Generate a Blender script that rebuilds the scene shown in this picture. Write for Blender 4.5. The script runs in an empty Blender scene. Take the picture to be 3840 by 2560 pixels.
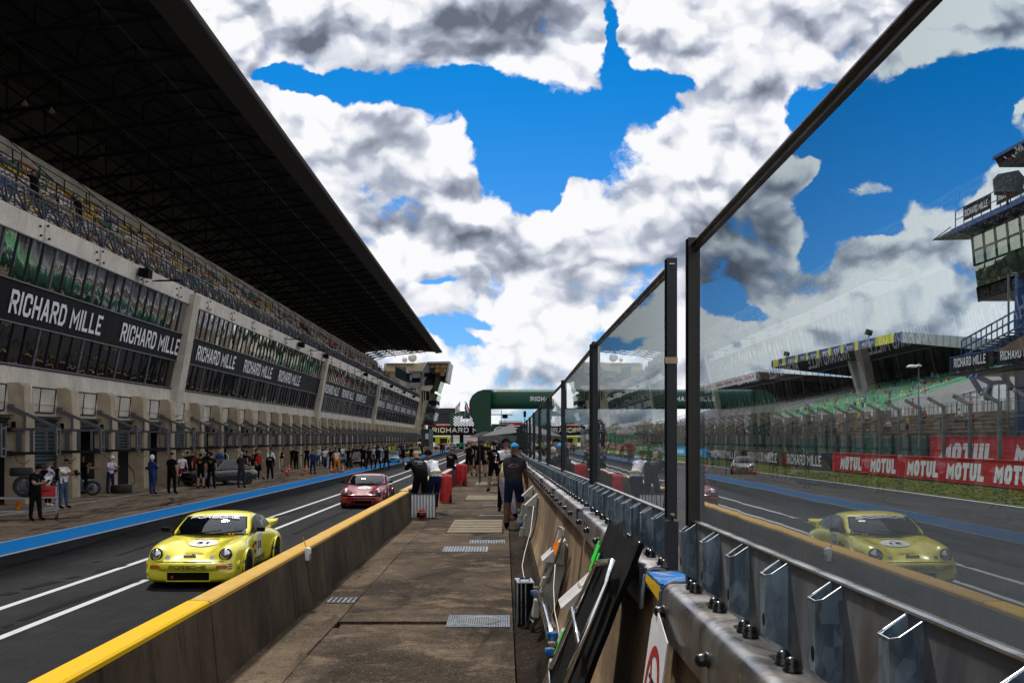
import bpy, bmesh, math, random
from mathutils import Vector, Matrix, noise
random.seed(7)
S = bpy.context.scene
COL = S.collection
PI = math.pi
F = 3733.0; VX = 1893.0; VY = 1643.0; HC = 2.55; WZ = 0.6   # focal px, vanishing point, eye height over road, walkway height
def P(px, py, d): return Vector(((px-VX)*d/F, d, HC-(py-VY)*d/F))
def G(px, py, z=0.0):
    d = (HC-z)*F/(py-VY); return Vector(((px-VX)*d/F, d, z))
def R(a): return math.radians(a)

# ------------------------------------------------------------------ materials
def nt(m):
    m.use_nodes = True; t = m.node_tree; t.nodes.clear(); return t
class NB:
    def __init__(s, t): s.t = t; s.n = t.nodes; s.l = t.links
    def node(s, typ, ins=None, **kw):
        n = s.n.new(typ)
        for k, v in kw.items(): setattr(n, k, v)
        if ins:
            for k, v in ins.items():
                i = n.inputs[k]
                if isinstance(v, bpy.types.NodeSocket): s.l.new(v, i)
                else: i.default_value = v
        return n
    def math(s, op, a, b=None, c=None, clamp=False):
        n = s.n.new('ShaderNodeMath'); n.operation = op; n.use_clamp = clamp
        for i, v in enumerate((a, b, c)):
            if v is None: continue
            if isinstance(v, bpy.types.NodeSocket): s.l.new(v, n.inputs[i])
            else: n.inputs[i].default_value = v
        return n.outputs[0]
    def mix(s, f, a, b, typ='MIX'):
        n = s.n.new('ShaderNodeMix'); n.data_type = 'RGBA'; n.blend_type = typ
        for i, v in ((0, f), (6, a), (7, b)):
            if isinstance(v, bpy.types.NodeSocket): s.l.new(v, n.inputs[i])
            else: n.inputs[i].default_value = v if i == 0 else (tuple(v)+(1,))[:4]
        return n.outputs[2]
    def ramp(s, f, a, b, c=0.0, d=1.0, smooth=True):
        n = s.n.new('ShaderNodeMapRange'); n.interpolation_type = 'SMOOTHSTEP' if smooth else 'LINEAR'
        s.l.new(f, n.inputs[0])
        for i, v in enumerate((a, b, c, d)): n.inputs[i+1].default_value = v
        return n.outputs[0]
    def noise(s, vec, scale, detail=4, rough=.55, dist=0, out=0):
        n = s.n.new('ShaderNodeTexNoise'); s.l.new(vec, n.inputs['Vector'])
        n.inputs['Scale'].default_value = scale; n.inputs['Detail'].default_value = detail
        n.inputs['Roughness'].default_value = rough; n.inputs['Distortion'].default_value = dist
        return n.outputs[out]
    def scalevec(s, vec, sc, loc=(0,0,0), rot=(0,0,0)):
        n = s.n.new('ShaderNodeMapping'); s.l.new(vec, n.inputs[0])
        n.inputs['Scale'].default_value = sc; n.inputs['Location'].default_value = loc; n.inputs['Rotation'].default_value = rot
        return n.outputs[0]
def out_principled(b, color, rough=.6, metal=0, bump=None, bstr=.3, bdist=.01, coat=0, spec=.5, normal=None, emis=None, estr=0):
    p = b.node('ShaderNodeBsdfPrincipled')
    def si(k, v):
        if isinstance(v, bpy.types.NodeSocket): b.l.new(v, p.inputs[k])
        else: p.inputs[k].default_value = v
    si('Base Color', color if isinstance(color, bpy.types.NodeSocket) else (tuple(color)+(1,))[:4])
    si('Roughness', rough); si('Metallic', metal); si('Coat Weight', coat); si('Specular IOR Level', spec)
    if coat: p.inputs['Coat Roughness'].default_value = .04
    if emis: si('Emission Color', tuple(emis)+(1,)); si('Emission Strength', estr)
    if bump is not None:
        n = b.node('ShaderNodeBump', {'Height': bump, 'Strength': bstr, 'Distance': bdist}); b.l.new(n.outputs[0], p.inputs['Normal'])
    o = b.node('ShaderNodeOutputMaterial'); b.l.new(p.outputs[0], o.inputs[0])
    return p
MATS = {}
def M(name, rgb=(.5,.5,.5), rough=.6, metal=0, var=.12, scale=6, bump=0, coat=0, spec=.5, stretch=(1,1,1), emis=None, estr=0):
    if name in MATS: return MATS[name]
    m = bpy.data.materials.new(name); MATS[name] = m
    b = NB(nt(m)); tc = b.node('ShaderNodeTexCoord').outputs['Object']
    v = b.scalevec(tc, stretch)
    n = b.noise(v, scale, 5, .6)
    f = b.ramp(n, .3, .7, 1-var, 1+var)
    col = b.mix(1.0, rgb, (1,1,1), 'MULTIPLY')
    h = b.node('ShaderNodeVectorMath', operation='SCALE'); b.l.new(col, h.inputs[0]); b.l.new(f, h.inputs['Scale'])
    r = b.ramp(n, .3, .7, max(.02, rough-.08), min(1, rough+.08))
    out_principled(b, h.outputs[0], r, metal, n if bump else None, bump, .01, coat, spec, emis=emis, estr=estr)
    return m

def fresnel(b, ior, normal=None):
    g = b.node('ShaderNodeNewGeometry').outputs['Backfacing']
    i = b.ramp(g, 0, 1, ior, 1/ior, smooth=False)
    n = b.node('ShaderNodeFresnel'); b.l.new(i, n.inputs['IOR'])
    if normal: b.l.new(normal, n.inputs['Normal'])
    return n
def world_coords(b):
    return b.node('ShaderNodeNewGeometry').outputs['Position']
def ground_mat(name, base, dark, light, speck=.0, grain=60, streak=None, rough=.85, patch=.5, skid=None, crack=False, bump=.25, bandx=None):
    m = bpy.data.materials.new(name); MATS[name] = m
    b = NB(nt(m)); p = world_coords(b)
    big = b.noise(p, .35, 5, .6, .4)
    col = b.mix(b.ramp(big, .35, .68), dark, base)
    med = b.noise(p, 2.3, 6, .65, .3)
    col = b.mix(b.math('MULTIPLY', b.ramp(med, .48, .72), patch), col, light)
    mm_ = b.noise(p, 11, 5, .75)
    col = b.mix(b.ramp(mm_, .52, .66, 0, .5), col, tuple(c*.45 for c in dark)); col = b.mix(b.ramp(mm_, .30, .44, .35, 0), col, light)
    g = b.noise(p, grain, 3, .8)
    col = b.mix(b.ramp(g, .56, .75, 0, .55), col, tuple(min(1, c*2.0) for c in light))
    col = b.mix(b.ramp(g, .25, .44, .6, 0), col, tuple(c*.3 for c in dark))
    if speck:
        vo = b.node('ShaderNodeTexVoronoi', {'Scale': 36}); b.l.new(p, vo.inputs['Vector'])
        wn = b.node('ShaderNodeSeparateColor'); b.l.new(vo.outputs['Color'], wn.inputs[0])
        s1 = b.math('MULTIPLY', b.ramp(vo.outputs['Distance'], .12, .3, 1, 0), b.ramp(wn.outputs[0], .84, .9))
        col = b.mix(b.math('MULTIPLY', s1, speck), col, (.50,.43,.35))
    if streak:
        sv = b.scalevec(p, streak)
        st = b.noise(sv, 1.0, 6, .7, .6)
        col = b.mix(b.ramp(st, .52, .68, 0, .75), col, tuple(c*.35 for c in dark))
    if skid:
        for (sc, loc, wdt, k) in skid:
            sv = b.scalevec(p, sc, loc)
            w = b.noise(sv, 1.0, 3, .6, 1.2)
            ln = b.math('ABSOLUTE', b.math('SUBTRACT', w, .5))
            br = b.ramp(b.noise(p, .9, 3), .42, .6)
            col = b.mix(b.math('MULTIPLY', b.ramp(ln, 0, wdt, k, 0), br), col, (.02,.018,.018))
    if crack:
        vo = b.node('ShaderNodeTexVoronoi', {'Scale': .42}, feature='DISTANCE_TO_EDGE')
        wv = b.node('ShaderNodeVectorMath', operation='ADD'); b.l.new(p, wv.inputs[0])
        nz = b.noise(p, 3, 4, .6, out=1); sc = b.node('ShaderNodeVectorMath', operation='SCALE'); b.l.new(nz, sc.inputs[0]); sc.inputs['Scale'].default_value = .35
        b.l.new(sc.outputs[0], wv.inputs[1]); b.l.new(wv.outputs[0], vo.inputs['Vector'])
        ck = b.ramp(vo.outputs['Distance'], .0, .012, .8, 0)
        col = b.mix(b.math('MULTIPLY', ck, b.ramp(b.noise(p, .25, 2), .5, .6)), col, (.015,.013,.012))
    hb = b.math('ADD', g, b.math('MULTIPLY', med, .6))
    out_principled(b, col, b.ramp(med, .3, .7, rough-.05, min(1, rough+.08)), 0, hb, bump, .006, spec=.08)
    return m
def concrete_wall(name, base, dark, light, vert=True, streakdark=.7, rough=.88, bump=.3, grain=40):
    m = bpy.data.materials.new(name); MATS[name] = m
    b = NB(nt(m)); p = world_coords(b)
    st = b.noise(b.scalevec(p, (3.2, 3.2, .28) if vert else (1,1,1)), 1.4, 7, .68, .5)
    big = b.noise(p, .8, 5, .6)
    col = b.mix(b.ramp(big, .35, .7), dark, base)
    col = b.mix(b.ramp(st, .5, .72, 0, streakdark), col, tuple(c*.45 for c in dark))
    col = b.mix(b.ramp(st, .22, .42, .55, 0), col, light)
    g = b.noise(p, grain, 4, .75)
    col = b.mix(b.ramp(g, .3, .48, .5, 0), col, tuple(c*.5 for c in dark))
    col = b.mix(b.ramp(g, .6, .75, 0, .4), col, light)
    out_principled(b, col, rough, 0, b.math('ADD', g, st), bump, .008, spec=.25)
    return m
def worn_paint(name, rgb, under, rough=.6, amt=.5, scale=3.0):
    m = bpy.data.materials.new(name); MATS[name] = m
    b = NB(nt(m)); p = world_coords(b)
    n = b.noise(p, scale, 7, .72, .6); n2 = b.noise(p, 35, 3, .7)
    k = b.ramp(b.math('ADD', b.math('MULTIPLY', n, .75), b.math('MULTIPLY', n2, .25)), .56-.1*amt, .64, 0, amt)
    col = b.mix(b.ramp(n2, .3, .7, 0, .3), rgb, tuple(c*.72 for c in rgb))
    col = b.mix(k, col, under)
    out_principled(b, col, rough+.15, 0, n2, .2, .004, spec=.12)
    return m
def galv(name, base=(.34,.37,.40), rough=.42, metal=.75, streak=True, rust=0, dark=(.12,.13,.15), sc=9):
    m = bpy.data.materials.new(name); MATS[name] = m
    b = NB(nt(m)); p = world_coords(b)
    vo = b.node('ShaderNodeTexVoronoi', {'Scale': sc*5}); b.l.new(b.scalevec(p, (1,1,.6)), vo.inputs['Vector'])
    sp = b.node('ShaderNodeSeparateColor'); b.l.new(vo.outputs['Color'], sp.inputs[0])
    n = b.noise(b.scalevec(p, (1.5,1.5,.35)), sc*.7, 6, .7, .6)
    col = b.mix(b.ramp(n, .38, .66), dark, base)
    col = b.mix(b.ramp(sp.outputs[0], .6, .95, 0, .3), col, tuple(min(1, c*1.5) for c in base))
    if rust:
        rn = b.noise(b.scalevec(p, (1,1,.5)), 2.2, 6, .7, .8)
        col = b.mix(b.ramp(rn, .5, .68, 0, rust), col, (.16,.095,.05))
    fl = b.noise(b.scalevec(p, (22,22,5)), 1.0, 3, .6)
    col = b.mix(b.ramp(fl, .7, .76, 0, .5), col, (.55,.62,.62))
    r = b.ramp(n, .3, .7, rough-.1, rough+.18)
    out_principled(b, col, r, metal, n, .12, .004)
    return m
def glass_screen_mat():
    m = bpy.data.materials.new('screen_glass'); MATS['screen_glass'] = m
    b = NB(nt(m)); p = world_coords(b)
    nz = b.noise(p, 1.7, 2, .5)
    bump = b.node('ShaderNodeBump', {'Height': nz, 'Strength': .035, 'Distance': .02})
    fr = fresnel(b, 1.46, bump.outputs[0])
    f2 = b.math('DIVIDE', b.math('MULTIPLY', fr.outputs[0], 2.0), b.math('ADD', fr.outputs[0], 1.0))
    gl = b.node('ShaderNodeBsdfGlossy', {'Roughness': 0.0, 'Color': (.93,.96,.97,1)}); b.l.new(bump.outputs[0], gl.inputs['Normal'])
    tr = b.node('ShaderNodeBsdfTransparent', {'Color': (.72,.82,.85,1)})
    ms = b.node('ShaderNodeMixShader'); b.l.new(f2, ms.inputs[0]); b.l.new(tr.outputs[0], ms.inputs[1]); b.l.new(gl.outputs[0], ms.inputs[2])
    # water marks and dust that run down the pane
    sv = b.scalevec(p, (70, 70, 1.0)); dr = b.noise(sv, 1.0, 4, .7)
    low = b.ramp(b.node('ShaderNodeSeparateXYZ', {0: p}).outputs[2], 2.24, 2.62, 1, .04)
    dust = b.math('MULTIPLY', b.ramp(dr, .55, .8, .0, .30), low)
    dust = b.math('ADD', dust, b.math('MULTIPLY', b.ramp(b.noise(p, 1.1, 5, .6), .45, .8, .0, .012), 1.0))
    df = b.node('ShaderNodeBsdfDiffuse', {'Color': (.30,.31,.30,1)})
    m2 = b.node('ShaderNodeMixShader'); b.l.new(dust, m2.inputs[0]); b.l.new(ms.outputs[0], m2.inputs[1]); b.l.new(df.outputs[0], m2.inputs[2])
    o = b.node('ShaderNodeOutputMaterial'); b.l.new(m2.outputs[0], o.inputs[0]); return m
def mirror_glass(name, tint=(.55,.6,.58), base=(.01,.012,.012), k=.75, wave=.05, wsc=1.2):
    m = bpy.data.materials.new(name); MATS[name] = m
    b = NB(nt(m)); p = world_coords(b)
    nz = b.noise(b.scalevec(p, (1,1.6,.7)), wsc, 2, .5)
    bump = b.node('ShaderNodeBump', {'Height': nz, 'Strength': wave, 'Distance': .12})
    fr = fresnel(b, 1.6, bump.outputs[0])
    f = b.ramp(fr.outputs[0], 0, .5, k*.55, k, smooth=False)
    gl = b.node('ShaderNodeBsdfGlossy', {'Roughness': .01, 'Color': tint+(1,)}); b.l.new(bump.outputs[0], gl.inputs['Normal'])
    df = b.node('ShaderNodeBsdfDiffuse', {'Color': base+(1,)})
    ms = b.node('ShaderNodeMixShader'); b.l.new(f, ms.inputs[0]); b.l.new(df.outputs[0], ms.inputs[1]); b.l.new(gl.outputs[0], ms.inputs[2])
    o = b.node('ShaderNodeOutputMaterial'); b.l.new(ms.outputs[0], o.inputs[0]); return m
def car_glass():
    m = bpy.data.materials.new('car_glass'); MATS['car_glass'] = m
    b = NB(nt(m))
    fr = fresnel(b, 1.6)
    gl = b.node('ShaderNodeBsdfGlossy', {'Roughness': .01, 'Color': (.9,.95,1,1)})
    tr = b.node('ShaderNodeBsdfTransparent', {'Color': (.45,.55,.58,1)})
    ms = b.node('ShaderNodeMixShader'); b.l.new(b.math('ADD', b.math('MULTIPLY', fr.outputs[0], 1.3), .06, clamp=True), ms.inputs[0]); b.l.new(tr.outputs[0], ms.inputs[1]); b.l.new(gl.outputs[0], ms.inputs[2])
    o = b.node('ShaderNodeOutputMaterial'); b.l.new(ms.outputs[0], o.inputs[0]); return m

ground_mat('asphalt', (.0175,.018,.021), (.008,.0085,.010), (.030,.031,.034), grain=48, streak=(.9,.05,1), rough=.82, skid=[((1.3,.02,1),(3,0,0),.03,.9),((.9,.012,1),(8,0,0),.02,.8)])
ground_mat('track_asphalt', (.040,.040,.044), (.030,.030,.033), (.055,.055,.059), grain=30, streak=(.5,.03,1), rough=.8)
ground_mat('apron', (.29,.22,.155), (.17,.13,.095), (.38,.295,.205), grain=22, streak=(.7,.28,1), rough=.85, skid=[((.55,.045,1),(0,0,0),.03,.95),((.3,.09,1),(5,2,0),.022,.95),((.16,.16,1),(1,7,0),.014,.9)])
ground_mat('walk_concrete', (.088,.065,.045), (.022,.016,.011), (.16,.12,.085), speck=.45, grain=38, streak=(1.1,.5,1), rough=.9, crack=True, bump=.6, patch=.85)
ground_mat('walk_strip', (.11,.08,.053), (.026,.019,.013), (.19,.14,.095), speck=.5, grain=34, streak=(1.6,.35,1), rough=.9, crack=True, bump=.5)
ground_mat('gutter', (.060,.045,.034), (.020,.015,.012), (.115,.088,.066), speck=.3, grain=30, streak=(2.5,.25,1), rough=.9, bump=.4)
ground_mat('far_ground', (.30,.26,.20), (.20,.18,.14), (.36,.32,.26), grain=4, rough=.9)
ground_mat('grass', (.075,.088,.016), (.045,.052,.010), (.13,.12,.035), grain=18, rough=1, patch=.9)
ground_mat('terrace_stone', (.21,.15,.11), (.13,.095,.07), (.27,.20,.15), grain=6, streak=(.6,.6,.6), rough=.95)
ground_mat('gravel_bank', (.19,.17,.14), (.13,.115,.10), (.25,.22,.18), grain=5, rough=1)
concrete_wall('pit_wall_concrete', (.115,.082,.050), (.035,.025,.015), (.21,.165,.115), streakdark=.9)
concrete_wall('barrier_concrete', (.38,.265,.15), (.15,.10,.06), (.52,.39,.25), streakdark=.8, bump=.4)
concrete_wall('facade_concrete', (.62,.57,.49), (.46,.42,.36), (.72,.67,.58), streakdark=.4, bump=.2, grain=14)
concrete_wall('pier_concrete', (.48,.40,.29), (.34,.28,.20), (.58,.49,.36), streakdark=.25, bump=.3, grain=30)
concrete_wall('beam_concrete', (.75,.71,.64), (.60,.56,.50), (.80,.76,.70), streakdark=.3, bump=.15, grain=12)
worn_paint('yellow_paint', (.66,.40,.006), (.50,.33,.12), amt=.4)
worn_paint('ochre_paint', (.50,.30,.055), (.50,.37,.20), amt=.8)
worn_paint('cream_paint', (.50,.37,.21), (.34,.26,.17), amt=.6)
worn_paint('white_red_paint', (.55,.34,.30), (.30,.22,.18), amt=.6)
worn_paint('pale_paint', (.55,.60,.56), (.28,.27,.24), amt=.6)
worn_paint('blue_line', (.006,.255,.72), (.015,.18,.46), amt=.3, scale=1.2)
worn_paint('blue_paint', (.012,.13,.40), (.34,.33,.30), amt=.9, scale=9)
worn_paint('line_white', (.52,.52,.55), (.30,.30,.31), amt=.45, scale=1.6)
worn_paint('plate_cream', (.235,.195,.135), (.08,.06,.04), amt=.7, scale=5)
galv('galv', (.30,.40,.49), .40, .6, dark=(.10,.145,.19))
galv('galv_plate', (.21,.225,.25), .55, .5, dark=(.10,.11,.125), rust=.3, sc=4)
galv('cap_steel', (.42,.41,.41), .30, 1.0, dark=(.27,.26,.265), rust=.6, sc=1.2)
glass_screen_mat()
mirror_glass('mirror_top', (.80,.82,.78), k=.95, wave=.10, wsc=.9)
mirror_glass('mirror_low', (.55,.55,.55), (.004,.004,.005), k=.42, wave=.10, wsc=.9)
mirror_glass('mirror_far', (.85,.85,.82), k=.9, wave=.10, wsc=.9)
mirror_glass('tower_glass', (.75,.78,.62), (.10,.11,.08), k=.8, wave=.04, wsc=.5)
car_glass()
M('black', (.004,.004,.0045), .75, var=.2, spec=.12); M('black_gloss', (.008,.008,.009), .25, coat=.3)
M('dark_steel', (.020,.020,.024), .5, .3); M('frame_grey', (.125,.12,.135), .5, .35, var=.15)
M('white', (.72,.73,.76), .5, var=.06); M('chrome', (.80,.82,.84), .12, 1.0, var=.05)
M('rubber', (.014,.014,.015), .8, var=.2); M('post_dark', (.018,.020,.024), .35, .4)
M('frame_brown', (.035,.030,.026), .35, .5); M('seal', (.42,.22,.08), .7, var=.35, scale=14)
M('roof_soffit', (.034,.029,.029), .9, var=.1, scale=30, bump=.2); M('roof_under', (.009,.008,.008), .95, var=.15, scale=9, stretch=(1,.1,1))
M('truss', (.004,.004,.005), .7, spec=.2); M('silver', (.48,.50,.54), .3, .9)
M('banner_black', (.006,.006,.008), .6, var=.15, spec=.15); M('letter_white', (.80,.80,.84), .5, var=.04)
M('skin', (.42,.235,.155), .55, var=.08, scale=12); M('skin_tan', (.30,.155,.095), .55, var=.08, scale=12); M('skin_dark', (.16,.085,.055), .55)
M('hair_dark', (.010,.007,.005), .9, var=.3, scale=40, spec=.1); M('hair_grey', (.30,.29,.28), .7, var=.3, scale=40); M('hair_brown', (.10,.055,.03), .7, var=.3, scale=40); M('hair_blond', (.5,.36,.17), .7, var=.3, scale=40)
CLOTH = dict(black=(.005,.005,.006), charcoal=(.035,.030,.036), navy=(.012,.02,.06), blue=(.02,.06,.22), suitblue=(.02,.05,.17), sky=(.02,.36,.78), white=(.72,.72,.80), lilac=(.58,.56,.72), beige=(.50,.37,.22), khaki=(.42,.32,.22), red=(.42,.015,.02), orange=(.80,.22,.01), yellow=(.75,.55,.03), green=(.03,.28,.10), lime=(.42,.55,.02), teal=(.02,.30,.33), pink=(.62,.25,.30), grey=(.28,.28,.30), jeans=(.055,.085,.15), brown=(.12,.07,.04), maroon=(.16,.015,.02), cream=(.75,.68,.52))
for k, c in CLOTH.items(): M('cloth_'+k, c, .9, var=.35, scale=7, bump=.5, spec=.12)

# ------------------------------------------------------------------ mesh builder
class MB:
    def __init__(s): s.v = []; s.f = []; s.m = []; s.mats = []
    def mi(s, m):
        m = MATS[m] if isinstance(m, str) else m
        if m not in s.mats: s.mats.append(m)
        return s.mats.index(m)
    def add(s, verts, faces, m):
        o = len(s.v); s.v += [tuple(v) for v in verts]; k = s.mi(m)
        for f in faces: s.f.append(tuple(i+o for i in f)); s.m.append(k)
        return s
    def box(s, c, sz, m, rz=0, rx=0, ry=0):
        x, y, z = sz[0]/2, sz[1]/2, sz[2]/2
        vs = [Vector((a*x, b*y, e*z)) for a in (-1,1) for b in (-1,1) for e in (-1,1)]
        if rz or rx or ry:
            mt = Matrix.Rotation(rz,3,'Z') @ Matrix.Rotation(ry,3,'Y') @ Matrix.Rotation(rx,3,'X'); vs = [mt@v for v in vs]
        c = Vector(c)
        return s.add([v+c for v in vs], [(0,1,3,2),(4,6,7,5),(0,4,5,1),(2,3,7,6),(0,2,6,4),(1,5,7,3)], m)
    def bb(s, a, b, m):
        return s.box([(a[i]+b[i])/2 for i in range(3)], [abs(b[i]-a[i]) for i in range(3)], m)
    def bar(s, a, b, w, h, m, up=(0,0,1)):
        a = Vector(a); b = Vector(b); d = (b-a).normalized(); u = Vector(up)
        if abs(d.dot(u)) > .98: u = Vector((0,1,0))
        r = d.cross(u).normalized()*w/2; t = r.cross(d).normalized()*h/2
        vs = [a-r-t,a+r-t,a+r+t,a-r+t,b-r-t,b+r-t,b+r+t,b-r+t]
        return s.add(vs, [(0,1,2,3),(7,6,5,4),(0,4,5,1),(1,5,6,2),(2,6,7,3),(3,7,4,0)], m)
    def tube(s, pts, r, m, n=8, closed=False):
        pts = [Vector(p) for p in pts]; rs = r if isinstance(r, (list, tuple)) else [r]*len(pts)
        vs = []; fs = []
        for i, p in enumerate(pts):
            a = pts[i-1] if i else (pts[-1] if closed else p); c = pts[i+1] if i < len(pts)-1 else (pts[0] if closed else p)
            d = (c-a).normalized(); u = Vector((0,0,1)) if abs(d.z) < .95 else Vector((0,1,0))
            x = d.cross(u).normalized(); y = x.cross(d).normalized()
            for k in range(n): q = 2*PI*k/n; vs.append(p + x*math.cos(q)*rs[i] + y*math.sin(q)*rs[i])
        L = len(pts)
        for i in range(L if closed else L-1):
            j = (i+1) % L
            for k in range(n): fs.append((i*n+k, i*n+(k+1)%n, j*n+(k+1)%n, j*n+k))
        if not closed: fs += [tuple(range(n))[::-1], tuple((L-1)*n+k for k in range(n))]
        return s.add(vs, fs, m)
    def lathe(s, prof, c, m, n=16, axis='Z', sc=(1,1,1)):
        vs = []; fs = []
        for (r, z) in prof:
            for k in range(n):
                q = 2*PI*k/n; x, y = r*math.cos(q), r*math.sin(q)
                v = (x,y,z) if axis == 'Z' else ((z,x,y) if axis == 'X' else (x,z,y))
                vs.append((v[0]*sc[0]+c[0], v[1]*sc[1]+c[1], v[2]*sc[2]+c[2]))
        for i in range(len(prof)-1):
            for k in range(n): fs.append((i*n+k, i*n+(k+1)%n, (i+1)*n+(k+1)%n, (i+1)*n+k))
        if prof[0][0] > 1e-4: fs.append(tuple(range(n))[::-1])
        if prof[-1][0] > 1e-4: fs.append(tuple((len(prof)-1)*n+k for k in range(n)))
        return s.add(vs, fs, m)
    def sphere(s, c, r, m, n=10, sc=(1,1,1), lo=-90, hi=90):
        k = max(4, n//2); pr = [(r*math.cos(R(lo+(hi-lo)*i/k)), r*math.sin(R(lo+(hi-lo)*i/k))) for i in range(k+1)]
        return s.lathe([(max(a, 0.0002), b) for a, b in pr], c, m, n, 'Z', sc)
    def prism(s, prof, y0, y1, m, plane='XZ', cap=True):
        n = len(prof); vs = []
        for y in (y0, y1):
            for (a, b) in prof: vs.append((a,y,b) if plane == 'XZ' else ((y,a,b) if plane == 'YZ' else (a,b,y)))
        fs = [(i,(i+1)%n,n+(i+1)%n,n+i) for i in range(n)]
        if cap: fs += [tuple(range(n))[::-1], tuple(range(n,2*n))]
        return s.add(vs, fs, m)
    def quad(s, a, b, c, d, m): return s.add([a,b,c,d], [(0,1,2,3)], m)
    def sheet(s, a, b, c, d, t, m):     # thin slab of thickness t
        a,b,c,d = map(Vector, (a,b,c,d)); n = (b-a).cross(d-a).normalized()*t
        return s.add([a,b,c,d,a-n,b-n,c-n,d-n], [(0,1,2,3),(7,6,5,4),(0,4,5,1),(1,5,6,2),(2,6,7,3),(3,7,4,0)], m)
    def mesh(s, name, smooth=False, recalc=True):
        me = bpy.data.meshes.new(name); me.from_pydata(s.v, [], s.f)
        for m in s.mats: me.materials.append(m)
        me.polygons.foreach_set('material_index', s.m)
        if recalc:
            bm = bmesh.new(); bm.from_mesh(me); bmesh.ops.recalc_face_normals(bm, faces=bm.faces); bm.to_mesh(me); bm.free()
        if smooth: me.polygons.foreach_set('use_smooth', [True]*len(me.polygons))
        me.update(); return me
    def build(s, name, parent=None, smooth=False, loc=None, recalc=True, bevel=0):
        me = s.mesh(name, smooth, recalc); o = bpy.data.objects.new(name, me); COL.objects.link(o)
        if parent: o.parent = parent
        if loc is not None: o.location = loc
        if bevel:
            bv = o.modifiers.new('b', 'BEVEL'); bv.width = bevel; bv.segments = 2; bv.limit_method = 'ANGLE'
        return o
def shade_auto(me, ang=40):
    bm = bmesh.new(); bm.from_mesh(me)
    for f in bm.faces: f.smooth = True
    for e in bm.edges:
        if len(e.link_faces) == 2 and e.calc_face_angle(0) > R(ang): e.smooth = False
    bm.to_mesh(me); bm.free(); me.update()
def tag(o, label=None, cat=None, group=None, kind=None):
    if label: o['label'] = label
    if cat: o['category'] = cat
    if group: o['group'] = group
    if kind: o['kind'] = kind
    return o
def thing(name, label, cat, loc=(0,0,0), rz=0, group=None, kind=None):
    o = bpy.data.objects.new(name, None); COL.objects.link(o); o.location = loc; o.rotation_euler = (0,0,rz)
    o.empty_display_size = .2
    return tag(o, label, cat, group, kind)
def kids(o): return [c for c in bpy.data.objects if c.parent == o]
class Tree:      # remembers children so that copies are quick
    def __init__(s, root, parts): s.root = root; s.parts = parts
def copy_tree(o, loc=None, rz=None, label=None, ch=None, scale=None):
    def rec(x, par):
        c = x.copy(); COL.objects.link(c)
        if par: c.parent = par
        for k in list(x.children): rec(k, c)
        return c
    r = rec(o, None)
    if loc is not None: r.location = loc
    if rz is not None: r.rotation_euler = (0,0,rz)
    if scale is not None: r.scale = scale
    if label: r['label'] = label
    return r
def struct(name, mb, smooth=False):
    o = mb.build(name, None, smooth); o['kind'] = 'structure'; return o
ORD = ['first','second','third','fourth','fifth','sixth','seventh','eighth','ninth','tenth','eleventh','twelfth','thirteenth','fourteenth','fifteenth','sixteenth','seventeenth','eighteenth','nineteenth']
def ordn(i):
    if i < 19: return ORD[i]
    t = ['twentieth','thirtieth','fortieth','fiftieth','sixtieth','seventieth','eightieth','ninetieth']; w = ['twenty','thirty','forty','fifty','sixty','seventy','eighty','ninety']
    n = i+1
    return t[n//10-2] if n % 10 == 0 else w[n//10-2]+'-'+ORD[n%10-1]
_tc = {}
def text_mesh(txt, mat='letter_white', bold=.012, spacing=1.0, depth=0.0, shear=0):
    key = (txt, mat, bold, spacing, depth, shear)
    if key in _tc: return _tc[key]
    cu = bpy.data.curves.new('t', 'FONT'); cu.body = txt; cu.size = 1; cu.offset = bold; cu.space_character = spacing; cu.extrude = depth; cu.shear = shear
    cu.resolution_u = 3
    ob = bpy.data.objects.new('t', cu); COL.objects.link(ob); bpy.context.view_layer.update()
    dg = bpy.context.evaluated_depsgraph_get(); me = bpy.data.meshes.new_from_object(ob.evaluated_get(dg))
    bpy.data.objects.remove(ob)
    vs = [v.co for v in me.vertices]; x0 = min(v.x for v in vs); x1 = max(v.x for v in vs); y0 = min(v.y for v in vs); y1 = max(v.y for v in vs)
    for v in me.vertices: v.co.x = (v.co.x-x0)/(x1-x0); v.co.y = (v.co.y-y0)/(y1-y0)
    me.materials.clear(); me.materials.append(MATS[mat]); _tc[key] = me
    return me
def add_text(txt, o, ux, uy, w, h, mat='letter_white', parent=None, name='lettering', bold=.012, spacing=1.0, shear=0, curvefn=None):
    """text with lower-left corner o, running along ux (unit), up uy (unit), w wide, h tall"""
    src = text_mesh(txt, mat, bold, spacing, 0, shear); me = src.copy()
    o = Vector(o); ux = Vector(ux).normalized()*w; uy = Vector(uy).normalized()*h
    for v in me.vertices:
        if curvefn: v.co = Vector(curvefn(v.co.x, v.co.y))
        else: v.co = o + ux*v.co.x + uy*v.co.y
    ob = bpy.data.objects.new(name, me); COL.objects.link(ob)
    if parent: ob.parent = parent
    return ob

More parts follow.
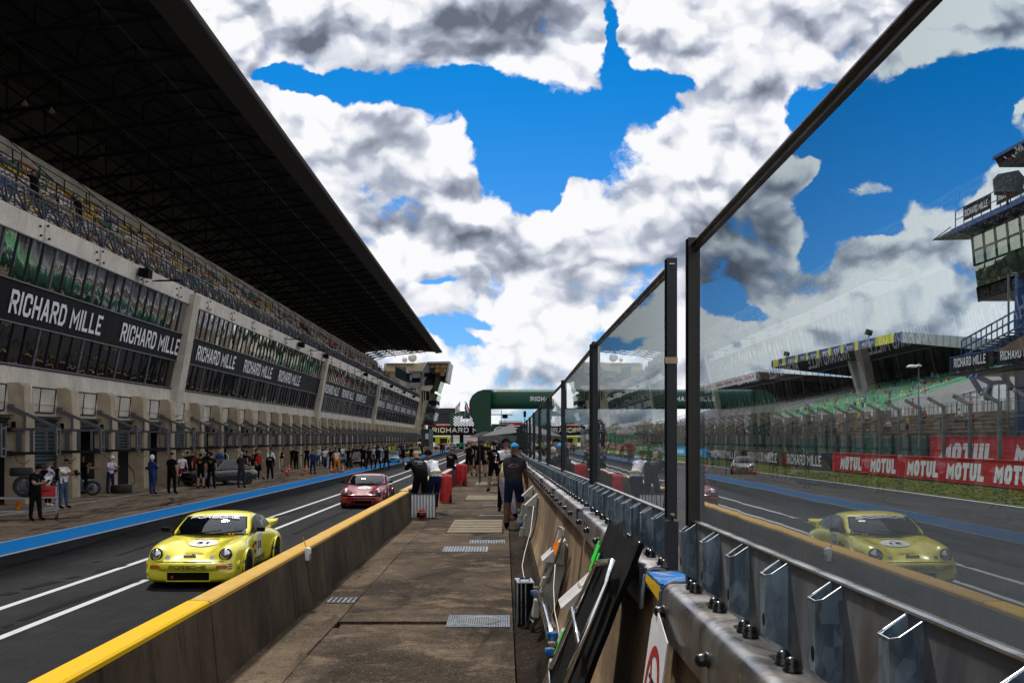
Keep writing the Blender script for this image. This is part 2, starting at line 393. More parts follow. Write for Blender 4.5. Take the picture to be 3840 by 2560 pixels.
GL = {'R':[[(0,0),(0,1),(.8,1),(1,.86),(1,.62),(.8,.48),(0,.48)],[(.5,.48),(1,0)]],'I':[[(.5,0),(.5,1)]],'C':[[(1,.72),(1,.88),(.8,1),(.2,1),(0,.86),(0,.14),(.2,0),(.8,0),(1,.12),(1,.28)]],
 'H':[[(0,0),(0,1)],[(1,0),(1,1)],[(0,.5),(1,.5)]],'A':[[(0,0),(.42,1),(.58,1),(1,0)],[(.2,.3),(.8,.3)]],'D':[[(0,0),(0,1),(.7,1),(1,.8),(1,.2),(.7,0),(0,0)]],'M':[[(0,0),(0,1),(.5,.35),(1,1),(1,0)]],
 'L':[[(0,1),(0,0),(1,0)]],'E':[[(1,1),(0,1),(0,0),(1,0)],[(0,.5),(.85,.5)]],'O':[[(.25,0),(0,.18),(0,.82),(.25,1),(.75,1),(1,.82),(1,.18),(.75,0),(.25,0)]],'T':[[(0,1),(1,1)],[(.5,1),(.5,0)]],'U':[[(0,1),(0,.18),(.25,0),(.75,0),(1,.18),(1,1)]],
 'P':[[(0,0),(0,1),(.85,1),(1,.88),(1,.55),(.85,.42),(0,.42)]],'S':[[(1,.85),(.9,1),(.1,1),(0,.88),(0,.62),(.1,.52),(.9,.48),(1,.38),(1,.12),(.9,0),(.1,0),(0,.15)]]}
_sf = {}
def stroke_mesh(txt, mat, th=.2, asp=.62, gap=.3, shear=0):
    """block letters: each letter 1 high and asp wide, stroke thickness th; normalised to the unit box"""
    key = (txt, mat, th, asp, gap, shear)
    if key in _sf: return _sf[key]
    vs = []; fs = []; zs = []; x0 = 0; hx = th/2
    for ch in txt:
        if ch == ' ': x0 += asp*.75; continue
        w = asp*(1.35 if ch == 'M' else .001 if ch == 'I' else .9 if ch in 'LE' else 1)
        for pi_, pl in enumerate(GL[ch]):
            pts = [Vector((x0+hx+px_*w-(w*.5-0 if ch == 'I' else 0)*0, hx+py_*(1-th))) for px_, py_ in pl]
            cl = (pts[0]-pts[-1]).length < 1e-4
            if cl: pts = pts[:-1]
            n = len(pts); o = len(vs)
            for i, p in enumerate(pts):
                a = pts[i-1] if (i or cl) else None; c = pts[(i+1) % n] if (i < n-1 or cl) else None
                d1 = (p-a).normalized() if a is not None else (c-p).normalized(); d2 = (c-p).normalized() if c is not None else d1
                n1 = Vector((-d1.y,d1.x)); n2 = Vector((-d2.y,d2.x)); m_ = (n1+n2); m_ = m_.normalized() if m_.length > .01 else n1; k = hx/max(.45, m_.dot(n1))
                e = Vector((0,0))
                if a is None: e = -d2*(hx if len(pl) > 2 or ch in 'TEI' and abs(d2.y) > .5 else hx*.0)
                if c is None: e = d1*(hx if len(pl) > 2 or ch in 'TEI' and abs(d1.y) > .5 else hx*.0)
                if ch == 'T' and abs(d1.y) < .5: e = d1*hx if c is None else -d2*hx
                elif ch in 'HRAIT' and len(pl) == 2: e = (d1*hx if c is None else -d2*hx) if abs(d1.y) > .8 else Vector((0,0))
                vs += [p+m_*k+e, p-m_*k+e]
            fs += [(o+2*i, o+2*i+1, o+2*((i+1)%n)+1, o+2*((i+1)%n)) for i in range(n if cl else n-1)]
            zs += [pi_*.004]*(len(vs)-o)
        x0 += w+th+gap*asp
    xs = [v.x for v in vs]; xm, xM = min(xs), max(xs)
    me = bpy.data.meshes.new('lettering'); me.from_pydata([((v.x-xm)/(xM-xm)*(1-shear)+shear*v.y, max(0,min(1,v.y)), z_) for v, z_ in zip(vs, zs)], [], fs); me.materials.append(MATS[mat]); _sf[key] = me; return me
def block_text(txt, o, ux, uy, w, h, mat='letter_white', parent=None, th=.2, asp=.62, gap=.3, shear=0, curvefn=None):
    me = stroke_mesh(txt, mat, th, asp, gap, shear).copy(); o = Vector(o); ux = Vector(ux).normalized()*w; uy = Vector(uy).normalized()*h; nn = ux.cross(uy).normalized()
    for v in me.vertices: v.co = Vector(curvefn(v.co.x, v.co.y)) if curvefn else o+ux*v.co.x+uy*v.co.y+nn*v.co.z*(1 if h > .3 else .4)
    ob = bpy.data.objects.new('lettering', me); COL.objects.link(ob)
    if parent: ob.parent = parent
    return ob

# ------------------------------------------------------------------ camera, light, sky
cam = bpy.data.cameras.new('camera'); co = bpy.data.objects.new('camera', cam); COL.objects.link(co)
co.location = (0,0,HC); co.rotation_euler = (R(90),0,0)
cam.sensor_width = 36; cam.lens = 36*F/3840; cam.shift_x = (1920-VX)/3840; cam.shift_y = (VY-1280)/3840
cam.clip_start = .05; cam.clip_end = 6000; S.camera = co
SUN_AZ = R(-20); SUN_EL = R(58)          # azimuth from +Y towards +X
sun = bpy.data.lights.new('sun', 'SUN'); sun.energy = 3.0; sun.angle = R(3.5); sun.color = (1,.95,.88)
so = bpy.data.objects.new('sun', sun); COL.objects.link(so)
sd = Vector((math.sin(SUN_AZ)*math.cos(SUN_EL), math.cos(SUN_AZ)*math.cos(SUN_EL), math.sin(SUN_EL)))
so.rotation_euler = (-sd).to_track_quat('-Z','Y').to_euler(); so.location = (0,0,60)
S.view_settings.view_transform = 'Standard'; S.view_settings.look = 'None'; S.view_settings.exposure = 0.4; S.view_settings.gamma = 1
S.cycles.max_bounces = 8; S.cycles.transparent_max_bounces = 16; S.cycles.glossy_bounces = 5; S.cycles.caustics_reflective = False; S.cycles.caustics_refractive = False
S.cycles.sample_clamp_indirect = 4; S.cycles.use_adaptive_sampling = True; S.cycles.adaptive_threshold = .02
W = bpy.data.worlds.new('World'); S.world = W; W.use_nodes = True; W.node_tree.nodes.clear()
def build_sky():
    b = NB(W.node_tree)
    d = b.node('ShaderNodeTexCoord').outputs['Generated']
    nrm = b.node('ShaderNodeVectorMath', operation='NORMALIZE'); b.l.new(d, nrm.inputs[0]); d = nrm.outputs[0]
    sp = b.node('ShaderNodeSeparateXYZ'); b.l.new(d, sp.inputs[0]); x, y, z = sp.outputs
    az = b.math('ARCTAN2', x, y); el = b.math('ARCSINE', z)
    # azimuth / elevation of a direction, corrected so that ellipses are given in slopes (x/y, z/y) of the view ahead
    t1 = b.math('TANGENT', b.math('MAXIMUM', b.math('MINIMUM', az, 1.2), -1.2))
    t2 = b.math('DIVIDE', b.math('TANGENT', b.math('MINIMUM', el, 1.3)), b.math('MAXIMUM', b.math('COSINE', az), .36))
    cb = b.node('ShaderNodeCombineXYZ'); b.l.new(t1, cb.inputs[0]); b.l.new(t2, cb.inputs[1]); q = cb.outputs[0]
    # domain warp
    wv = b.noise(q, 7, 5, .6, out=1); wb = b.node('ShaderNodeVectorMath', operation='SUBTRACT'); b.l.new(wv, wb.inputs[0]); wb.inputs[1].default_value = (.5,.5,.5)
    ws = b.node('ShaderNodeVectorMath', operation='SCALE'); b.l.new(wb.outputs[0], ws.inputs[0]); ws.inputs['Scale'].default_value = .085
    qa = b.node('ShaderNodeVectorMath', operation='ADD'); b.l.new(q, qa.inputs[0]); b.l.new(ws.outputs[0], qa.inputs[1]); qw = qa.outputs[0]
    def ell(px, py, rx, ry, rot=0, soft=1.0):
        # centre and radii in photograph pixels (2352 wide) turned into slopes
        f = F*2352/3840; cx = (px-VX*2352/3840)/f; cy = (VY*2352/3840-py)/f; rx /= f; ry /= f
        n = b.n.new('ShaderNodeVectorMath'); n.operation = 'SUBTRACT'; b.l.new(qw, n.inputs[0]); n.inputs[1].default_value = (cx,cy,0)
        mp = b.scalevec(n.outputs[0], (1/rx,1/ry,0) if not rot else (1,1,0), rot=(0,0,0) if not rot else (0,0,R(rot)))
        if rot: mp = b.scalevec(mp, (1/rx,1/ry,0))
        ln = b.n.new('ShaderNodeVectorMath'); ln.operation = 'LENGTH'; b.l.new(mp, ln.inputs[0])
        return b.ramp(ln.outputs['Value'], .25*soft if soft < 1 else .35, 1.35, 1, 0)
    def total(lst):
        acc = None
        for it in lst:
            k = it[5] if len(it) > 5 else 1.0; v = b.math('MULTIPLY', ell(*it[:5]), k)
            acc = v if acc is None else b.math('ADD', acc, v)
        return acc
    holes = [(640,165,70,22,-12),(700,185,90,26,0),(830,190,110,34,0),(1000,215,150,48,0),(1200,255,230,85,0),(1320,330,150,75,12),(1200,410,80,70,0),(1130,330,70,70,30),(1240,440,50,50,0),
             (1393,70,15,85,-6,.85),(1500,190,70,45,0,.9),(1460,230,100,60,0,.9),(1400,140,40,60,0,.8),(1590,175,34,22,0,.6),(1810,235,40,50,20,.9),(1870,280,60,80,20),(2040,300,200,120,-12),(2270,200,170,85,0),(2150,400,150,90,10),(1960,520,110,60,-25),(1890,590,60,40,0,.9),(1900,440,60,90,20),(2290,330,110,60,0,.8),
             (1000,662,50,12,0,.5),(1090,738,60,14,0,.5),(1640,700,60,34,0,.8),(1480,690,30,20,0,.3),(1000,760,60,20,0,.5),(2060,540,80,25,10,.4),(1700,715,60,20,0,.5),(1060,780,80,14,0,.4),(1440,780,90,14,0,.4)]
    clouds = [(1760,225,50,60,0,1.0),(1700,170,60,40,0,.9),(1640,200,40,50,0,.5),(2290,45,120,60,0,1.0),(2200,60,60,40,0,.6),(2344,250,16,50,0,.8),(2030,575,150,50,0,.5),(1300,430,60,30,0,.45),(1400,360,70,30,-20,.4),(1560,300,60,40,-30,.4),(1862,385,46,34,0,1.2),(620,200,40,20,0,.4),(2290,470,60,60,0,.5),(730,95,60,30,0,.4)]
    greys = [(1150,45,270,95,0,1.05),(740,70,120,45,0,.7),(640,40,60,30,0,.5),(1560,70,170,40,0,.35),(1700,120,120,40,0,.3),(1990,110,80,50,0,.5),(890,310,70,60,-40,.7),(800,270,60,40,0,.5),(970,430,120,30,0,.6),(1020,540,240,40,4,1.2),(900,490,120,50,0,.6),
             (1650,580,190,150,20,.9),(1790,470,70,130,0,.7),(1720,640,160,50,0,.6),(1100,590,200,22,0,.3),(1320,610,130,25,0,.4),(1160,800,90,14,0,.35),(2130,670,180,60,0,.45),(1960,790,220,40,0,.35),(1180,690,170,14,0,.45),(1450,480,60,60,0,.3),(1230,790,90,10,0,.3),(1440,560,90,30,0,.3),(960,710,60,14,0,.4)]
    H = total(holes); C = total(clouds); Gy = total(greys)
    def puff(vec):
        v = b.scalevec(vec, (1,1.25,1)); acc = None
        for sc, k in ((9, .50), (22, .30), (52, .15)):
            vo = b.node('ShaderNodeTexVoronoi', {'Scale': sc}, feature='F1', voronoi_dimensions='2D'); b.l.new(v, vo.inputs['Vector'])
            t = b.math('MULTIPLY', b.math('SUBTRACT', .62, vo.outputs['Distance']), k)
            acc = t if acc is None else b.math('ADD', acc, t)
        return acc
    n1 = b.noise(b.scalevec(qw, (1,1.45,1)), 6.0, 6, .58)
    p1 = puff(qw)
    q2 = b.node('ShaderNodeVectorMath', operation='ADD'); b.l.new(qw, q2.inputs[0]); q2.inputs[1].default_value = (-.008,.020,0)
    p2 = puff(q2.outputs[0])
    fine = b.noise(b.scalevec(qw, (1,1.3,1)), 30, 6, .68)
    low = b.ramp(t2, .0, .26, .17, 0)
    D = b.math('ADD', b.math('MULTIPLY', b.math('SUBTRACT', n1, .5), .70), .16)
    D = b.math('ADD', D, b.math('MULTIPLY', p1, .80))
    D = b.math('ADD', D, b.math('MULTIPLY', b.math('SUBTRACT', fine, .5), .74))
    D = b.math('SUBTRACT', D, b.math('MULTIPLY', H, .85)); D = b.math('ADD', D, b.math('MULTIPLY', C, .6)); D = b.math('SUBTRACT', D, low)
    alpha = b.ramp(D, -.12, .13)
    core = b.ramp(b.math('SUBTRACT', D, b.math('MULTIPLY', b.math('SUBTRACT', fine, .5), .6)), .15, .75, 0, .15)
    nlow = b.noise(b.scalevec(qw, (1,1.9,1)), 4.2, 3, .5)
    thick = b.ramp(D, .0, .6)
    rel = b.math('MULTIPLY', b.math('SUBTRACT', p1, p2), 1.8)
    shade = b.math('SUBTRACT', b.math('ADD', 1.0, rel), core)
    shade = b.math('SUBTRACT', shade, b.math('MULTIPLY', b.math('MINIMUM', Gy, 1.2), b.ramp(nlow, .25, .62, .40, .60)))
    shade = b.math('ADD', shade, b.math('MULTIPLY', b.math('SUBTRACT', fine, .5), .22))
    shade = b.math('ADD', shade, b.ramp(p1, .02, .42, -.12, .12))
    shade = b.math('SUBTRACT', shade, b.ramp(nlow, .50, .74, 0, .15))
    shade = b.math('MAXIMUM', b.math('MINIMUM', shade, 1.15), .05)
    cr = b.node('ShaderNodeValToRGB'); e = cr.color_ramp; e.elements[0].position = .02; e.elements[0].color = (.13,.15,.20,1); e.elements[1].position = 1.0; e.elements[1].color = (1.02,1.02,1.04,1)
    for ps, c in ((.30,(.29,.32,.40)),(.55,(.48,.52,.62)),(.78,(.78,.81,.89))):
        k = e.elements.new(ps); k.color = c+(1,)
    b.l.new(shade, cr.inputs[0])
    sky = b.node('ShaderNodeTexSky', sky_type='NISHITA', sun_disc=False); sky.sun_elevation = SUN_EL; sky.sun_rotation = SUN_AZ; sky.air_density = 1.0; sky.dust_density = .3; sky.ozone_density = 3.0
    STR = .1
    blue = b.mix(1.0, sky.outputs[0], (.015,.47,.84), 'MULTIPLY')
    pale = b.mix(1.0, sky.outputs[0], (.30,.56,.92), 'MULTIPLY')
    blue = b.mix(b.ramp(t2, .02, .40), pale, blue)
    cl = b.node('ShaderNodeVectorMath', operation='SCALE'); b.l.new(cr.outputs[0], cl.inputs[0]); cl.inputs['Scale'].default_value = .72/STR
    col = b.mix(alpha, blue, cl.outputs[0])
    bg = b.node('ShaderNodeBackground', {'Strength': STR}); b.l.new(col, bg.inputs[0])
    o = b.node('ShaderNodeOutputWorld'); b.l.new(bg.outputs[0], o.inputs[0])
build_sky()
W.cycles.sampling_method = 'MANUAL'; W.cycles.sample_map_resolution = 512
# ------------------------------------------------------------------ ground, lanes, lines
m = MB(); m.bb((-900,-60,-.3),(900,2500,-.02),'far_ground'); struct('ground', m)
m = MB(); m.bb((-12.34,-30,-.02),(-2.56,206,0),'asphalt'); struct('pit_road', m)
m = MB(); m.bb((-30,-30,-.02),(-12.34,246,.0),'apron'); struct('apron', m)
m = MB(); m.bb((1.4,-40,-.02),(19.2,420,.0),'track_asphalt'); m.bb((-12.3,206,-.02),(1.4,420,-.004),'track_asphalt'); struct('race_track', m)
m = MB(); m.bb((-12.28,-30,0),(-10.98,205,.004),'blue_line'); struct('blue_line', m)
for nm, x, w in (('white_line', -12.33, .10), ('white_line', -10.93, .12), ('white_line', -6.46, .13), ('white_line', -7.56, .13), ('white_line', -16.75, .09), ('white_line', 19.1, .16)):
    m = MB(); m.bb((x-w/2,-30,0),(x+w/2,206 if x < 10 else 400,.0045),'line_white'); struct(nm, m)
m = MB(); m.bb((19.2,-40,-.02),(25.1,420,.03),'grass'); struct('grass_verge', m)
m = MB(); m.bb((25.1,-40,-.02),(30.2,420,.06),'gravel_bank'); struct('fence_strip', m)
# grass blades along the verge: low tufts
def tufts():
    m = MB(); rnd = random.Random(3)
    for i in range(5200):
        y = 38 + (rnd.random()**1.7)*120; x = 19.3 + rnd.random()*5.6; h = .008+rnd.random()*.022; a = rnd.random()*PI
        dx, dy = math.cos(a)*.06, math.sin(a)*.06
        m.add([(x-dx,y-dy,.03),(x+dx,y+dy,.03),(x+dx*1.4,y+dy*1.4+.03,.03+h),(x-dx*.6,y-dy,.03+h*.8)], [(0,1,2,3)], 'grass')
    o = m.build('grass', recalc=False); o['kind'] = 'stuff'; o['label'] = 'short dry grass tufts of the verge below the red boards'; o['category'] = 'grass'
tufts()

# rubber left by tyres on the apron and pit road
M('tyre_rubber', (.035,.028,.024), .85, var=.5, scale=3, spec=.05); M('tyre_rubber_dark', (.007,.007,.008), .8, var=.4, scale=3, spec=.05)
m = MB(); rnd = random.Random(14)
def mark(x, y, L, bend, head, mat, w=.16):
    n = 22; pr = None
    for i in range(n+1):
        s = i/n; yy = y+L*s; xx = x+head*s+bend*s*s; ww = w*(.55+.45*math.sin(PI*s))*rnd.uniform(.7,1.1); c = (Vector((xx-ww/2,yy,.0062)), Vector((xx+ww/2,yy,.0062)))
        if pr and rnd.random() > .16: m.add([pr[0],pr[1],c[1],c[0]], [(0,1,2,3)], mat)
        pr = c
for i in range(26):
    y = 26+rnd.random()*60; x = -12.9-rnd.random()*3.2; L = rnd.uniform(2.5,8); bd = rnd.uniform(-2.2,2.2)
    mark(x,y,L,bd if -17 < x+bd < -12.6 else 0,rnd.uniform(-.3,.3),'tyre_rubber',rnd.uniform(.10,.2))
for x, y, L, b_, h in ((-9.9,20,9,-.8,.2),(-8.2,13,7,.9,-.3),(-9.2,27,14,.6,.4),(-10.4,33,12,.3,.1),(-4.3,9.5,5,.4,0),(-5.6,26,10,.3,-.2),(-9.6,45,16,-.5,.3),(-3.6,13,9,-.2,0)): mark(x,y,L,b_,h,'tyre_rubber_dark',.2); mark(x+1.45,y+.4,L*.8,b_*.8,h,'tyre_rubber_dark',.17)
o = m.build('tyre_marks', recalc=False); o['kind'] = 'structure'

# ------------------------------------------------------------------ walkway between the two walls
m = MB()
m.bb((-1.77,-6,-.02),(.085,10.25,WZ),'walk_concrete'); m.bb((-1.77,10.62,-.02),(.085,150,WZ),'walk_concrete')
m.bb((-1.74,10.25,-.02),(-.61,10.62,WZ-.03),'walk_strip'); m.bb((-.61,10.25,-.02),(.085,10.62,WZ-.002),'walk_strip')
struct('walkway', m)
m = MB(); m.bb((-2.5,-6,-.02),(-1.785,150,WZ-.018),'walk_strip'); struct('drain_strip', m)
m = MB(); rj = random.Random(2); pj = [(-1.785+rj.uniform(-.006,.006), y*.6, WZ) for y in range(-4,240)]
for a_, b_ in zip(pj, pj[1:]): m.bar(a_, b_, rj.uniform(.006,.018), .008, 'gutter' if rj.random() < .4 else 'walk_strip')
struct('slab_joint', m)
m = MB()
prof = [(.10,WZ-.012),(.17,WZ+.0),(.24,WZ+.02),(.32,WZ+.06),(.385,WZ+.13),(.42,WZ+.22),(.62,WZ+.22),(.62,-.02),(.10,-.02)]
m.prism([(a,b) for a,b in prof], -6, 150, 'gutter'); struct('gutter', m, True)
def plate(x0,x1,y0,y1,kind,label,group):
    t = thing('access_cover', label, 'cover', ((x0+x1)/2,(y0+y1)/2,WZ), 0, group)
    w, l = (x1-x0)/2, (y1-y0)/2
    if kind == 'cream':
        m = MB(); m.bb((-w,-l,0),(w,l,.004),'gutter'); m.build('frame', t)
        n = max(4, int((y1-y0)/.42))
        for i in range(n):
            a = -l+.06+i*(2*l-.12)/n; m = MB(); m.bb((-w+.04,a,.004),(w-.04,a+(2*l-.12)/n-.13,.016),'plate_cream'); m.build('cover_strip', t)
    elif kind == 'grate':
        m = MB(); m.bb((-w,-l,0),(w,l,.004),'black'); m.build('pit', t)
        m = MB(); n = int(2*w/.055)
        for i in range(n+1): x = -w+i*2*w/n; m.bb((x-.010,-l,.004),(x+.010,l,.014),'galv_plate')
        for k in range(5): y = -l+k*2*l/4; m.bb((-w,y-.008,.004),(w,y+.008,.012),'galv_plate')
        m.build('grate', t)
    elif kind == 'tread':
        m = MB(); m.bb((-w,-l,0),(w,l,.006),'galv_plate'); m.build('plate', t)
        m = MB(); nx = int(2*w/.05); ny = int(2*l/.05)
        for i in range(nx):
            for j in range(ny):
                x = -w+.03+i*.05; y = -l+.03+j*.05; m.box((x,y,.008),(.03,.008,.004),'galv', rz=R(45 if (i+j)%2 else -45))
        m.build('tread', t)
    return t
plate(-1.24,-.02,20.5,23.9,'cream','cream painted slotted cover set in the walkway, nearest of the big ones','big slotted covers in the walkway')
plate(-1.30,-.1,31.4,34.0,'cream','cream slotted walkway cover beside the bare legs of the black clad man','big slotted covers in the walkway')
plate(-1.30,-.45,41.5,44.2,'cream','far cream slotted walkway cover level with the second red trolley','big slotted covers in the walkway')
plate(-1.08,-.30,17.15,17.95,'tread','grey tread plate in the walkway, left one of the pair nearest the big slotted cover','tread plates in the walkway')
plate(-.66,0.0,18.5,19.1,'tread','grey tread plate in the walkway touching the gutter joint','tread plates in the walkway')
plate(-.62,.0,24.9,25.2,'grate','narrow black slot grate just beyond the nearest cream cover','slot grates in the walkway')
plate(-.60,.1,28.6,28.95,'grate','narrow black slot grate midway between the cream covers','slot grates in the walkway')
plate(-.45,.1,36.4,36.8,'grate','narrow black slot grate beyond the second cream cover','slot grates in the walkway')
t = plate(-2.12,-1.82,11.9,12.25,'grate','small square drain grate at the foot of the yellow topped wall','slot grates in the walkway'); t.location.z = WZ-.018
t = thing('manhole_cover', 'rusty oval looking round manhole lid in a square tread plate', 'manhole', (-.28,10.62,WZ))
m = MB(); m.bb((-.33,-.34,0),(.33,.34,.008),'galv_plate')
for i in range(26):
    for j in range(26):
        x = -.315+i*.025; y = -.32+j*.0256
        if (x*x+y*y) > .245**2: m.box((x,y,.010),(.016,.006,.004),'galv', rz=R(45 if (i+j)%2 else -45))
m.build('plate', t)
M('rust_iron', (.16,.085,.07), .6, .4, var=.35, scale=30)
m = MB(); m.lathe([(.0002,.011),(.235,.011),(.24,.008)], (0,0,0), 'rust_iron', 28); m.build('lid', t)
m = MB()
for i in range(19):
    x = -.216+i*.024; h = math.sqrt(max(0,.225**2-x*x)); m.bb((x-.007,-h,.011),(x+.007,h,.017),'galv_plate')
m.lathe([(.225,.011),(.235,.018),(.245,.011)], (0,0,0), 'galv_plate', 28)
m.build('ribs', t)

# ------------------------------------------------------------------ low pit wall on the left
def pit_wall(y0, y1, xi, top, label, seglen=6.0):
    t = thing('pit_wall', label, 'wall', (xi,y0,0), 0, 'sections of the low pit wall')
    L = y1-y0; n = max(1, round(L/seglen)); s = L/n
    zt = HC-1.285
    for i in range(n):
        a = i*s+.006; b = (i+1)*s-.006; j = random.uniform(-.006,.006)
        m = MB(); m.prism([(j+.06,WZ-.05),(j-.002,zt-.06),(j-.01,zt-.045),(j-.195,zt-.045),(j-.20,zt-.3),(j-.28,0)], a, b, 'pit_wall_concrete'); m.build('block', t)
        m = MB(); m.prism([(j-.001,zt-.040),(j-.006,zt-.014),(j-.024,zt-.002),(j-.175,zt+.002),(j-.20,zt-.02),(j-.20,zt-.046),(j-.012,zt-.046)], a+.002, b-.002, 'ochre_paint' if (top == 'yellow_paint' and 2 <= i) else top); m.build('painted_top', t)
    return t
pit_wall(-3,24.25,-2.33,'yellow_paint','brown concrete pit wall with worn yellow top running past the yellow car')
pit_wall(24.6,34.5,-2.42,'cream_paint','short pit wall section with cream top behind the two leaning men')
pit_wall(36.5,45,-2.2,'white_red_paint','pit wall section with pale red top behind the first red trolley')
pit_wall(46.5,66,-2.25,'pale_paint','pit wall section with whitish green top beyond the sitting man')
pit_wall(67,150,-2.3,'cream_paint','farthest pit wall section running behind the crowd by the arch', 12)
t = thing('socket_box', 'small white electric box hung on the left wall', 'socket box', (-2.335,11.65,1.20))
m = MB(); m.bb((0,-.055,-.075),(.05,.055,.075),'white'); m.build('box', t, bevel=.008)
m = MB(); m.bb((.05,-.045,.0),(.062,.045,.06),'white'); m.lathe([(.03,0),(.03,.012),(.0002,.013)], (.05,0,-.035), 'cloth_grey', 12, 'X'); m.build('lid', t)
m = MB(); pts = [(.02,-.03,.075),(.0,-.05,.14),(-.02,-.03,.2)]; m.tube(pts, .006, 'cloth_yellow', 6)
pts = [(.03,0,-.075),(.035,.02,-.2),(.05,.05,-.4),(.1,.1,-.56),(.2,.25,-.61)]; m.tube(pts, .006, 'cloth_brown', 6); m.build('cable', t)

# ------------------------------------------------------------------ barrier wall and glass screens on the right
def screen_profile(zc, xg): # local heights of the steel cap at this distance
    return zc
# distance, glass plane x, bottom z, top z, cap z (all relative to the eye, later + HC)
ST = [(-2.2,.648,-.262,.705,-.51),(3.63,.684,-.2995,.685,-.527),(4.08,.686,-.31,.70,-.53),(7.8,.705,-.345,.715,-.56),(7.95,.705,-.345,.715,-.56),(11.9,.70,-.385,.655,-.60),(16,.70,-.42,.63,-.64),(20,.70,-.46,.605,-.68),(24,.70,-.50,.585,-.72),(28,.70,-.54,.56,-.76)]
PAN = [(ST[0],ST[1]),(ST[2],ST[3]),(ST[4],ST[5])]
for i in range(5,9): PAN.append((ST[i],ST[i+1]))
for k in range(10):
    d = 28+4*k; PAN.append(((d,.70,-.54-.012*k,.56-.008*k,-.76-.012*k),(d+4,.70,-.54-.012*(k+1),.56-.008*(k+1),-.76-.012*(k+1))))
wall = thing('barrier_wall', 'tan sloping concrete barrier that carries the steel caps and glass screens', 'wall', (0,0,0))
def wprof(zc):   # concrete cross-section, x / z
    return [(.605,HC+zc-.16),(.575,HC-1.0),(.53,HC-1.35),(.47,HC-1.6),(.415,HC-1.74),(.40,HC-1.85),(1.45,HC-1.85),(1.3,0.02),(1.15,HC-1.0),(.93,HC+zc-.04),(.62,HC+zc-.04)]
for i, (a, c) in enumerate(PAN):
    y0 = a[0]+.02; y1 = c[0]+(.40 if i == 0 else 0)
    if i == 0: y0 = -4
    m = MB(); p0 = wprof(a[4]); p1 = wprof(c[4]); n = len(p0)
    vs = [(x+(a[1]-.68),y0,z) for x,z in p0]+[(x+(c[1]-.68),y1,z) for x,z in p1]
    m.add(vs, [(k,(k+1)%n,n+(k+1)%n,n+k) for k in range(n)]+[tuple(range(n))[::-1], tuple(range(n,2*n))], 'barrier_concrete'); m.build('block', wall)
def rib_mesh(h):
    m = MB(); t = .004; w = .034; pr = .052      # hollow channel, slanted top, open above
    zt = -.004; fr = -.030
    # side plates
    for sgn in (-1, 1):
        y = sgn*w; m.add([(0,y,zt),(-pr+.012,y,fr),(-pr,y*.7,fr-.004),(-pr,y*.7,-h+.05),(-pr+.012,y,-h+.04),(0,y,-h+.02)]+[(0,y-sgn*t,zt),(-pr+.014,y-sgn*t,fr),(-pr+t,y*.7-sgn*t,fr-.004),(-pr+t,y*.7-sgn*t,-h+.05),(-pr+.014,y-sgn*t,-h+.04),(0,y-sgn*t,-h+.02)],
              [(0,1,4,5),(1,2,3,4),(6,11,10,7),(7,10,9,8),(0,6,7,1),(1,7,8,2)], 'galv')
    m.add([(-pr,-w*.7,fr-.004),(-pr,w*.7,fr-.004),(-pr,w*.7,-h+.05),(-pr,-w*.7,-h+.05),(-pr+t,-w*.7,fr-.004),(-pr+t,w*.7,fr-.004),(-pr+t,w*.7,-h+.05),(-pr+t,-w*.7,-h+.05)], [(0,1,2,3),(4,7,6,5),(0,4,5,1)], 'galv')
    for sgn in (-1,1):
        m.tube([(0,sgn*w,zt),(-pr+.012,sgn*w,fr)], .0015, 'silver', 5)
    m.tube([(-pr+.012,-w,fr),(-pr,-w*.7,fr-.004),(-pr,w*.7,fr-.004),(-pr+.012,w,fr)], .0015, 'silver', 5)
    m.lathe([(.012,0),(.012,.001)], (-pr-.0005,-.008,-h+.085), 'black', 10, 'X', (1,1,1.3))
    return m.mesh('rib')
RIB = rib_mesh(.222)
m = MB(); m.lathe([(.024,0),(.024,.006),(.0195,.008),(.0195,.022),(.016,.031),(.009,.037),(.0002,.039)], (0,0,0), 'black_gloss', 14); BOLT = m.mesh('bolt_cap', True)
m = MB(); m.lathe([(.024,0),(.024,.006),(.0195,.008),(.0195,.022),(.016,.031),(.009,.037),(.0002,.039)], (0,0,0), 'black_gloss', 14); BOLTS = BOLT
SIDES = ['nearest glass screen, filling the right of the picture','second glass screen, its tall post capped by tape','third glass screen along the barrier','fourth glass screen, level with the second electric cabinet']
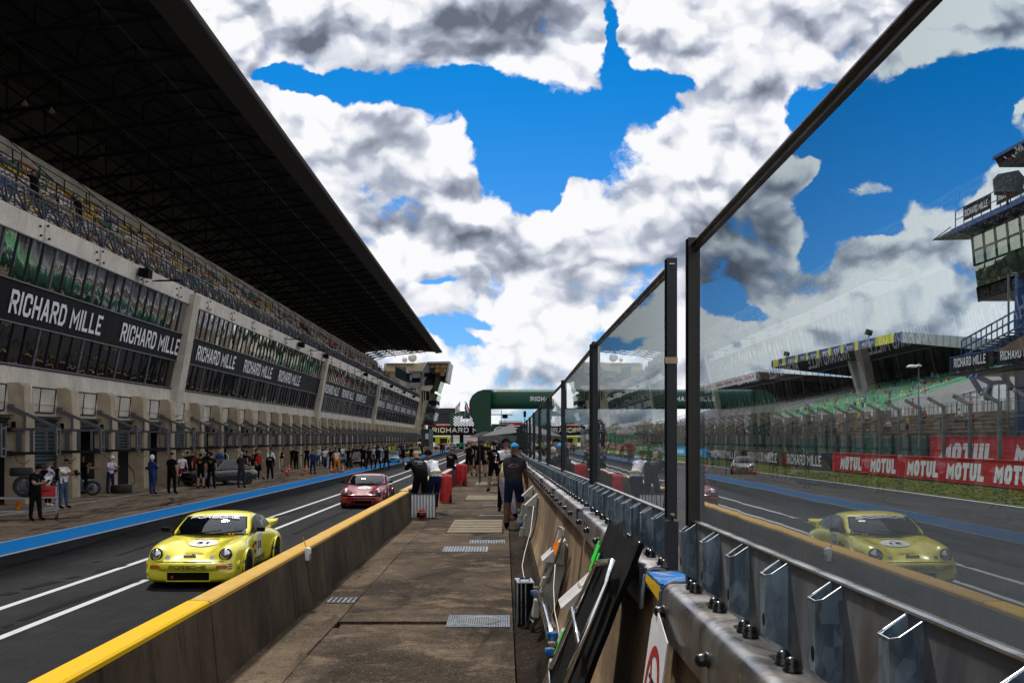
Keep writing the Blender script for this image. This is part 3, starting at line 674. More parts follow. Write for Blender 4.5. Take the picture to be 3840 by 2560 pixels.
for i, (a, c) in enumerate(PAN):
    nm = SIDES[i] if i < 4 else ordn(i)+' glass screen counted from the camera along the barrier'
    ang = math.atan2(c[1]-a[1], c[0]-a[0]); L = math.hypot(c[1]-a[1], c[0]-a[0])
    t = thing('glass_screen', nm, 'glass screen', (a[1],a[0],HC), -ang, 'glass screens on the barrier')
    def zz(k, s): return a[k]+(c[k]-a[k])*s
    far = i > 8
    # pane (double faced thin sheet), seal, frame rails, posts
    m = MB(); e = .02
    m.quad((.006,e,zz(2,0)+.004),(.006,L-e,zz(2,1)+.004),(.006,L-e,zz(3,1)-.01),(.006,e,zz(3,0)-.01),'screen_glass'); m.build('pane', t, recalc=False)
    m = MB(); m.bar((.006,0,zz(3,0)+.003),(.006,L,zz(3,1)+.003),.016,.022,'frame_brown' if i == 0 else 'post_dark'); m.bar((.0,0,zz(3,0)+.0155),(.0,L,zz(3,1)+.0155),.022,.004,'silver')
    m.build('top_rail', t)
    m = MB(); m.bar((.006,0,zz(2,0)-.002),(.006,L,zz(2,1)-.002),.010,.010,'seal'); m.build('rubber_seal', t)
    mp = 'frame_brown' if i == 0 else 'post_dark'
    for s_ in (0, 1):
        y = L*s_ + (-.02 if s_ else .02); m = MB(); m.box((0,y+(0.0),(zz(2,s_)+zz(3,s_))/2+.01),(.042,.034,zz(3,s_)-zz(2,s_)+.06),mp)
        m.box((-.012,y,(zz(2,s_)+zz(3,s_))/2+.01),(.03,.018,zz(3,s_)-zz(2,s_)+.05),'black')
        if not far: m.box((0,y,zz(2,s_)-.13),(.05,.05,.2),'dark_steel'); m.box((0,y,zz(4,s_)+.045),(.045,.045,.06),'silver')
        m.build('post', t)
    if i == 1:
        m = MB(); m.box((-.002,.02,.32),(.05,.038,.026),'cloth_khaki'); m.build('tape', t)
    # steel face plate with ribs, cap
    m = MB(); th = .006
    m.add([(.0,0,zz(2,0)),(.0,L,zz(2,1)),(.0,L,zz(4,1)),(.0,0,zz(4,0)),(th,0,zz(2,0)),(th,L,zz(2,1)),(th,L,zz(4,1)),(th,0,zz(4,0))],[(0,1,2,3),(7,6,5,4),(0,4,5,1)],'galv_plate')
    m.build('face_plate', t)
    m = MB(); m.bar((.0,0,zz(2,0)+.001),(.0,L,zz(2,1)+.001),.012,.005,'silver'); m.build('plate_edge', t)
    m = MB(); prof = [(.012,.0),(-.070,.0),(-.088,-.004),(-.102,-.014),(-.112,-.03),(-.124,-.165),(-.120,-.165),(-.107,-.031),(-.098,-.018),(-.086,-.009),(-.07,-.006),(.012,-.006)]
    n = len(prof); y0 = .0 if i != 1 else .0
    vs = [(x,y0,zz(4,0)+z) for x,z in prof]+[(x,L-.0,zz(4,1)+z) for x,z in prof]
    m.add(vs, [(k,(k+1)%n,n+(k+1)%n,n+k) for k in range(n)]+[tuple(range(n))[::-1], tuple(range(n,2*n))], 'cap_steel'); me = m.build('steel_cap', t); shade_auto(me.data, 50)
    if not far:
        m = MB(); m.bar((-.118,.006,zz(4,0)-.08),(-.118,.006,zz(4,0)-.001),.03,.01,'dark_steel')
        for k in (0,1):
            y = .004 if k == 0 else L-.004
            pts = [(-.128,y,zz(4,k)-.168),(-.116,y,zz(4,k)-.028),(-.10,y,zz(4,k)-.008),(-.07,y,zz(4,k)+.004),(-.006,y,zz(4,k)+.004),(-.004,y,zz(4,k)+.05)]
            m.tube(pts, .0055, 'galv', 6)
        m.build('cap_edge', t)
    y = .30 if i == 1 else .18; first = .02
    off = (3.63-2.0) if i == 0 else 0
    pitch = .39
    y = (L-.055)
    cnt = 0
    while y > .05:
        if not (i == 0 and y < 2.4):
            o = bpy.data.objects.new('rib', RIB); COL.objects.link(o); o.parent = t; s_ = y/L
            o.location = (-.001,y,zz(2,s_)); o.scale = (1,1,(zz(2,s_)-zz(4,s_))/.222)
            if i < 7:
                for dy in ((-.10,-.17) if i == 0 else (-.12,-.19)):
                    o = bpy.data.objects.new('bolt_cap', BOLT); COL.objects.link(o); o.parent = t; s2 = max(0,(y+dy)/L); o.location = (-.030,y+dy,zz(4,s2)); o.scale = (.9,.9,.9)
            if i < 7 and cnt % 2 == 0:
                o = bpy.data.objects.new('bolt_cap', BOLT); COL.objects.link(o); o.parent = t; o.location = (-.117,y-.05,zz(4,s_)-.085); o.rotation_euler = (0,R(-95),0)
        y -= pitch if i == 0 else .385
        cnt += 1
# blue painted concrete in the gap between the first two screens
m = MB(); m.add([(.575,3.66,HC-.5345),(.75,3.66,HC-.5345),(.75,4.02,HC-.5365),(.575,4.02,HC-.5365),(.575,3.66,HC-.60),(.575,4.02,HC-.60),(.75,3.66,HC-.60),(.75,4.02,HC-.60)],[(0,1,2,3),(0,3,5,4),(0,4,6,1)],'blue_paint'); m.build('painted_gap', wall)
m = MB(); m.add([(.571,3.66,HC-.545),(.571,4.02,HC-.545),(.567,4.02,HC-.575),(.567,3.66,HC-.60)],[(0,1,2,3)],'yellow_paint'); m.build('painted_edge', wall)
# white stencilled letters on the nearest face plate
M('stencil', (.012,.012,.014), .6)
t0 = [o for o in bpy.data.objects if o.name == 'glass_screen'][0]
add_text('HBo', (-.0025,5.50,-.42), (0,1,0), (0,0,1), .13, .085, 'stencil', t0, 'stencil_mark', bold=.02)

# things along the barrier -------------------------------------------------
def cabinet(d, k, xo, label):
    t = thing('electric_cabinet', label, 'cabinet', (xo,d,WZ), 0, 'grey electric cabinets fixed to the barrier')
    M('cabinet_grey', (.42,.43,.37), .45, var=.08); M('hood_grey', (.56,.55,.55), .4, var=.08)
    # inclined body following the barrier face
    m = MB(); vs = []
    for z, x in ((.28,.0),(.95,.22)):
        vs += [(x-.10,-.10,z),(x+.06,-.10,z-.02),(x+.06,.12,z-.02),(x-.10,.12,z)]
    m.add(vs, [(0,1,2,3)[::-1],(4,5,6,7),(0,1,5,4),(1,2,6,5),(2,3,7,6),(3,0,4,7)], 'cabinet_grey'); m.build('body', t, bevel=.012)
    m = MB(); m.add([(-.115,-.13,.26),(-.05,-.13,.26),(-.05,.04,.26),(-.115,.04,.26),(-.09,-.13,.42),(-.02,-.13,.42),(-.02,.04,.42),(-.09,.04,.42)],[(0,1,2,3)[::-1],(4,5,6,7),(0,1,5,4),(1,2,6,5),(2,3,7,6),(3,0,4,7)],'cabinet_grey'); m.build('socket_housing', t, bevel=.01)
    m = MB(); m.lathe([(.03,0),(.034,.01),(.034,.05),(.0002,.055)], (-.09,-.06,.46), 'blue_paint', 12); m.lathe([(.028,0),(.028,.03)], (-.07,.05,.5), 'plate_cream', 10); m.build('socket', t, True)
    m = MB(); m.add([(-.04,-.12,.55),(.0,-.12,.55),(.0,-.02,.55),(-.04,-.02,.55),(-.01,-.12,.64),(.03,-.12,.64),(.03,-.02,.64),(-.01,-.02,.64)],[(0,1,2,3)[::-1],(4,5,6,7),(0,1,5,4),(1,2,6,5),(2,3,7,6),(3,0,4,7)],'cabinet_grey'); m.build('switch_box', t, bevel=.006)
    # pitched hood: folded sheet, gable towards the camera
    m = MB(); a = (.02,-.20,.80); bpt = (.25,-.18,.99); c = (.17,-.22,.80)
    vs = [(-.02,-.17,.80),(.20,-.17,1.0),(.18,-.17,.77),(-.02,.20,.80),(.20,.20,1.0),(.18,.20,.77)]
    m.add(vs, [(0,1,2),(5,4,3),(0,3,4,1)], 'hood_grey'); m.add([(v[0]+.006,v[1],v[2]-.008) for v in vs], [(0,1,4,3)], 'hood_grey'); m.build('hood', t)
    return t
cabinet(6.9,1,.40,'grey electric cabinet with pitched hood, nearest the camera, behind the black board')
cabinet(9.5,1,.37,'grey electric cabinet with pitched hood beside the aluminium frame and black case')
cabinet(17.2,1,.36,'nearer of the two hooded cabinets standing close together by the cap wearing man')
cabinet(20.0,1,.36,'farther of the two hooded cabinets standing close together by the cap wearing man')
# black covered timing board with chrome frame
t = thing('timing_board', 'black sheeted board with chrome tube frame and green marks leaning on the barrier', 'board', (.1,4.9,WZ))
def bp(u, v, n=0):   # u across (0 near .. 1 far) v height, n off the surface
    top = Vector((.555,4.12+1.12*u,HC-.44+.0*u)); bot = Vector((.05,4.55+1.25*u,WZ+.01)); p = bot.lerp(top, v)
    return p + Vector((-.86,-.12,.40))*n - Vector((.1,4.9,WZ))
m = MB(); N = 12; vs = []; rnd = random.Random(5)
for i in range(N+1):
    for j in range(N+1): vs.append(bp(i/N, j/N+(rnd.uniform(-.012,.02) if j == N else 0), rnd.uniform(0,.008)))
fs = [(i*(N+1)+j,(i+1)*(N+1)+j,(i+1)*(N+1)+j+1,i*(N+1)+j+1) for i in range(N) for j in range(N)]
k = len(vs); vs2 = [v - Vector((-.86,-.12,.40))*.025 for v in vs]
rim = [i*(N+1) for i in range(N+1)]+[N*(N+1)+j for j in range(1,N+1)]+[i*(N+1)+N for i in range(N-1,-1,-1)]+[j for j in range(N-1,0,-1)]
fs2 = [(rim[q],rim[(q+1)%len(rim)],k+rim[(q+1)%len(rim)],k+rim[q]) for q in range(len(rim))]
m.add(vs+vs2, fs+fs2+[tuple(i+k for i in f) for f in fs], 'black'); o = m.build('cover', t); shade_auto(o.data, 50)
m = MB(); a0, a1 = .28, .70
m.tube([bp(.60,-.02,.10),bp(.58,.80,.06),bp(.52,.88,.06),bp(.14,.92,.06),bp(.06,.86,.06),bp(.06,-.02,.10)], .018, 'chrome', 10); m.build('tube_frame', t, True)
for v in (.22,.46,.68):
    m = MB(); m.tube([bp(.06,v,.085),bp(.60,v+.03,.085)], .012, 'chrome', 8); m.build('crossbar', t, True)
M('green_glow', (.02,.75,.06), .5, var=.05)
for (u,v,w,h) in ((.86,.86,.05,.07),(.80,.83,.05,.09),(.70,.81,.05,.09),(.90,.5,.03,.10),(.86,.48,.03,.08),(.62,.22,.10,.035),(.72,.06,.12,.05)):
    m = MB(); m.sheet(bp(u,v,.035),bp(u+w,v,.035),bp(u+w,v+h,.035),bp(u,v+h,.035),.004,'green_glow'); m.build('green_mark', t)
m = MB(); m.tube([bp(.60,.24,.04),bp(.72,.20,.04),bp(.80,.12,.04),bp(.80,.02,.04)], .008, 'green_glow', 6); m.build('green_line', t)
m = MB(); m.sheet(bp(.14,.62,.036),bp(.24,.62,.036),bp(.24,.86,.036),bp(.14,.86,.036),.004,'dark_steel'); m.build('display', t)
m = MB(); m.sheet(bp(.20,.60,.041),bp(.215,.60,.041),bp(.215,.78,.041),bp(.20,.78,.041),.003,'cloth_pink'); m.build('red_strip', t)
m = MB(); m.sheet(bp(.15,.815,.041),bp(.20,.815,.041),bp(.20,.84,.041),bp(.15,.84,.041),.003,'cloth_teal'); m.build('teal_mark', t)
# aluminium pit frame
t = thing('tube_frame', 'aluminium ladder like frame with orange label leaning beside the black case', 'frame', (.26,9.6,WZ))
O = Vector((.26,9.6,WZ))
m = MB(); a = Vector((.255,9.9,WZ)); bq = Vector((.54,8.96,HC-.84)); c = Vector((.22,10.15,WZ)); e = Vector((.505,9.35,HC-.85))
m.tube([a-O, a.lerp(bq,.96)-O, bq.lerp(e,.12)+Vector((0,0,.02))-O, bq.lerp(e,.88)+Vector((0,0,.02))-O, e.lerp(c,.06)-O, c-O], .013, 'silver', 8); m.build('rail', t, True)
for v in (.12,.34,.58):
    m = MB(); m.tube([a.lerp(bq,v)-O, c.lerp(e,v)-O], .009, 'silver', 6); m.build('rung', t)
m = MB(); p0 = a.lerp(bq,.78)-O; p1 = c.lerp(e,.78)-O; p2 = c.lerp(e,.90)-O; p3 = a.lerp(bq,.90)-O; m.sheet(p0,p1,p2,p3,.004,'cloth_orange'); m.build('label_plate', t)
m = MB(); m.tube([c.lerp(e,.74)-O, c.lerp(e,.6)+Vector((.02,0,0))-O, a.lerp(bq,.55)-O], .012, 'cloth_orange', 6); m.build('strap', t)
# flight case
t = thing('flight_case', 'black case with aluminium edges standing upright in the gutter', 'case', (.205,10.5,WZ+.02), R(4))
m = MB(); m.bb((-.085,-.16,0),(.085,.16,.43),'black'); m.build('body', t)
for x in (-.086,.086):
    for y in (-.161,.161):
        m = MB(); m.bb((x-.008,y-.008,0),(x+.008,y+.008,.435),'silver'); m.build('edge_strip', t)
m = MB(); m.bb((-.006,-.166,0),(.006,-.160,.43),'silver'); m.bb((-.05,-.166,0),(-.04,-.160,.43),'silver'); m.bb((-.088,-.165,.425),(.088,.165,.437),'silver'); m.build('trim', t)
m = MB(); m.tube([(-.05,-.05,.437),(-.05,-.05,.46),(.05,-.05,.46),(.05,-.05,.437)], .008, 'black', 6); m.build('handle', t)
# white cable, metal duct, sign
m = MB(); pts = [P(2001,1897,12.5),P(1990,1990,11.8),P(1968,2070,11.2),P(1958,2120,10.9),P(1964,2160,10.7),P(1976,2178,10.5)]
m.tube(pts, .0038, 'white', 6); o = m.build('cable', None, True); tag(o,'thin white cable hanging from the barrier to the black case','cable','white cables on the barrier')
m = MB(); pts = [P(2082,2115,8.9),P(2076,2200,8.6),P(2080,2290,8.2),P(2092,2345,7.9),P(2100,2400,7.5)]
m.tube(pts, .0035, 'white', 6); o = m.build('cable', None, True); tag(o,'thin white cable beside the nearest cabinet','cable','white cables on the barrier')
t = thing('metal_duct', 'bent bright sheet metal duct lying at the barrier foot between cabinets', 'duct', P(2050,2300,8.4))
m = MB(); O = P(2050,2300,8.4); pts = [P(2028,2225,9.3)-O,P(2046,2290,8.6)-O,P(2062,2350,7.9)-O,P(2072,2400,7.3)-O]; m.tube(pts, .045, 'chrome', 10); m.build('duct', t, True)
m = MB(); m.lathe([(.04,0),(.04,.06)], pts[-1], 'blue_paint', 12); m.build('blue_coupling', t)
t = thing('warning_sign', 'white sign with red ring and slash leaning on the barrier, mostly edge on', 'sign', (.5,3.4,WZ))
def sp(u, v, n=0):
    bot = Vector((.478,3.26+.36*u,HC-1.10)); top = Vector((.545,3.26+.36*u,HC-.60)); return bot.lerp(top, v)+Vector((-.97,-.05,.22))*n-Vector((.5,3.4,WZ))
m = MB(); c_ = [sp(0,0),sp(1,0),sp(1,.88),sp(.85,1),sp(0,.86)]; n_ = Vector((-.97,-.05,.22))*.004
m.add([v for v in c_]+[v+n_ for v in c_], [(0,1,2,3,4),(9,8,7,6,5)]+[(i,(i+1)%5,5+(i+1)%5,5+i) for i in range(5)], 'white'); m.build('plate', t)
M('sign_red', (.42,.02,.02), .5)
m = MB(); K = 32
rg = lambda r, q: sp(.5+r*math.cos(q), .42+r*math.sin(q)*.86, .0062)
m.add([rg(.40,2*PI*k/K) for k in range(K)]+[rg(.32,2*PI*k/K) for k in range(K)], [(k,(k+1)%K,K+(k+1)%K,K+k) for k in range(K)], 'sign_red'); m.build('ring', t, recalc=False)
m = MB(); m.add([rg(.33,R(50)),rg(.33,R(60)),rg(.33,R(230)),rg(.33,R(240))],[(0,1,2,3)],'sign_red'); m.build('slash', t, recalc=False)
m = MB(); m.add([sp(.42,.35,.0055),sp(.6,.37,.0055),sp(.64,.50,.0055),sp(.46,.48,.0055)],[(0,1,2,3)],'black'); m.add([sp(.3,.5,.0055),sp(.72,.52,.0055),sp(.72,.55,.0055),sp(.3,.53,.0055)],[(0,1,2,3)],'black'); m.build('symbol', t, recalc=False)
# white fluted panel with helmet
t = thing('fluted_panel', 'white fluted upright panel blocking the gap in the left wall', 'panel', (-2.0,24.35,WZ))
m = MB()
for i in range(8):
    x = -.26+i*.0745; m.prism([(x-.030,-.012),(x-.018,-.032),(x+.018,-.032),(x+.030,-.012),(x+.030,.01),(x-.030,.01)], .02, .575, 'white', 'XY' )
m.mesh; pan = m.build('flutes', t)
m = MB(); m.bb((-.31,-.005,.0),(.31,.02,.585),'post_dark'); m.build('backing', t)
m = MB(); m.bb((-.33,-.04,.578),(.36,.03,.600),'post_dark'); m.bb((-.3,-.04,-.0),(.3,.03,.018),'post_dark'); m.build('rim', t)
t = thing('helmet', 'red and yellow crash helmet on the ground before the white fluted panel', 'helmet', (-2.01,24.05,WZ))
m = MB(); m.sphere((0,0,.12), .125, 'cloth_maroon', 16, (1,1.1,1), -55); m.build('shell', t, True)
m = MB(); m.sphere((0,-.02,.115), .122, 'black_gloss', 16, (.85,1.1,.45), -80, 80); m.build('visor', t, True)
m = MB(); m.lathe([(.128,.0),(.128,.022)], (0,0,.165), 'cloth_yellow', 16, 'Z', (.86,.95,1)); m.build('stripe', t, True)
# red covered trolleys
def trolley(x, y, w, h, rz, label, sd):
    t = thing('covered_trolley', label, 'trolley', (x,y,WZ), rz, 'red sheeted trolleys along the low wall'); rnd = random.Random(sd)
    M('red_sheet', (.52,.018,.022), .45, var=.3, scale=5, bump=.3)
    m = MB(); K = 22; J = 9; vs = []
    for j in range(J+1):
        v = j/J
        for k in range(K):
            q = 2*PI*k/K; s = 1/(abs(math.cos(q))**6+abs(math.sin(q))**6)**(1/6)
            r = .5*(1.0+.06*math.sin(k*2.1+sd)*(1-v)+rnd.uniform(-.03,.03))*(1-.10*v-.12*max(0,v-.85))
            vs.append((w*r*s*math.cos(q)+.03*v*math.sin(sd), .42*r*s*math.sin(q), .03+h*v+(rnd.uniform(-.03,.03) if j in (J,0) else 0)))
    m.add(vs, [(j*K+k,j*K+(k+1)%K,(j+1)*K+(k+1)%K,(j+1)*K+k) for j in range(J) for k in range(K)]+[tuple(J*K+k for k in range(K))], 'red_sheet'); m.build('sheet', t, True)
    m = MB(); m.lathe([(.12,-.03),(.13,0),(.12,.03)], (w*.42,.10,.125), 'rubber', 14, 'X'); m.build('wheel', t)
    m = MB(); m.lathe([(.12,-.03),(.13,0),(.12,.03)], (w*.42,-.16,.125), 'rubber', 14, 'X'); m.build('wheel', t)
    m = MB(); m.tube([(-w*.3,0,h),(-w*.3,0,h+.04),(w*.35,0,h+.045),(w*.35,0,h)], .02, 'cloth_maroon', 8); m.build('handle', t)
    return t
trolley(-1.80,30.3,.36,.80,R(5),'tall red sheeted trolley beside the man in the white top',1)
trolley(-1.82,41.2,.46,.84,R(-14),'wide leaning red sheeted trolley with pale lid by the sitting man',2)
trolley(-1.98,64.5,.40,.80,R(8),'farthest red sheeted trolley, half hidden among black clad people',3)
# grey canopy and parasol
t = thing('pit_canopy', 'narrow grey fabric canopy on poles beside the barrier', 'canopy', (-.15,43,WZ))
M('grey_fabric', (.12,.125,.135), .8, var=.25, bump=.4)
m = MB(); m.add([(-.95,-.6,2.02),(.66,-.6,2.20),(.66,1.0,2.20),(-.95,1.0,2.02),(.42,-.1,2.56),(.55,.6,2.56)],[(0,1,4),(1,2,5,4),(2,3,5),(3,0,4,5),(0,3,2,1)],'grey_fabric'); m.build('roof', t)
m = MB(); m.bb((-.95,-.61,1.84),(.66,-.59,2.06),'grey_fabric'); m.build('valance', t)
for x in (-.93,.63):
    for y in (-.58,.98):
        m = MB(); m.tube([(x,y,0),(x,y,2.02)], .018, 'dark_steel', 6); m.build('pole', t)
m = MB(); m.tube([(.3,-.3,1.9),(.62,-.45,1.1)], .02, 'cloth_yellow', 6); m.tube([(.1,-.3,1.8),(.5,-.45,1.2)], .02, 'cloth_yellow', 6); m.build('yellow_strap', t)
t = thing('parasol', 'small black parasol on a thin pole beyond the grey canopy', 'parasol', (-1.55,58,WZ))
m = MB(); m.lathe([(.98,2.05),(.6,2.22),(.05,2.36),(.0002,2.37)], (.45,0,0), 'black', 10); m.build('canopy', t)
m = MB(); m.tube([(.0,0,0),(.0,0,2.3)], .022, 'black', 6); m.build('pole', t)
# ------------------------------------------------------------------ grandstand building over the pit garages (left)
BB = Vector((-18.6, 14.8, 0)); BL = -BB
bld = thing('pit_building', 'long concrete pit garage building with leaning glass facade and roofed grandstand on top', 'building', BB)
def part(m, name, par=None, smooth=False):
    o = m.build(name, par or bld, smooth); 
    if par is None or par is bld: o.location = BL
    return o
def FX(z): return -19.38 + (z-5.4)*.212            # leaning facade plane
SEG0 = -28.6; SL = 43.4; YE = 214.0
bounds = [SEG0, 14.8, 58.2, 101.6, 145.0, YE]
doors_y = []
for s in range(5):
    ya, yb = bounds[s], bounds[s+1]
    # wall between the garage openings and the glass
    m = MB(); m.prism([(-19.36,5.38),(-19.24,3.95),(-19.3,3.95),(-20.2,3.95),(-20.2,5.38)], ya, yb, 'facade_concrete'); part(m, 'upper_wall')
    m = MB(); m.prism([(FX(5.46),5.46),(FX(5.3)+.03,5.30),(FX(5.3)-.5,5.30),(FX(5.46)-.5,5.46)], ya+.5, yb-.5, 'dark_steel'); part(m, 'sill')
    # beam above the glass
    gap = .12
    m = MB(); m.prism([(FX(10.3)+.05,10.32),(FX(10.3)+.16,11.15),(-19.2,11.15),(-19.2,10.32)], ya+(.6 if s else 0)-.1*0, yb-.02+.4*(0), 'beam_concrete'); part(m, 'beam')
    m = MB()
    y = ya+3
    while y < yb:
        for dy, dz in ((-.35,.15),(.35,.15),(-.5,.48),(.12,.62)): m.lathe([(.045,0),(.045,.07),(.0002,.075)], (FX(10.3)+.10+dz*.13,y+dy,10.35+dz), 'black', 8, 'X')
        m.bb((FX(10.3)+.0,y-.012,10.33),(FX(10.3)+.165,y+.012,11.153),'facade_concrete')
        y += 5.4
    part(m, 'beam_fixings')
    # slanted column at the joint
    if 0 < s:
        m = MB(); m.prism([(FX(10.9)+.30,10.9),(-18.95,5.0),(-19.15,3.9),(-20.4,3.9),(-20.2,10.9)], ya-.55, ya+.55, 'facade_concrete'); part(m, 'column')
# glazing: each window a part, panes shared, two rows + black banner row between
nwin = 0
rowz = [(8.62,10.28,'mirror_top'),(5.48,6.98,'mirror_low')]
rnd = random.Random(11)
for s in range(5):
    ya, yb = bounds[s]+.6, bounds[s+1]-.6; n = 10 if s < 4 else 14; w = (yb-ya)/n
    if s == 0: rng = range(8, 10)
    else: rng = range(n)
    for i in rng:
        for (z0, z1, mt) in rowz:
            y0 = ya+i*w
            mm = mt if (s < 3 or mt == 'mirror_top') else 'mirror_far'
            m = MB()
            for k in range(4):
                a = y0+.06+k*(w-.06)/4; b_ = y0+(k+1)*(w-.06)/4; j = [rnd.uniform(-.010,.010) for _ in range(4)]
                m.quad((FX(z0)+j[0],a,z0),(FX(z0)+j[1],b_,z0),(FX(z1)+j[2],b_,z1),(FX(z1)+j[3],a,z1),mm)
            win = part(m, 'window'); nwin += 1
            m = MB()
            for k in range(5):
                a = y0+.03+k*(w-.06)/4; ww = .07 if k in (0,4) else .035
                if k == 4: continue
                m.bar((FX(z0)+.03,a,z0),(FX(z1)+.03,a,z1),ww*1.5 if k == 0 else ww,.06,'dark_steel' if k else 'frame_grey')
            m.build('window_frame', win)
    m = MB()
    for z, h in ((5.46,.10),(7.02,.09),(8.58,.09),(10.29,.12)): m.bar((FX(z)+.04,bounds[s]+.5,z),(FX(z)+.04,bounds[s+1]-.5,z),h,.05,'frame_grey')
    part(m, 'glazing_rail')
    m = MB(); m.sheet((FX(7.05)+.015,ya,7.06),(FX(7.05)+.015,yb,7.06),(FX(8.54)+.015,yb,8.54),(FX(8.54)+.015,ya,8.54),.02,'banner_black')
    for i in range(n*2+1):
        y = ya+i*(yb-ya)/(n*2); m.bar((FX(7.06)+.022,y,7.06),(FX(8.54)+.022,y,8.54),.018,.006,'dark_steel')
    ban = part(m, 'banner')
    y = bounds[s]+1.6 if s else bounds[s]+1.6+33
    first = {1: 23.2+3.8, 2: 60.9}
    st = {0: 4.0, 1: 26.9, 2: 60.9, 3: 104.3, 4: 147.7}[s]
    if s == 0: st = 4.0
    y = st
    up = Vector((.212,0,1)).normalized()
    while y+8.8 < yb+.3:
        block_text('RICHARD MILLE', (FX(7.34)+.05,y,7.34), (0,1,0), up, 8.6, .92, 'letter_white', ban, th=.17, asp=.50)
        y += 11.0
# garages: doors, piers
ys = []
d0 = 38.6-4.23*6
for s, (a, n) in enumerate(((38.6-4.23*8, 13),(60.9,10),(60.9+43.4,10),(60.9+86.8,16))):
    for i in range(n):
        y = a+i*4.23
        if s == 0 and y > 56.5: continue
        ys.append(y)
M('shutter', (.055,.075,.085), .45, .4, var=.15)
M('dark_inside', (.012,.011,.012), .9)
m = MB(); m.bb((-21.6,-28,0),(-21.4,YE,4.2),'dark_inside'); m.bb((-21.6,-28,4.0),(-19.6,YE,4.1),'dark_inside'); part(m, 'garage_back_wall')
pn = 0
for i, y in enumerate(ys):
    if y < 18: continue
    m = MB(); m.prism([(-18.6,0),(-18.6,3.55),(-18.66,4.55),(-18.86,4.72),(-19.4,4.72),(-19.4,0)], y, y+.78, 'pier_concrete'); part(m, 'pier')
    if i+1 < len(ys):
        yn = min(ys[i+1], y+5.6)
        if yn-y > 5: m = MB(); m.bb((-19.2,yn-1.1,0),(-20.3,yn,4.3),'pier_concrete'); part(m, 'side_wall'); yn -= 1.1
        closed = y < 41 and y > 36 or (y > 45 and i % 5 == 2)
        zb = 0 if (36 < y < 41) else (1.9 if i % 2 == 0 else 3.0)
        m = MB(); k = 0; z = zb+.02
        while z < 3.3:
            m.prism([(-19.30,z),(-19.25,z+.055),(-19.25,z+.10),(-19.30,z+.155)], y+.78, yn, 'shutter', cap=False); z += .16
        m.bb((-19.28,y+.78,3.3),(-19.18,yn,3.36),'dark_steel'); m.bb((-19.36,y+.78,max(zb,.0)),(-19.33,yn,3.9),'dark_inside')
        part(m, 'garage_door')
        m = MB(); m.bb((-20.2,y+.78,3.37),(-19.27,yn,4.0),'facade_concrete'); m.bb((-19.3,y+.9,3.42),(-19.0,yn-.1,3.46),'dark_steel'); part(m, 'lintel')
        if y < 130:
            m = MB(); yy0, yy1 = y+1.05, yn-.45; zA, zB = 3.62, 4.62
            pts = [(-19.20,yy0,zA),(-19.20,yy1,zA),(-19.10,yy1,zB),(-19.10,yy0,zB)]
            m.tube(pts, .035, 'dark_steel', 4, True); m.bar((-19.2,(yy0+yy1)/2,zA),(-19.10,(yy0+yy1)/2,zB),.035,.035,'dark_steel'); part(m, 'vent_frame')
    if y < 140:
        m = MB(); m.tube([(-18.42,y+.12,3.92),(-18.42,y+.12,4.62),(-18.9,y+.10,4.62),(-18.9,y+.10,3.92)], .022, 'white', 4, True); part(m, 'sign_bracket')
    # steel boom mounted on the pier
    pn += 1
BY = [y for y in ys if y > 30]
def boom():
    t = thing('boom_frame', 'x', 'boom frame', (-18.6,BY[0],0), 0, 'grey steel boom frames on the garage piers')
    m = MB(); x0, x1 = -.55, 1.28; yb = -.10
    m.bar((x0-.05,yb,2.90),(x1,yb,2.90),.10,.11,'frame_grey'); m.bar((x0-.05,yb,1.98),(x1-.02,yb,1.98),.12,.11,'dark_steel')
    m.bar((x0,yb,3.78),(x1,yb,2.96),.10,.12,'frame_grey'); m.bar((x0-.05,yb,3.80),(x0+.15,yb,3.80),.12,.16,'frame_grey')
    m.build('arm', t)
    m = MB()
    for x, w in ((-.18,.20),(.30,.14),(.86,.09)): m.bar((x,yb,1.98),(x,yb,2.92),w,.05,'frame_grey')
    m.bar((.04,yb,2.9),(.04,yb,3.55),.08,.06,'frame_grey'); m.build('upright', t)
    m = MB(); m.bar((x1-.04,yb,1.90),(x1-.04,yb,3.0),.09,.10,'frame_grey'); m.bar((x1-.04,yb+.32,1.90),(x1-.04,yb+.32,3.0),.07,.07,'frame_grey')
    for z in (1.93,2.2,2.9): m.bar((x1-.04,yb,z),(x1-.04,yb+.34,z),.06,.06,'frame_grey')
    m.build('end_frame', t)
    m = MB(); m.box((-.60,yb,2.90),(.3,.16,.14),'dark_steel'); m.box((-.60,yb,1.98),(.3,.16,.18),'dark_steel'); m.box((-.42,-.03,3.05),(.12,.16,.30),'black'); m.build('mounting', t)
    m = MB(); m.box((.2,yb-.02,.98),(.001,.001,.001),'dark_steel')
    m = MB(); m.box((.06,.40,1.02),(.16,.36,.12),'dark_steel'); m.build('hose_bracket', t)
    m = MB(); m.tube([(-.3,yb-.1,1.9),(-.2,yb-.1,1.65),(.02,yb-.05,1.55),(.03,.3,1.7)], .012, 'black', 5); m.build('hose', t)
    return t
b0 = boom()
for i, y in enumerate(BY):
    lb = ('grey steel boom frame on the garage pier at the left edge' if i == 0 else ordn(i)+' grey steel boom frame of the garage row, counted from the left edge')
    if i == 0: b0['label'] = lb; b0.location.y = y
    else: copy_tree(b0, (-18.6,y,0), label=lb)
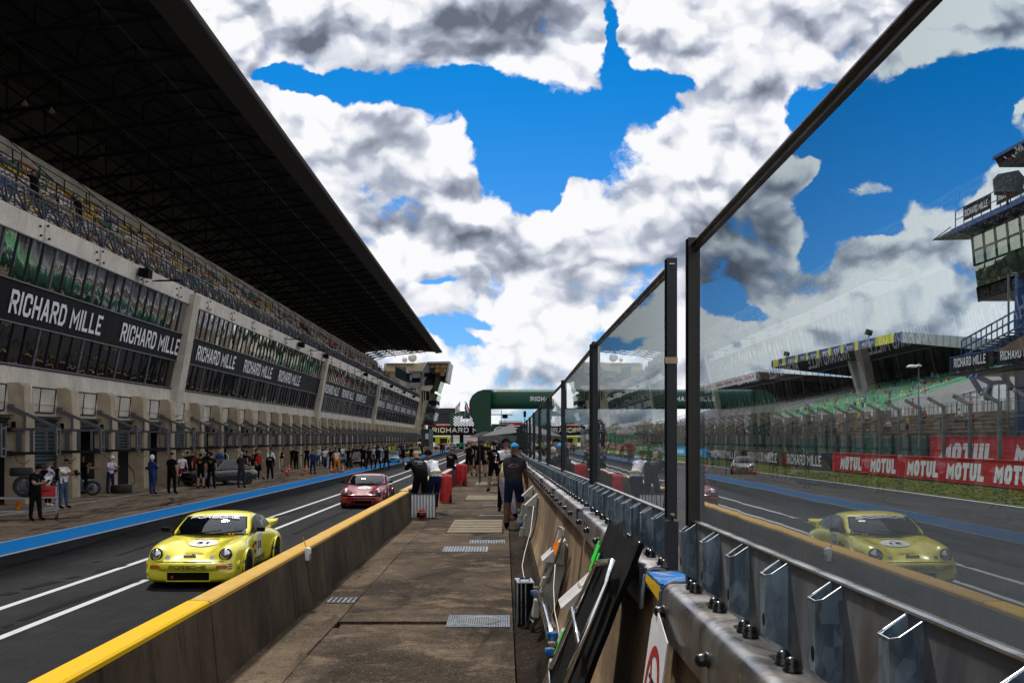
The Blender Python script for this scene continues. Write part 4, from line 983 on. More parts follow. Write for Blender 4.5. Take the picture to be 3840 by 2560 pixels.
# loudspeakers and lamps on the beam
def speaker():
    t = thing('loudspeaker', 'x', 'loudspeaker', (0,0,0), 0, 'black loudspeakers and lamps on the concrete beam')
    m = MB(); m.add([(.1,-.35,-.18),(.55,-.3,-.25),(.55,.3,-.25),(.1,.35,-.18),(.1,-.3,.25),(.6,-.28,.18),(.6,.28,.18),(.1,.3,.25)],[(0,1,2,3)[::-1],(4,5,6,7),(0,1,5,4),(1,2,6,5),(2,3,7,6),(3,0,4,7)],'black'); m.build('housing', t)
    m = MB(); m.bar((-.05,0,0),(.15,0,0),.08,.08,'dark_steel'); m.build('bracket', t); return t
def lampbar():
    t = thing('arm_lamp', 'x', 'lamp', (0,0,0), 0, 'slim arm lamps on the concrete beam')
    m = MB(); m.bar((0,0,0),(.25,0,.02),.05,.05,'dark_steel'); m.build('bracket', t)
    m = MB(); m.bar((.2,-.1,0),(1.45,.15,.06),.14,.07,'black'); m.build('lamp_head', t); return t
sp0 = speaker(); lp0 = lampbar()
SPY = [49.5, 87.5, 99.5, 128, 157, 177, 196]; LPY = [51.5, 82.0, 92.5, 121, 136, 168, 190]
for i, y in enumerate(SPY):
    o = sp0 if i == 0 else copy_tree(sp0); o.location = (FX(10.4)+.12,y,10.75); o['label'] = ordn(i)+' black loudspeaker along the concrete beam, from the left'
for i, y in enumerate(LPY):
    o = lp0 if i == 0 else copy_tree(lp0); o.location = (FX(10.4)+.10,y,10.68); o['label'] = ordn(i)+' slim black arm lamp along the concrete beam, from the left'
# parapet mesh, rail
M('mesh_dark', (.055,.06,.075), .6, .2, var=.2)
for s in range(1,5):
    ya, yb = bounds[s], bounds[s+1]; m = MB(); zt = 12.15 if s < 3 else 12.05
    x0 = FX(10.3)+.10
    y = ya
    while y < yb:
        m.bar((x0-.02,y,11.15),(x0-.12,y,zt),.07,.05,'mesh_dark'); m.bar((x0,y,11.15),(x0-.9,y+.9,11.9),.05,.05,'mesh_dark')
        m.bar((x0-.02,y,11.16),(x0-.10,y+.72,11.95),.07,.03,'mesh_dark'); m.bar((x0-.02,y+1.45,11.16),(x0-.10,y+.72,11.95),.07,.03,'mesh_dark')
        y += 1.45
    for z in (11.3,11.45,11.6,11.75,11.9): m.bar((x0-.06,ya,z),(x0-.06,yb,z),.012,.02,'mesh_dark')
    part(m, 'parapet_mesh')
    m = MB(); m.tube([(x0-.10,ya,zt),(x0-.10,yb,zt)], .035, 'silver', 6); m.tube([(x0-.02,ya,11.18),(x0-.02,yb,11.18)], .03, 'black', 6); part(m, 'handrail')
M('mesh_sheet', (.10,.11,.13), .8)
def veil():
    m = bpy.data.materials.new('mesh_veil'); MATS['mesh_veil'] = m; b = NB(nt(m))
    d = b.node('ShaderNodeBsdfDiffuse', {'Color': (.05,.055,.075,1)}); t = b.node('ShaderNodeBsdfTransparent'); mx = b.node('ShaderNodeMixShader', {0: .28}); b.l.new(t.outputs[0], mx.inputs[1]); b.l.new(d.outputs[0], mx.inputs[2])
    o = b.node('ShaderNodeOutputMaterial'); b.l.new(mx.outputs[0], o.inputs[0])
veil()
for s in range(1,5):
    x0 = FX(10.3)+.10; m = MB(); m.quad((x0-.04,bounds[s]+.3,11.16),(x0-.04,bounds[s+1],11.16),(x0-.11,bounds[s+1],12.0),(x0-.11,bounds[s]+.3,12.0),'mesh_veil'); part(m, 'mesh_panel')
# seating tiers
NR = 11; RD, RH = .66, .60; X0, Z0 = -19.3, 11.0
for c_, (ya, yb) in enumerate(((10,58.2),(58.2,101.6),(101.6,145),(145,YE-6))):
    m = MB()
    for r in range(NR): m.bb((X0-r*RD-RD,ya,Z0+r*RH-.6),(X0-r*RD,yb,Z0+r*RH),'beam_concrete')
    m.bb((X0-NR*RD-.3,ya,Z0+NR*RH-1.2),(X0-NR*RD,yb,Z0+NR*RH+.9),'facade_concrete')
    part(m, 'seating_tier')
M('seat_white', (.80,.72,.70), .5, var=.1); M('seat_yellow', (.85,.55,.04), .5, var=.1); M('seat_green', (.02,.22,.09), .5, var=.1); M('seat_orange', (.60,.20,.03), .5, var=.1); M('seat_blue', (.03,.09,.32), .5, var=.1)
def seat_geo(m, x, y, z, mt):
    m.add([(x-.12,y-.2,z+.36),(x+.22,y-.2,z+.40),(x+.22,y+.2,z+.40),(x-.12,y+.2,z+.36),(x-.20,y-.2,z+.72),(x-.20,y+.2,z+.72)],[(0,1,2,3),(3,5,4,0)],mt)
    m.bb((x-.14,y-.1,z),(x-.06,y+.1,z+.36),'dark_steel')
SMES = {}
sm = ['seat_white']*6+['seat_yellow']*3+['seat_green','seat_orange','seat_blue']
allseats = []
rnd = random.Random(21)
for r in range(NR):
    y = 34.0; c_ = rnd.choice(sm); run = 0
    while y < YE-8:
        if run <= 0: c_ = rnd.choice(sm); run = rnd.choice((1,2,2,3,4))
        run -= 1
        if (y % 8.68) > 1.0: allseats.append((X0-r*RD-.30, y, Z0+r*RH, c_))
        y += .52
allseats.sort(key=lambda q: q[1]+abs(q[2]-12)*.5)
near = [q for q in allseats if q[1] > 35.6][:100]; ns = set(near)
for q in near:
    if q[3] not in SMES:
        m = MB(); seat_geo(m, 0,0,0, q[3]); SMES[q[3]] = m.mesh('seat', recalc=False)
    o = bpy.data.objects.new('seat', SMES[q[3]]); COL.objects.link(o); o.parent = bld; o.location = Vector(q[:3])+BL
m = MB()
for q in allseats:
    if q not in ns: seat_geo(m, *q)
o = m.build('seats', bld, recalc=False); o.location = BL; o['kind'] = 'stuff'
# guard rails between rows
m = MB()
for r, st_ in ((1,2.1),(4,2.1),(7,2.1),(9,3.0)):
    x = X0-r*RD+.02; z = Z0+r*RH; y = 30
    while y < YE-8: m.bar((x,y,z-.5),(x,y,z+.95),.06,.05,'dark_steel'); y += st_
    for k in (.5,.95): m.bar((x,30,z+k),(x,YE-8,z+k),.05,.04,'dark_steel')
y = 36
while y < YE-8:
    m.bar((X0,y,Z0+.9),(X0-NR*RD,y,Z0+NR*RH+.9),.05,.05,'dark_steel')
    for r in range(0,NR,2): m.bar((X0-r*RD,y,Z0+r*RH),(X0-r*RD,y,Z0+r*RH+.9),.04,.04,'dark_steel')
    y += 8.68
part(m, 'guard_rail')
# roof
RX, RZ = -13.55, 21.05
def roofz(x): return RZ + (x-RX)*.115
yr0, yr1 = -12, 215.5
# soffit band, fascia, ceiling, top
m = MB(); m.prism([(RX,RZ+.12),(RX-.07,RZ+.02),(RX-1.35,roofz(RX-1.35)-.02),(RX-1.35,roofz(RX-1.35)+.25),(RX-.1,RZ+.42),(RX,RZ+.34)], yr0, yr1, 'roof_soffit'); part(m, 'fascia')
xb = -40
def ceil(x): t = max(0, min(1, (RX-1.35-x)/12)); return roofz(x)+.22+1.9*t**.8
xs = [RX-1.35-i*(RX-1.35-xb)/14 for i in range(15)]
m = MB(); vs = []
for y in (yr0, yr1-.4):
    for x in xs: vs.append((x,y,ceil(x)))
    for x in xs: vs.append((x,y,ceil(x)+.25))
n = 15; fs = [(i,i+1,2*n+i+1,2*n+i) for i in range(n-1)]+[(n+i,3*n+i,3*n+i+1,n+i+1) for i in range(n-1)]+[(i,n+i,n+i+1,i+1) for i in range(n-1)]+[(2*n+i,2*n+i+1,3*n+i+1,3*n+i) for i in range(n-1)]+[(n-1,2*n-1,4*n-1,3*n-1)]
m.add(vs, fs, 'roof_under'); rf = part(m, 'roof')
# corrugation ribs under the ceiling
m = MB()
y = yr0+.3
for k in range(9):
    x = RX-2.6-k*2.7; m.bar((x,yr0,ceil(x)-.07),(x,yr1-.5,ceil(x)-.07),.16,.14,'truss')
m.build('purlins', rf)
m = MB(); 
for x, z in ((RX-3.4,-.05),(RX-8.2,-.05),(RX-12.8,-.05)): m.bar((x,yr0,roofz(x)-.02),(x,yr1-.5,roofz(x)-.02),.035,.035,'frame_brown')
m.build('cables', rf)
ty = 43.4-4.34*8; tn = 0
m = MB()
tr_meshes = None
def truss_mesh():
    m = MB(); xi = RX-1.35
    m.bar((xi,0,roofz(xi)),(xb,0,roofz(xb)),.14,.20,'truss')
    nodes = [xi-i*(xi-xb)/9 for i in range(10)]
    for i, x in enumerate(nodes):
        if i: m.bar((x,0,roofz(x)),(x,0,ceil(x)-.05),.08,.08,'truss')
        if i < 9:
            x2 = nodes[i+1]
            if i % 2: m.bar((x,0,ceil(x)-.05),(x2,0,roofz(x2)),.09,.09,'truss')
            else: m.bar((x,0,roofz(x)),(x2,0,ceil(x2)-.05),.09,.09,'truss')
    # cross bracing that runs to the next truss
    for i in range(1,9,2):
        x = nodes[i]; x2 = nodes[i+1]; m.bar((x,0,roofz(x)),(x2,4.34,ceil(x2)-.1),.07,.07,'truss'); m.bar((x,4.34,roofz(x)),(x2,0,ceil(x2)-.1),.07,.07,'truss')
    x = nodes[2]; m.bar((x,0,roofz(x)),(nodes[1],2.17,ceil(nodes[1])-.1),.07,.07,'truss')
    # raking strut down to the tiers
    m.bar((-27.6,0,17.6),(-27.6,0,roofz(-27.6)),.28,.28,'truss'); m.bar((-27.6,0,18.6),(-24.6,0,roofz(-24.6)),.12,.12,'truss'); m.bar((-27.6,0,18.4),(-31,0,roofz(-31)),.12,.12,'truss')
    m.bar((-27.6,0,18.0),(-27.6,4.34,19.2),.09,.09,'truss'); m.bar((-27.6,0,19.2),(-27.6,4.34,18.0),.09,.09,'truss')
    return m.mesh('truss')
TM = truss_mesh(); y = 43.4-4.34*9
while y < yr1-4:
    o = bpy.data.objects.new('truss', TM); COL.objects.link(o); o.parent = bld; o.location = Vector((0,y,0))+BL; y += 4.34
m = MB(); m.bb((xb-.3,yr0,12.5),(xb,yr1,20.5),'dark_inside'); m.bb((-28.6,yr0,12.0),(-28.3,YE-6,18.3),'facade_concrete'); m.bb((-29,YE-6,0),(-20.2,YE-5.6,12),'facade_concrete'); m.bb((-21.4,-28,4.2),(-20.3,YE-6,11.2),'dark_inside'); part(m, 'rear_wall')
def rlamp():
    t = thing('roof_lamp', 'x', 'lamp', (0,0,0), 0, 'pale lamps hanging under the grandstand roof')
    m = MB(); m.lathe([(.05,.12),(.16,-.08),(.15,-.14),(.0002,-.14)], (0,0,0), 'plate_cream', 10); m.build('shade', t)
    m = MB(); m.bar((0,0,.1),(0,0,.5),.04,.04,'dark_steel'); m.build('stem', t); return t
r0 = rlamp()
for i, (px, py, d) in enumerate(((93,385,50),(194,413,52),(374,585,62),(560,715,72),(703,815,84),(818,900,98))):
    o = r0 if i == 0 else copy_tree(r0); o.location = P(px,py,d); o['label'] = ordn(i)+' pale lamp under the grandstand roof, from the left'

# ------------------------------------------------------------------ control building at the far end of the pits
M('alu_clad', (.33,.35,.39), .45, .5, var=.1, scale=3, stretch=(.2,.2,8)); M('cream_roof', (.62,.50,.33), .5, var=.08)
M('amber_glass', (.35,.20,.07), .25, .2, var=.3); M('teal_clad', (.02,.07,.09), .5, var=.15)
cb_ = thing('race_control_building', 'grey clad end building with curved cream roof and flared glass top', 'building', (-19,222,0))
CO = Vector((-19,222,0))
def cp(m, name, par=None, smooth=False):
    o = m.build(name, par or cb_, smooth)
    if par is None: o.location = -CO
    return o
D_ = 222.0
def Q(px, py, d=D_): return P(px, py, d)
def slab(poly, d0, d1, mat, name, par=None):
    m = MB(); n = len(poly); v0 = [P(px,py,d0) for px,py in poly]; v1 = [Vector((v.x,d1,v.z)) for v in v0]
    m.add(v0+v1, [tuple(range(n)),tuple(range(n,2*n))[::-1]]+[(i,(i+1)%n,n+(i+1)%n,n+i) for i in range(n)], mat); return cp(m, name, par)
slab([(1440,1362),(1592,1362),(1585,1400),(1582,1450),(1582,1500),(1578,1590),(1590,1643),(1520,1643),(1440,1480)],222,236,'facade_concrete','tower_wall')
slab([(1524,1392),(1578,1392),(1578,1416),(1524,1416)],221.6,222,'alu_clad','cladding'); slab([(1524,1434),(1578,1434),(1578,1450),(1524,1450)],221.6,222,'alu_clad','cladding')
slab([(1535,1417),(1575,1417),(1575,1432),(1535,1432)],221.7,222.0,'black','opening')
# curved roof
pts = [(1449,1391),(1449,1366),(1448,1362),(1560,1362),(1600,1356),(1590,1364),(1584,1378),(1580,1392)]
slab([(1449,1391),(1449,1362),(1560,1362),(1596,1357),(1588,1366),(1583,1378),(1580,1391)],221.0,238,'cream_roof','curved_roof')
slab([(1580,1392),(1584,1378),(1590,1366),(1600,1356),(1604,1356),(1596,1368),(1588,1382),(1585,1392)],220.6,221,'white','roof_edge')
slab([(1585,1395),(1592,1372),(1602,1357),(1612,1360),(1612,1395),(1592,1430),(1592,1455),(1582,1455)],220.9,236,'alu_clad','gable')
slab([(1449,1361),(1556,1361),(1548,1367),(1449,1368)],220.5,221,'silver','gutter_pipe')
# flared glass top box
slab([(1602,1356),(1687,1354),(1685,1362),(1611,1363)],219,234,'alu_clad','top_slab')
slab([(1612,1364),(1681,1363),(1668,1410),(1652,1410),(1612,1395)],219.6,233,'dark_steel','glass_box')
for (a,b,c,d) in ((1615,1366,1629,1379),(1632,1366,1649,1379),(1652,1366,1678,1379),(1632,1382,1649,1396),(1652,1382,1660,1396),(1663,1382,1674,1396),(1652,1398,1668,1408)):
    o = slab([(a,b),(c,b),(c-1,d),(a,d)],219.4,219.6,'amber_glass','window')
slab([(1681,1362),(1687,1356),(1675,1428),(1669,1428)],219.2,233,'alu_clad','side_fin')
slab([(1652,1410),(1672,1410),(1671,1428),(1653,1425)],219.3,230,'black','lower_box')
slab([(1591,1398),(1636,1398),(1630,1412),(1591,1412)],220.2,233,'black','balcony_front')
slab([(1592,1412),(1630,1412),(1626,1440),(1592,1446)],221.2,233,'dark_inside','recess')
slab([(1636,1400),(1652,1410),(1654,1426),(1640,1470),(1626,1460),(1630,1430)],220.0,232,'tower_glass','angled_glass')
slab([(1580,1446),(1622,1444),(1624,1450),(1610,1466),(1580,1462)],219.8,233,'facade_concrete','balcony')
m = MB()
for px in range(1590,1624,5): m.bar(P(px,1428,219.8),P(px,1445,219.8),.05,.05,'dark_steel')
for py in (1429,1436): m.bar(P(1590,py,219.8),P(1622,py,219.8),.05,.05,'dark_steel')
cp(m, 'balcony_rail')
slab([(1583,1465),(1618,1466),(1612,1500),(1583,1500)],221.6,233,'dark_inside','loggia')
for px in (1586,1594,1610): slab([(px,1465),(px+4,1465),(px+3,1502),(px,1502)],221.2,221.6,'facade_concrete','loggia_pier')
slab([(1616,1472),(1642,1478),(1636,1502),(1612,1500)],220.4,232,'tower_glass','angled_glass')
slab([(1608,1501),(1638,1501),(1637,1515),(1630,1518),(1608,1512)],219.8,230,'black','lower_balcony')
slab([(1586,1500),(1608,1500),(1604,1520),(1590,1590),(1576,1592)],221.4,233,'facade_concrete','slanted_column')
o = slab([(1602,1516),(1637,1516),(1630,1560),(1622,1592),(1586,1592),(1594,1550)],220.8,232,'mirror_top','glazing')
m = MB()
for k in range(9): m.bar(P(1603+k*4.2,1516,220.7),P(1588+k*4.2,1592,220.7),.06,.05,'dark_steel')
cp(m, 'glazing_bars')
slab([(1482,1373),(1527,1398),(1527,1432),(1482,1414)],212,219,'teal_clad','side_screen'); slab([(1482,1374),(1523,1377),(1523,1396)],213,219,'facade_concrete','screen_wall')
for (a,b,c,d) in ((1527,1400,1546,1430),(1532,1455,1558,1476)):
    o = slab([(a,b),(c,b),(c,d),(a,d)],211.2,211.5,'cloth_navy','banner')
    m = MB(); 
    for k in (0,4): m.bar(P(c-8+k,b+5,211.1),P(c-8+k,d-4,211.1),.14,.03,'white')
    cp(m, 'banner_mark')
def dish(px, py, r, label):
    p = P(px,py,225); t = thing('satellite_dish', label, 'antenna', p, 0, 'antennas on the far cream roof')
    m = MB(); m.lathe([(.0002,.0),(r*.6,-.1),(r,-.32)], (0,0,r), 'hood_grey', 12, 'Y'); m.build('dish', t, True)
    m = MB(); m.bar((0,0,0),(0,0,r),.1,.1,'dark_steel'); m.build('mast', t)
dish(1518,1359,.6,'smaller dish antenna on the far cream roof'); dish(1547,1358,1.0,'larger dish antenna on the far cream roof')
# containers below
o = MB(); o.bb((-18.2,216,0),(-16.4,228,4.6),'teal_clad'); 
for k in range(10): o.bb((-18.22,215.95,.1),(-16.38,216.0,.1),'teal_clad')
t = thing('container', 'dark teal container tower at the end of the garages', 'container', (-17.3,216,0)); o = o.build('body', t); o.location = (17.3,-216,0)
m = MB()
for k in range(12): m.bb((-.88+k*.15,-.05,.1),(-.80+k*.15,-.0,4.5),'shutter')
m.build('ribs', t)
t = thing('site_sign', 'small white sign board on a post by the teal container', 'sign', (-16.6,214,0))
m = MB(); m.bb((-.5,-.03,2.4),(.2,.03,3.6),'white'); m.build('board', t)
m = MB(); m.bb((-.18,.0,0),(-.1,.06,2.4),'dark_steel'); m.build('post', t)
# ------------------------------------------------------------------ far end: inflatable arch, gantry, screen, flags, trees
M('arch_green', (.003,.058,.030), .55, var=.12, scale=1.5, bump=.15); M('arch_green_light', (.004,.075,.04), .55, var=.1, scale=1.5)
AD = 102.0; k_ = AD/F
AO = Vector((12,AD,0)); arch = thing('inflatable_arch', 'big dark green inflatable arch over walkway and race track with white lettering', 'arch', AO)
def AP(px, py): return P(px, py, AD)
# beam: rounded ends
m = MB(); r = (1533-1462)/2*k_; zc = HC-(1497.5-VY)*k_; x0 = AP(1842,0).x; x1 = AP(2818,0).x
N = 20; vs = []
L = 40
for i in range(L+1):
    x = x0+(x1-x0)*i/L
    for q in range(N): a = 2*PI*q/N; s = (abs(math.cos(a))**4+abs(math.sin(a))**4)**-.25; vs.append((x-AO.x, .95*s*math.cos(a), zc+r*s*math.sin(a)))
fs = [(i*N+q,i*N+(q+1)%N,(i+1)*N+(q+1)%N,(i+1)*N+q) for i in range(L) for q in range(N)]
m.add(vs, fs+[tuple(range(N))[::-1],tuple(L*N+q for q in range(N))], 'arch_green_light'); beam = m.build('beam', arch, True)
def leg(sgn, pxs):
    # outline of the leg seen from the front, then inflated
    out = [(P(a,b,AD).x-AO.x, P(a,b,AD).z) for a,b in pxs]
    m = MB(); n = len(out); cx = sum(a for a,b in out)/n; vs = []
    lay = [(-1.05,.80),(-.8,.95),(-.3,1.0),(.3,1.0),(.8,.95),(1.05,.80)]
    for y, s in lay:
        for (a, b) in out:
            ccz = sum(z for _,z in out)/n; dx = a-cx; vs.append((cx+dx*(1-(1-s)*.6), y, b if b < 1 else b-(1-s)*.5*(1 if b > 8 else 0)))
    fs = [(i*n+q,i*n+(q+1)%n,(i+1)*n+(q+1)%n,(i+1)*n+q) for i in range(len(lay)-1) for q in range(n)]+[tuple(range(n)),tuple((len(lay)-1)*n+q for q in range(n))[::-1]]
    m.add(vs, fs, 'arch_green'); o = m.build('leg', arch); shade_auto(o.data, 50); return o
base = VY+HC/k_
pl = [(1845,1462),(1815,1462),(1790,1469),(1771,1483),(1761,1502),(1759,1522),(1768,1560),(1784,1610),(1798,1660),(1802,base-22),(1842,base-22),(1842,1533),(1845,1500)]
leg(-1, pl); leg(1, [(2818+(1845-a),b) for a,b in pl])
for px in (1987, 2490):
    w = 185*k_; h = 16*k_
    block_text('RICHARD MILLE', (P(px,1505,AD).x-AO.x,-.975,P(px,1505,AD).z), (1,0,0), (0,0,1), w, h*1.08, 'letter_white', beam, th=.24, asp=.66)
m = MB(); m.bar((x0-AO.x,0,zc+r+.02),(x1-AO.x,0,zc+r+.02),.05,.1,'silver'); m.build('top_cord', arch)

# black gantry over the end of the pit lane and track
GD = 238.0; t = thing('gantry', 'black gantry banner with big white letters spanning the far end', 'gantry', (0,GD,0)); kk = GD/F
zb, zt = HC+14*kk, HC+46*kk
m = MB(); m.bb((P(1604,0,GD).x,-.3,zb),(24,.3,zt),'banner_black'); ban = m.build('banner', t)
for x in (P(1731,0,GD).x, 8, 23.5): m = MB(); m.bb((x-.45,-.45,0),(x+.45,.45,zb),'black'); m.build('post', t)
x = P(1621,0,GD).x
for i in range(3):
    block_text('RICHARD MILLE', (x,-.32,zb+.50), (1,0,0), (0,0,1), 245*kk, 18.5*kk, 'letter_white', ban, th=.23, asp=.95); x += 17.5
# giant screen with checkered flag pattern
SD = 262.0; t = thing('video_screen', 'green framed big screen showing a black and white checkered pattern', 'screen', (P(1750,0,SD).x,SD,0)); xo = P(1750,0,SD).x
def SP(px, py): v = P(px, py, SD); return (v.x-xo, v.z)
M('screen_green', (.006,.07,.035), .5); M('check_white', (.75,.75,.82), .4, emis=(.8,.85,.95), estr=.25)
a = SP(1688,1598); b_ = SP(1835,1547)
m = MB(); m.bb((a[0],-.1,a[1]-1.0),(b_[0],1.2,b_[1]),'screen_green'); m.bb((SP(1691,0)[0],.2,b_[1]),(SP(1780,0)[0],1.0,SP(0,1541)[1]),'dark_steel'); m.build('frame', t)
a = SP(1701,1597); b_ = SP(1835,1560); m = MB(); m.bb((a[0],-.16,a[1]),(b_[0],-.12,b_[1]),'check_white'); m.build('display', t)
m = MB(); n = 7; cs = (b_[1]-a[1])/n; j = 0
while a[0]+j*cs < b_[0]-.1:
    for i in range(n):
        cx, cz = a[0]+(j+.5)*cs, a[1]+(i+.5)*cs
        hole = i >= 3 and 4.6 < j < 10.5
        if (i+j) % 2 == 0 and not hole:
            ax = min(a[0]+(j+1)*cs-.04, b_[0]); m.bb((a[0]+j*cs+.02,-.175,a[1]+i*cs+.02),(ax,-.165,a[1]+(i+1)*cs-.02),'black')
    j += 1
m.build('check_pattern', t)
m = MB(); c_ = SP(1749,1569); m.prism([(c_[0]+1.1*math.cos(R(q)), c_[1]+1.0*math.sin(R(q))) for q in range(0,181,20)], -.18, -.165, 'dark_steel'); m.build('emblem', t)
for x in (SP(1695,0)[0], SP(1830,0)[0]): m = MB(); m.bb((x-.3,0,0),(x+.3,.8,SP(0,1600)[1]),'screen_green'); m.build('leg', t)
# flags
def flag(px, cols, label):
    o_ = P(px,1548,250); t = thing('flag', label, 'flag', (o_.x,250,0), 0, 'flags on poles above the far screen')
    z1 = HC-(1502-VY)*250/F; z0 = 0
    m = MB(); m.bar((0,0,z0),(0,0,z1),.09,.09,'silver'); m.build('pole', t)
    m = MB(); nC = 9; nR = 12; rnd = random.Random(px); h = 2.5; w = 1.9
    def fp(u, v): # hanging, drooping cloth
        return (u*w*(.45+.35*math.sin(v*2.2))*(1 if px > 1730 else -1)*(.8)+.15*math.sin(v*7+u*3), .22*math.sin(u*7+v*4), z1-.1-v*h-u*.9*(1-.3*v))
    for i in range(nC):
        for j in range(nR): m.add([fp(i/nC,j/nR),fp((i+1)/nC,j/nR),fp((i+1)/nC,(j+1)/nR),fp(i/nC,(j+1)/nR)], [(0,1,2,3)], cols[min(len(cols)-1, int(i*len(cols)/nC))])
    m.build('cloth', t, True)
flag(1724, ['cloth_white','cloth_white','cloth_grey','cloth_white'], 'white flag with grey marks on the left pole')
flag(1744, ['cloth_suitblue','cloth_white','cloth_red'], 'blue white and red tricolour flag on the right pole')
# far buildings, banks, barriers
def bx(name, label, cat, px0, px1, py0, py1, d, dep, mat, group=None, extra=None):
    a = P(px0,py1,d); b = P(px1,py0,d); cx = (a.x+b.x)/2; z0 = max(0, a.z); t = thing(name, label, cat, (cx,d,0), 0, group)
    m = MB(); m.bb((a.x-cx,0,z0),(b.x-cx,dep,b.z),mat); m.build('body', t)
    if extra: extra(t, a.x-cx, b.x-cx, z0, b.z)
    return t
M('far_green_glass', (.03,.10,.085), .3, var=.4, scale=.6, stretch=(3,1,.3)); M('far_pink', (.55,.32,.33), .7, var=.3, scale=.5)
def ex1(t, x0, x1, z0, z1):
    m = MB(); m.bb((x0-1,-.5,z1),(x1+1,10.5,z1+1.6),'dark_steel'); m.build('roof', t)
    n = 14
    for i in range(n): m = MB(); x = x0+i*(x1-x0)/n; m.bb((x+.2,-.12,z0+.6),(x+(x1-x0)/n-.2,-.02,z1-.6),'far_green_glass'); m.build('window', t)
bx('hospitality_building','long low dark green glazed building behind the far screen','building',1627,1700,1549,1592,310,10,'dark_steel',None,ex1)
def ex2(t, x0, x1, z0, z1):
    m = MB(); m.bb((x0,-.1,z1-.9),(x1,-.04,z1-.4),'cloth_red'); m.build('red_stripe', t)
bx('banner_strip','pale far banner wall with red marks below the glazed building','banner',1606,1704,1589,1600,285,.4,'far_pink',None,ex2)
bx('safety_fence','pale far fence panels right of the yellow truck','fence',1690,1850,1640,1672,300,.4,'hood_grey')
bx('red_barrier','long red and white far barrier right of the gantry post','barrier',1750,1845,1652,1663,235,.4,'cloth_pink')
bx('white_barrier','far white barrier strip under the gantry','barrier',1606,1850,1632,1638,330,.4,'white')
bx('rolled_bank','striped dark roofed far stand seen under the gantry','stand',1760,1850,1640,1654,340,8,'dark_steel',None,lambda t,x0,x1,z0,z1: [MB().bb((x0,-.05,z0+(z1-z0)*q),(x1,0,z0+(z1-z0)*(q+.12)),'hood_grey').build('stripe', t) for q in (.1,.4,.7)])
bx('green_skip','green covered block beside the gantry post','skip',1718,1741,1660,1674,205,2,'cloth_green')
bx('tyre_stack','dark banded tyre stack left of the green block','tyre stack',1712,1718,1662,1675,206,1.5,'rubber')
bx('tyre_stack','dark banded tyre stack right of the green block','tyre stack',1744,1760,1663,1675,206,1.5,'rubber')
bx('green_board','pale green lettered board on the ground under the red barrier','board',1762,1800,1665,1676,200,.2,'cloth_green',None,lambda t,x0,x1,z0,z1: MB().bb((x0+.2,-.04,z0+.3),(x1-.2,-.01,z1-.2),'white').build('lettering_patch', t))
# green board with half disc emblem beyond the arch
t = thing('emblem_board', 'green board with white half circle emblem and lettering behind the grey canopy', 'sign', (P(1883,0,135).x,135,0)); xo = P(1883,0,135).x
def EP(px, py): v = P(px, py, 135); return (v.x-xo, v.z)
m = MB(); a = EP(1843,1640); b_ = EP(1923,1589); m.bb((a[0],-.1,a[1]-1.5),(b_[0],.2,b_[1]),'arch_green'); m.build('board', t, bevel=.08)
c_ = EP(1877,1617); rr = .92; m = MB(); m.prism([(c_[0]+rr*math.cos(R(q)), c_[1]+rr*.75*math.sin(R(q))) for q in range(0,181,12)], -.14, -.11, 'white'); m.build('half_disc', t)
m = MB(); 
for i in range(4):
    for j in range(2):
        if (i+j) % 2: m.bb((c_[0]-.4+i*.2,-.16,c_[1]+.05+j*.15),(c_[0]-.2+i*.2,-.145,c_[1]+.2+j*.15),'arch_green')
m.build('checks', t)
add_text('LE MANS', (0,0,0), (1,0,0), (0,0,1), 1, 1, 'arch_green', t, 'lettering', bold=.02, curvefn=lambda u, v: (c_[0]+math.cos(R(150-120*u))*(rr*.62+v*.2), -.15, c_[1]+math.sin(R(150-120*u))*(rr*.46+v*.16)))
for x in (EP(1848,0)[0], EP(1918,0)[0]): m = MB(); m.bb((x-.06,0,0),(x+.06,.1,EP(0,1640)[1]),'dark_steel'); m.build('post', t)
# traffic display and mast near it
t = thing('signal_mast', 'thin mast with arched arm and black signal box seen through the arch', 'mast', (P(1880,0,180).x,180,0)); xo = P(1880,0,180).x
def KP(px, py): v = P(px, py, 180); return (v.x-xo, 0, v.z)
m = MB(); m.bar((0,0,0),KP(1880,1535),.10,.10,'dark_steel'); m.build('mast', t)
m = MB(); m.tube([KP(1842,1554),KP(1880,1554),KP(1915,1554),KP(1922,1557)], .09, 'dark_steel', 6); m.build('arm', t)
m = MB(); a = KP(1883,1568); b_ = KP(1904,1555); m.bb((a[0],-.3,a[2]),(b_[0],-.1,b_[2]),'black'); m.bar(KP(1894,1567),KP(1894,1590),.08,.08,'dark_steel'); m.build('signal_box', t)
t = thing('camera_mast', 'slim black mast with upright box head standing near the screens', 'mast', (P(1968,0,60).x,60,0)); xo = P(1968,0,60).x
m = MB(); z = P(0,1541,60).z; m.bb((-.08,-.1,z-.35),(.08,.1,z),'black'); m.build('head', t)
m = MB(); m.tube([(0,0,0),(0,0,z-.35)], .025, 'black', 6); m.bb((-.15,-.05,1.9),(.15,.05,2.15),'black'); m.build('pole', t)
# red white hoarding seen through the arch
bx('red_hoarding','white and red hoarding seen through the arch above the green board','hoarding',1872,1960,1584,1595,290,.4,'cloth_red',None,lambda t,x0,x1,z0,z1: MB().bb((x0,-.3,z1),(x1,.0,z1+.6),'white').build('white_band', t))
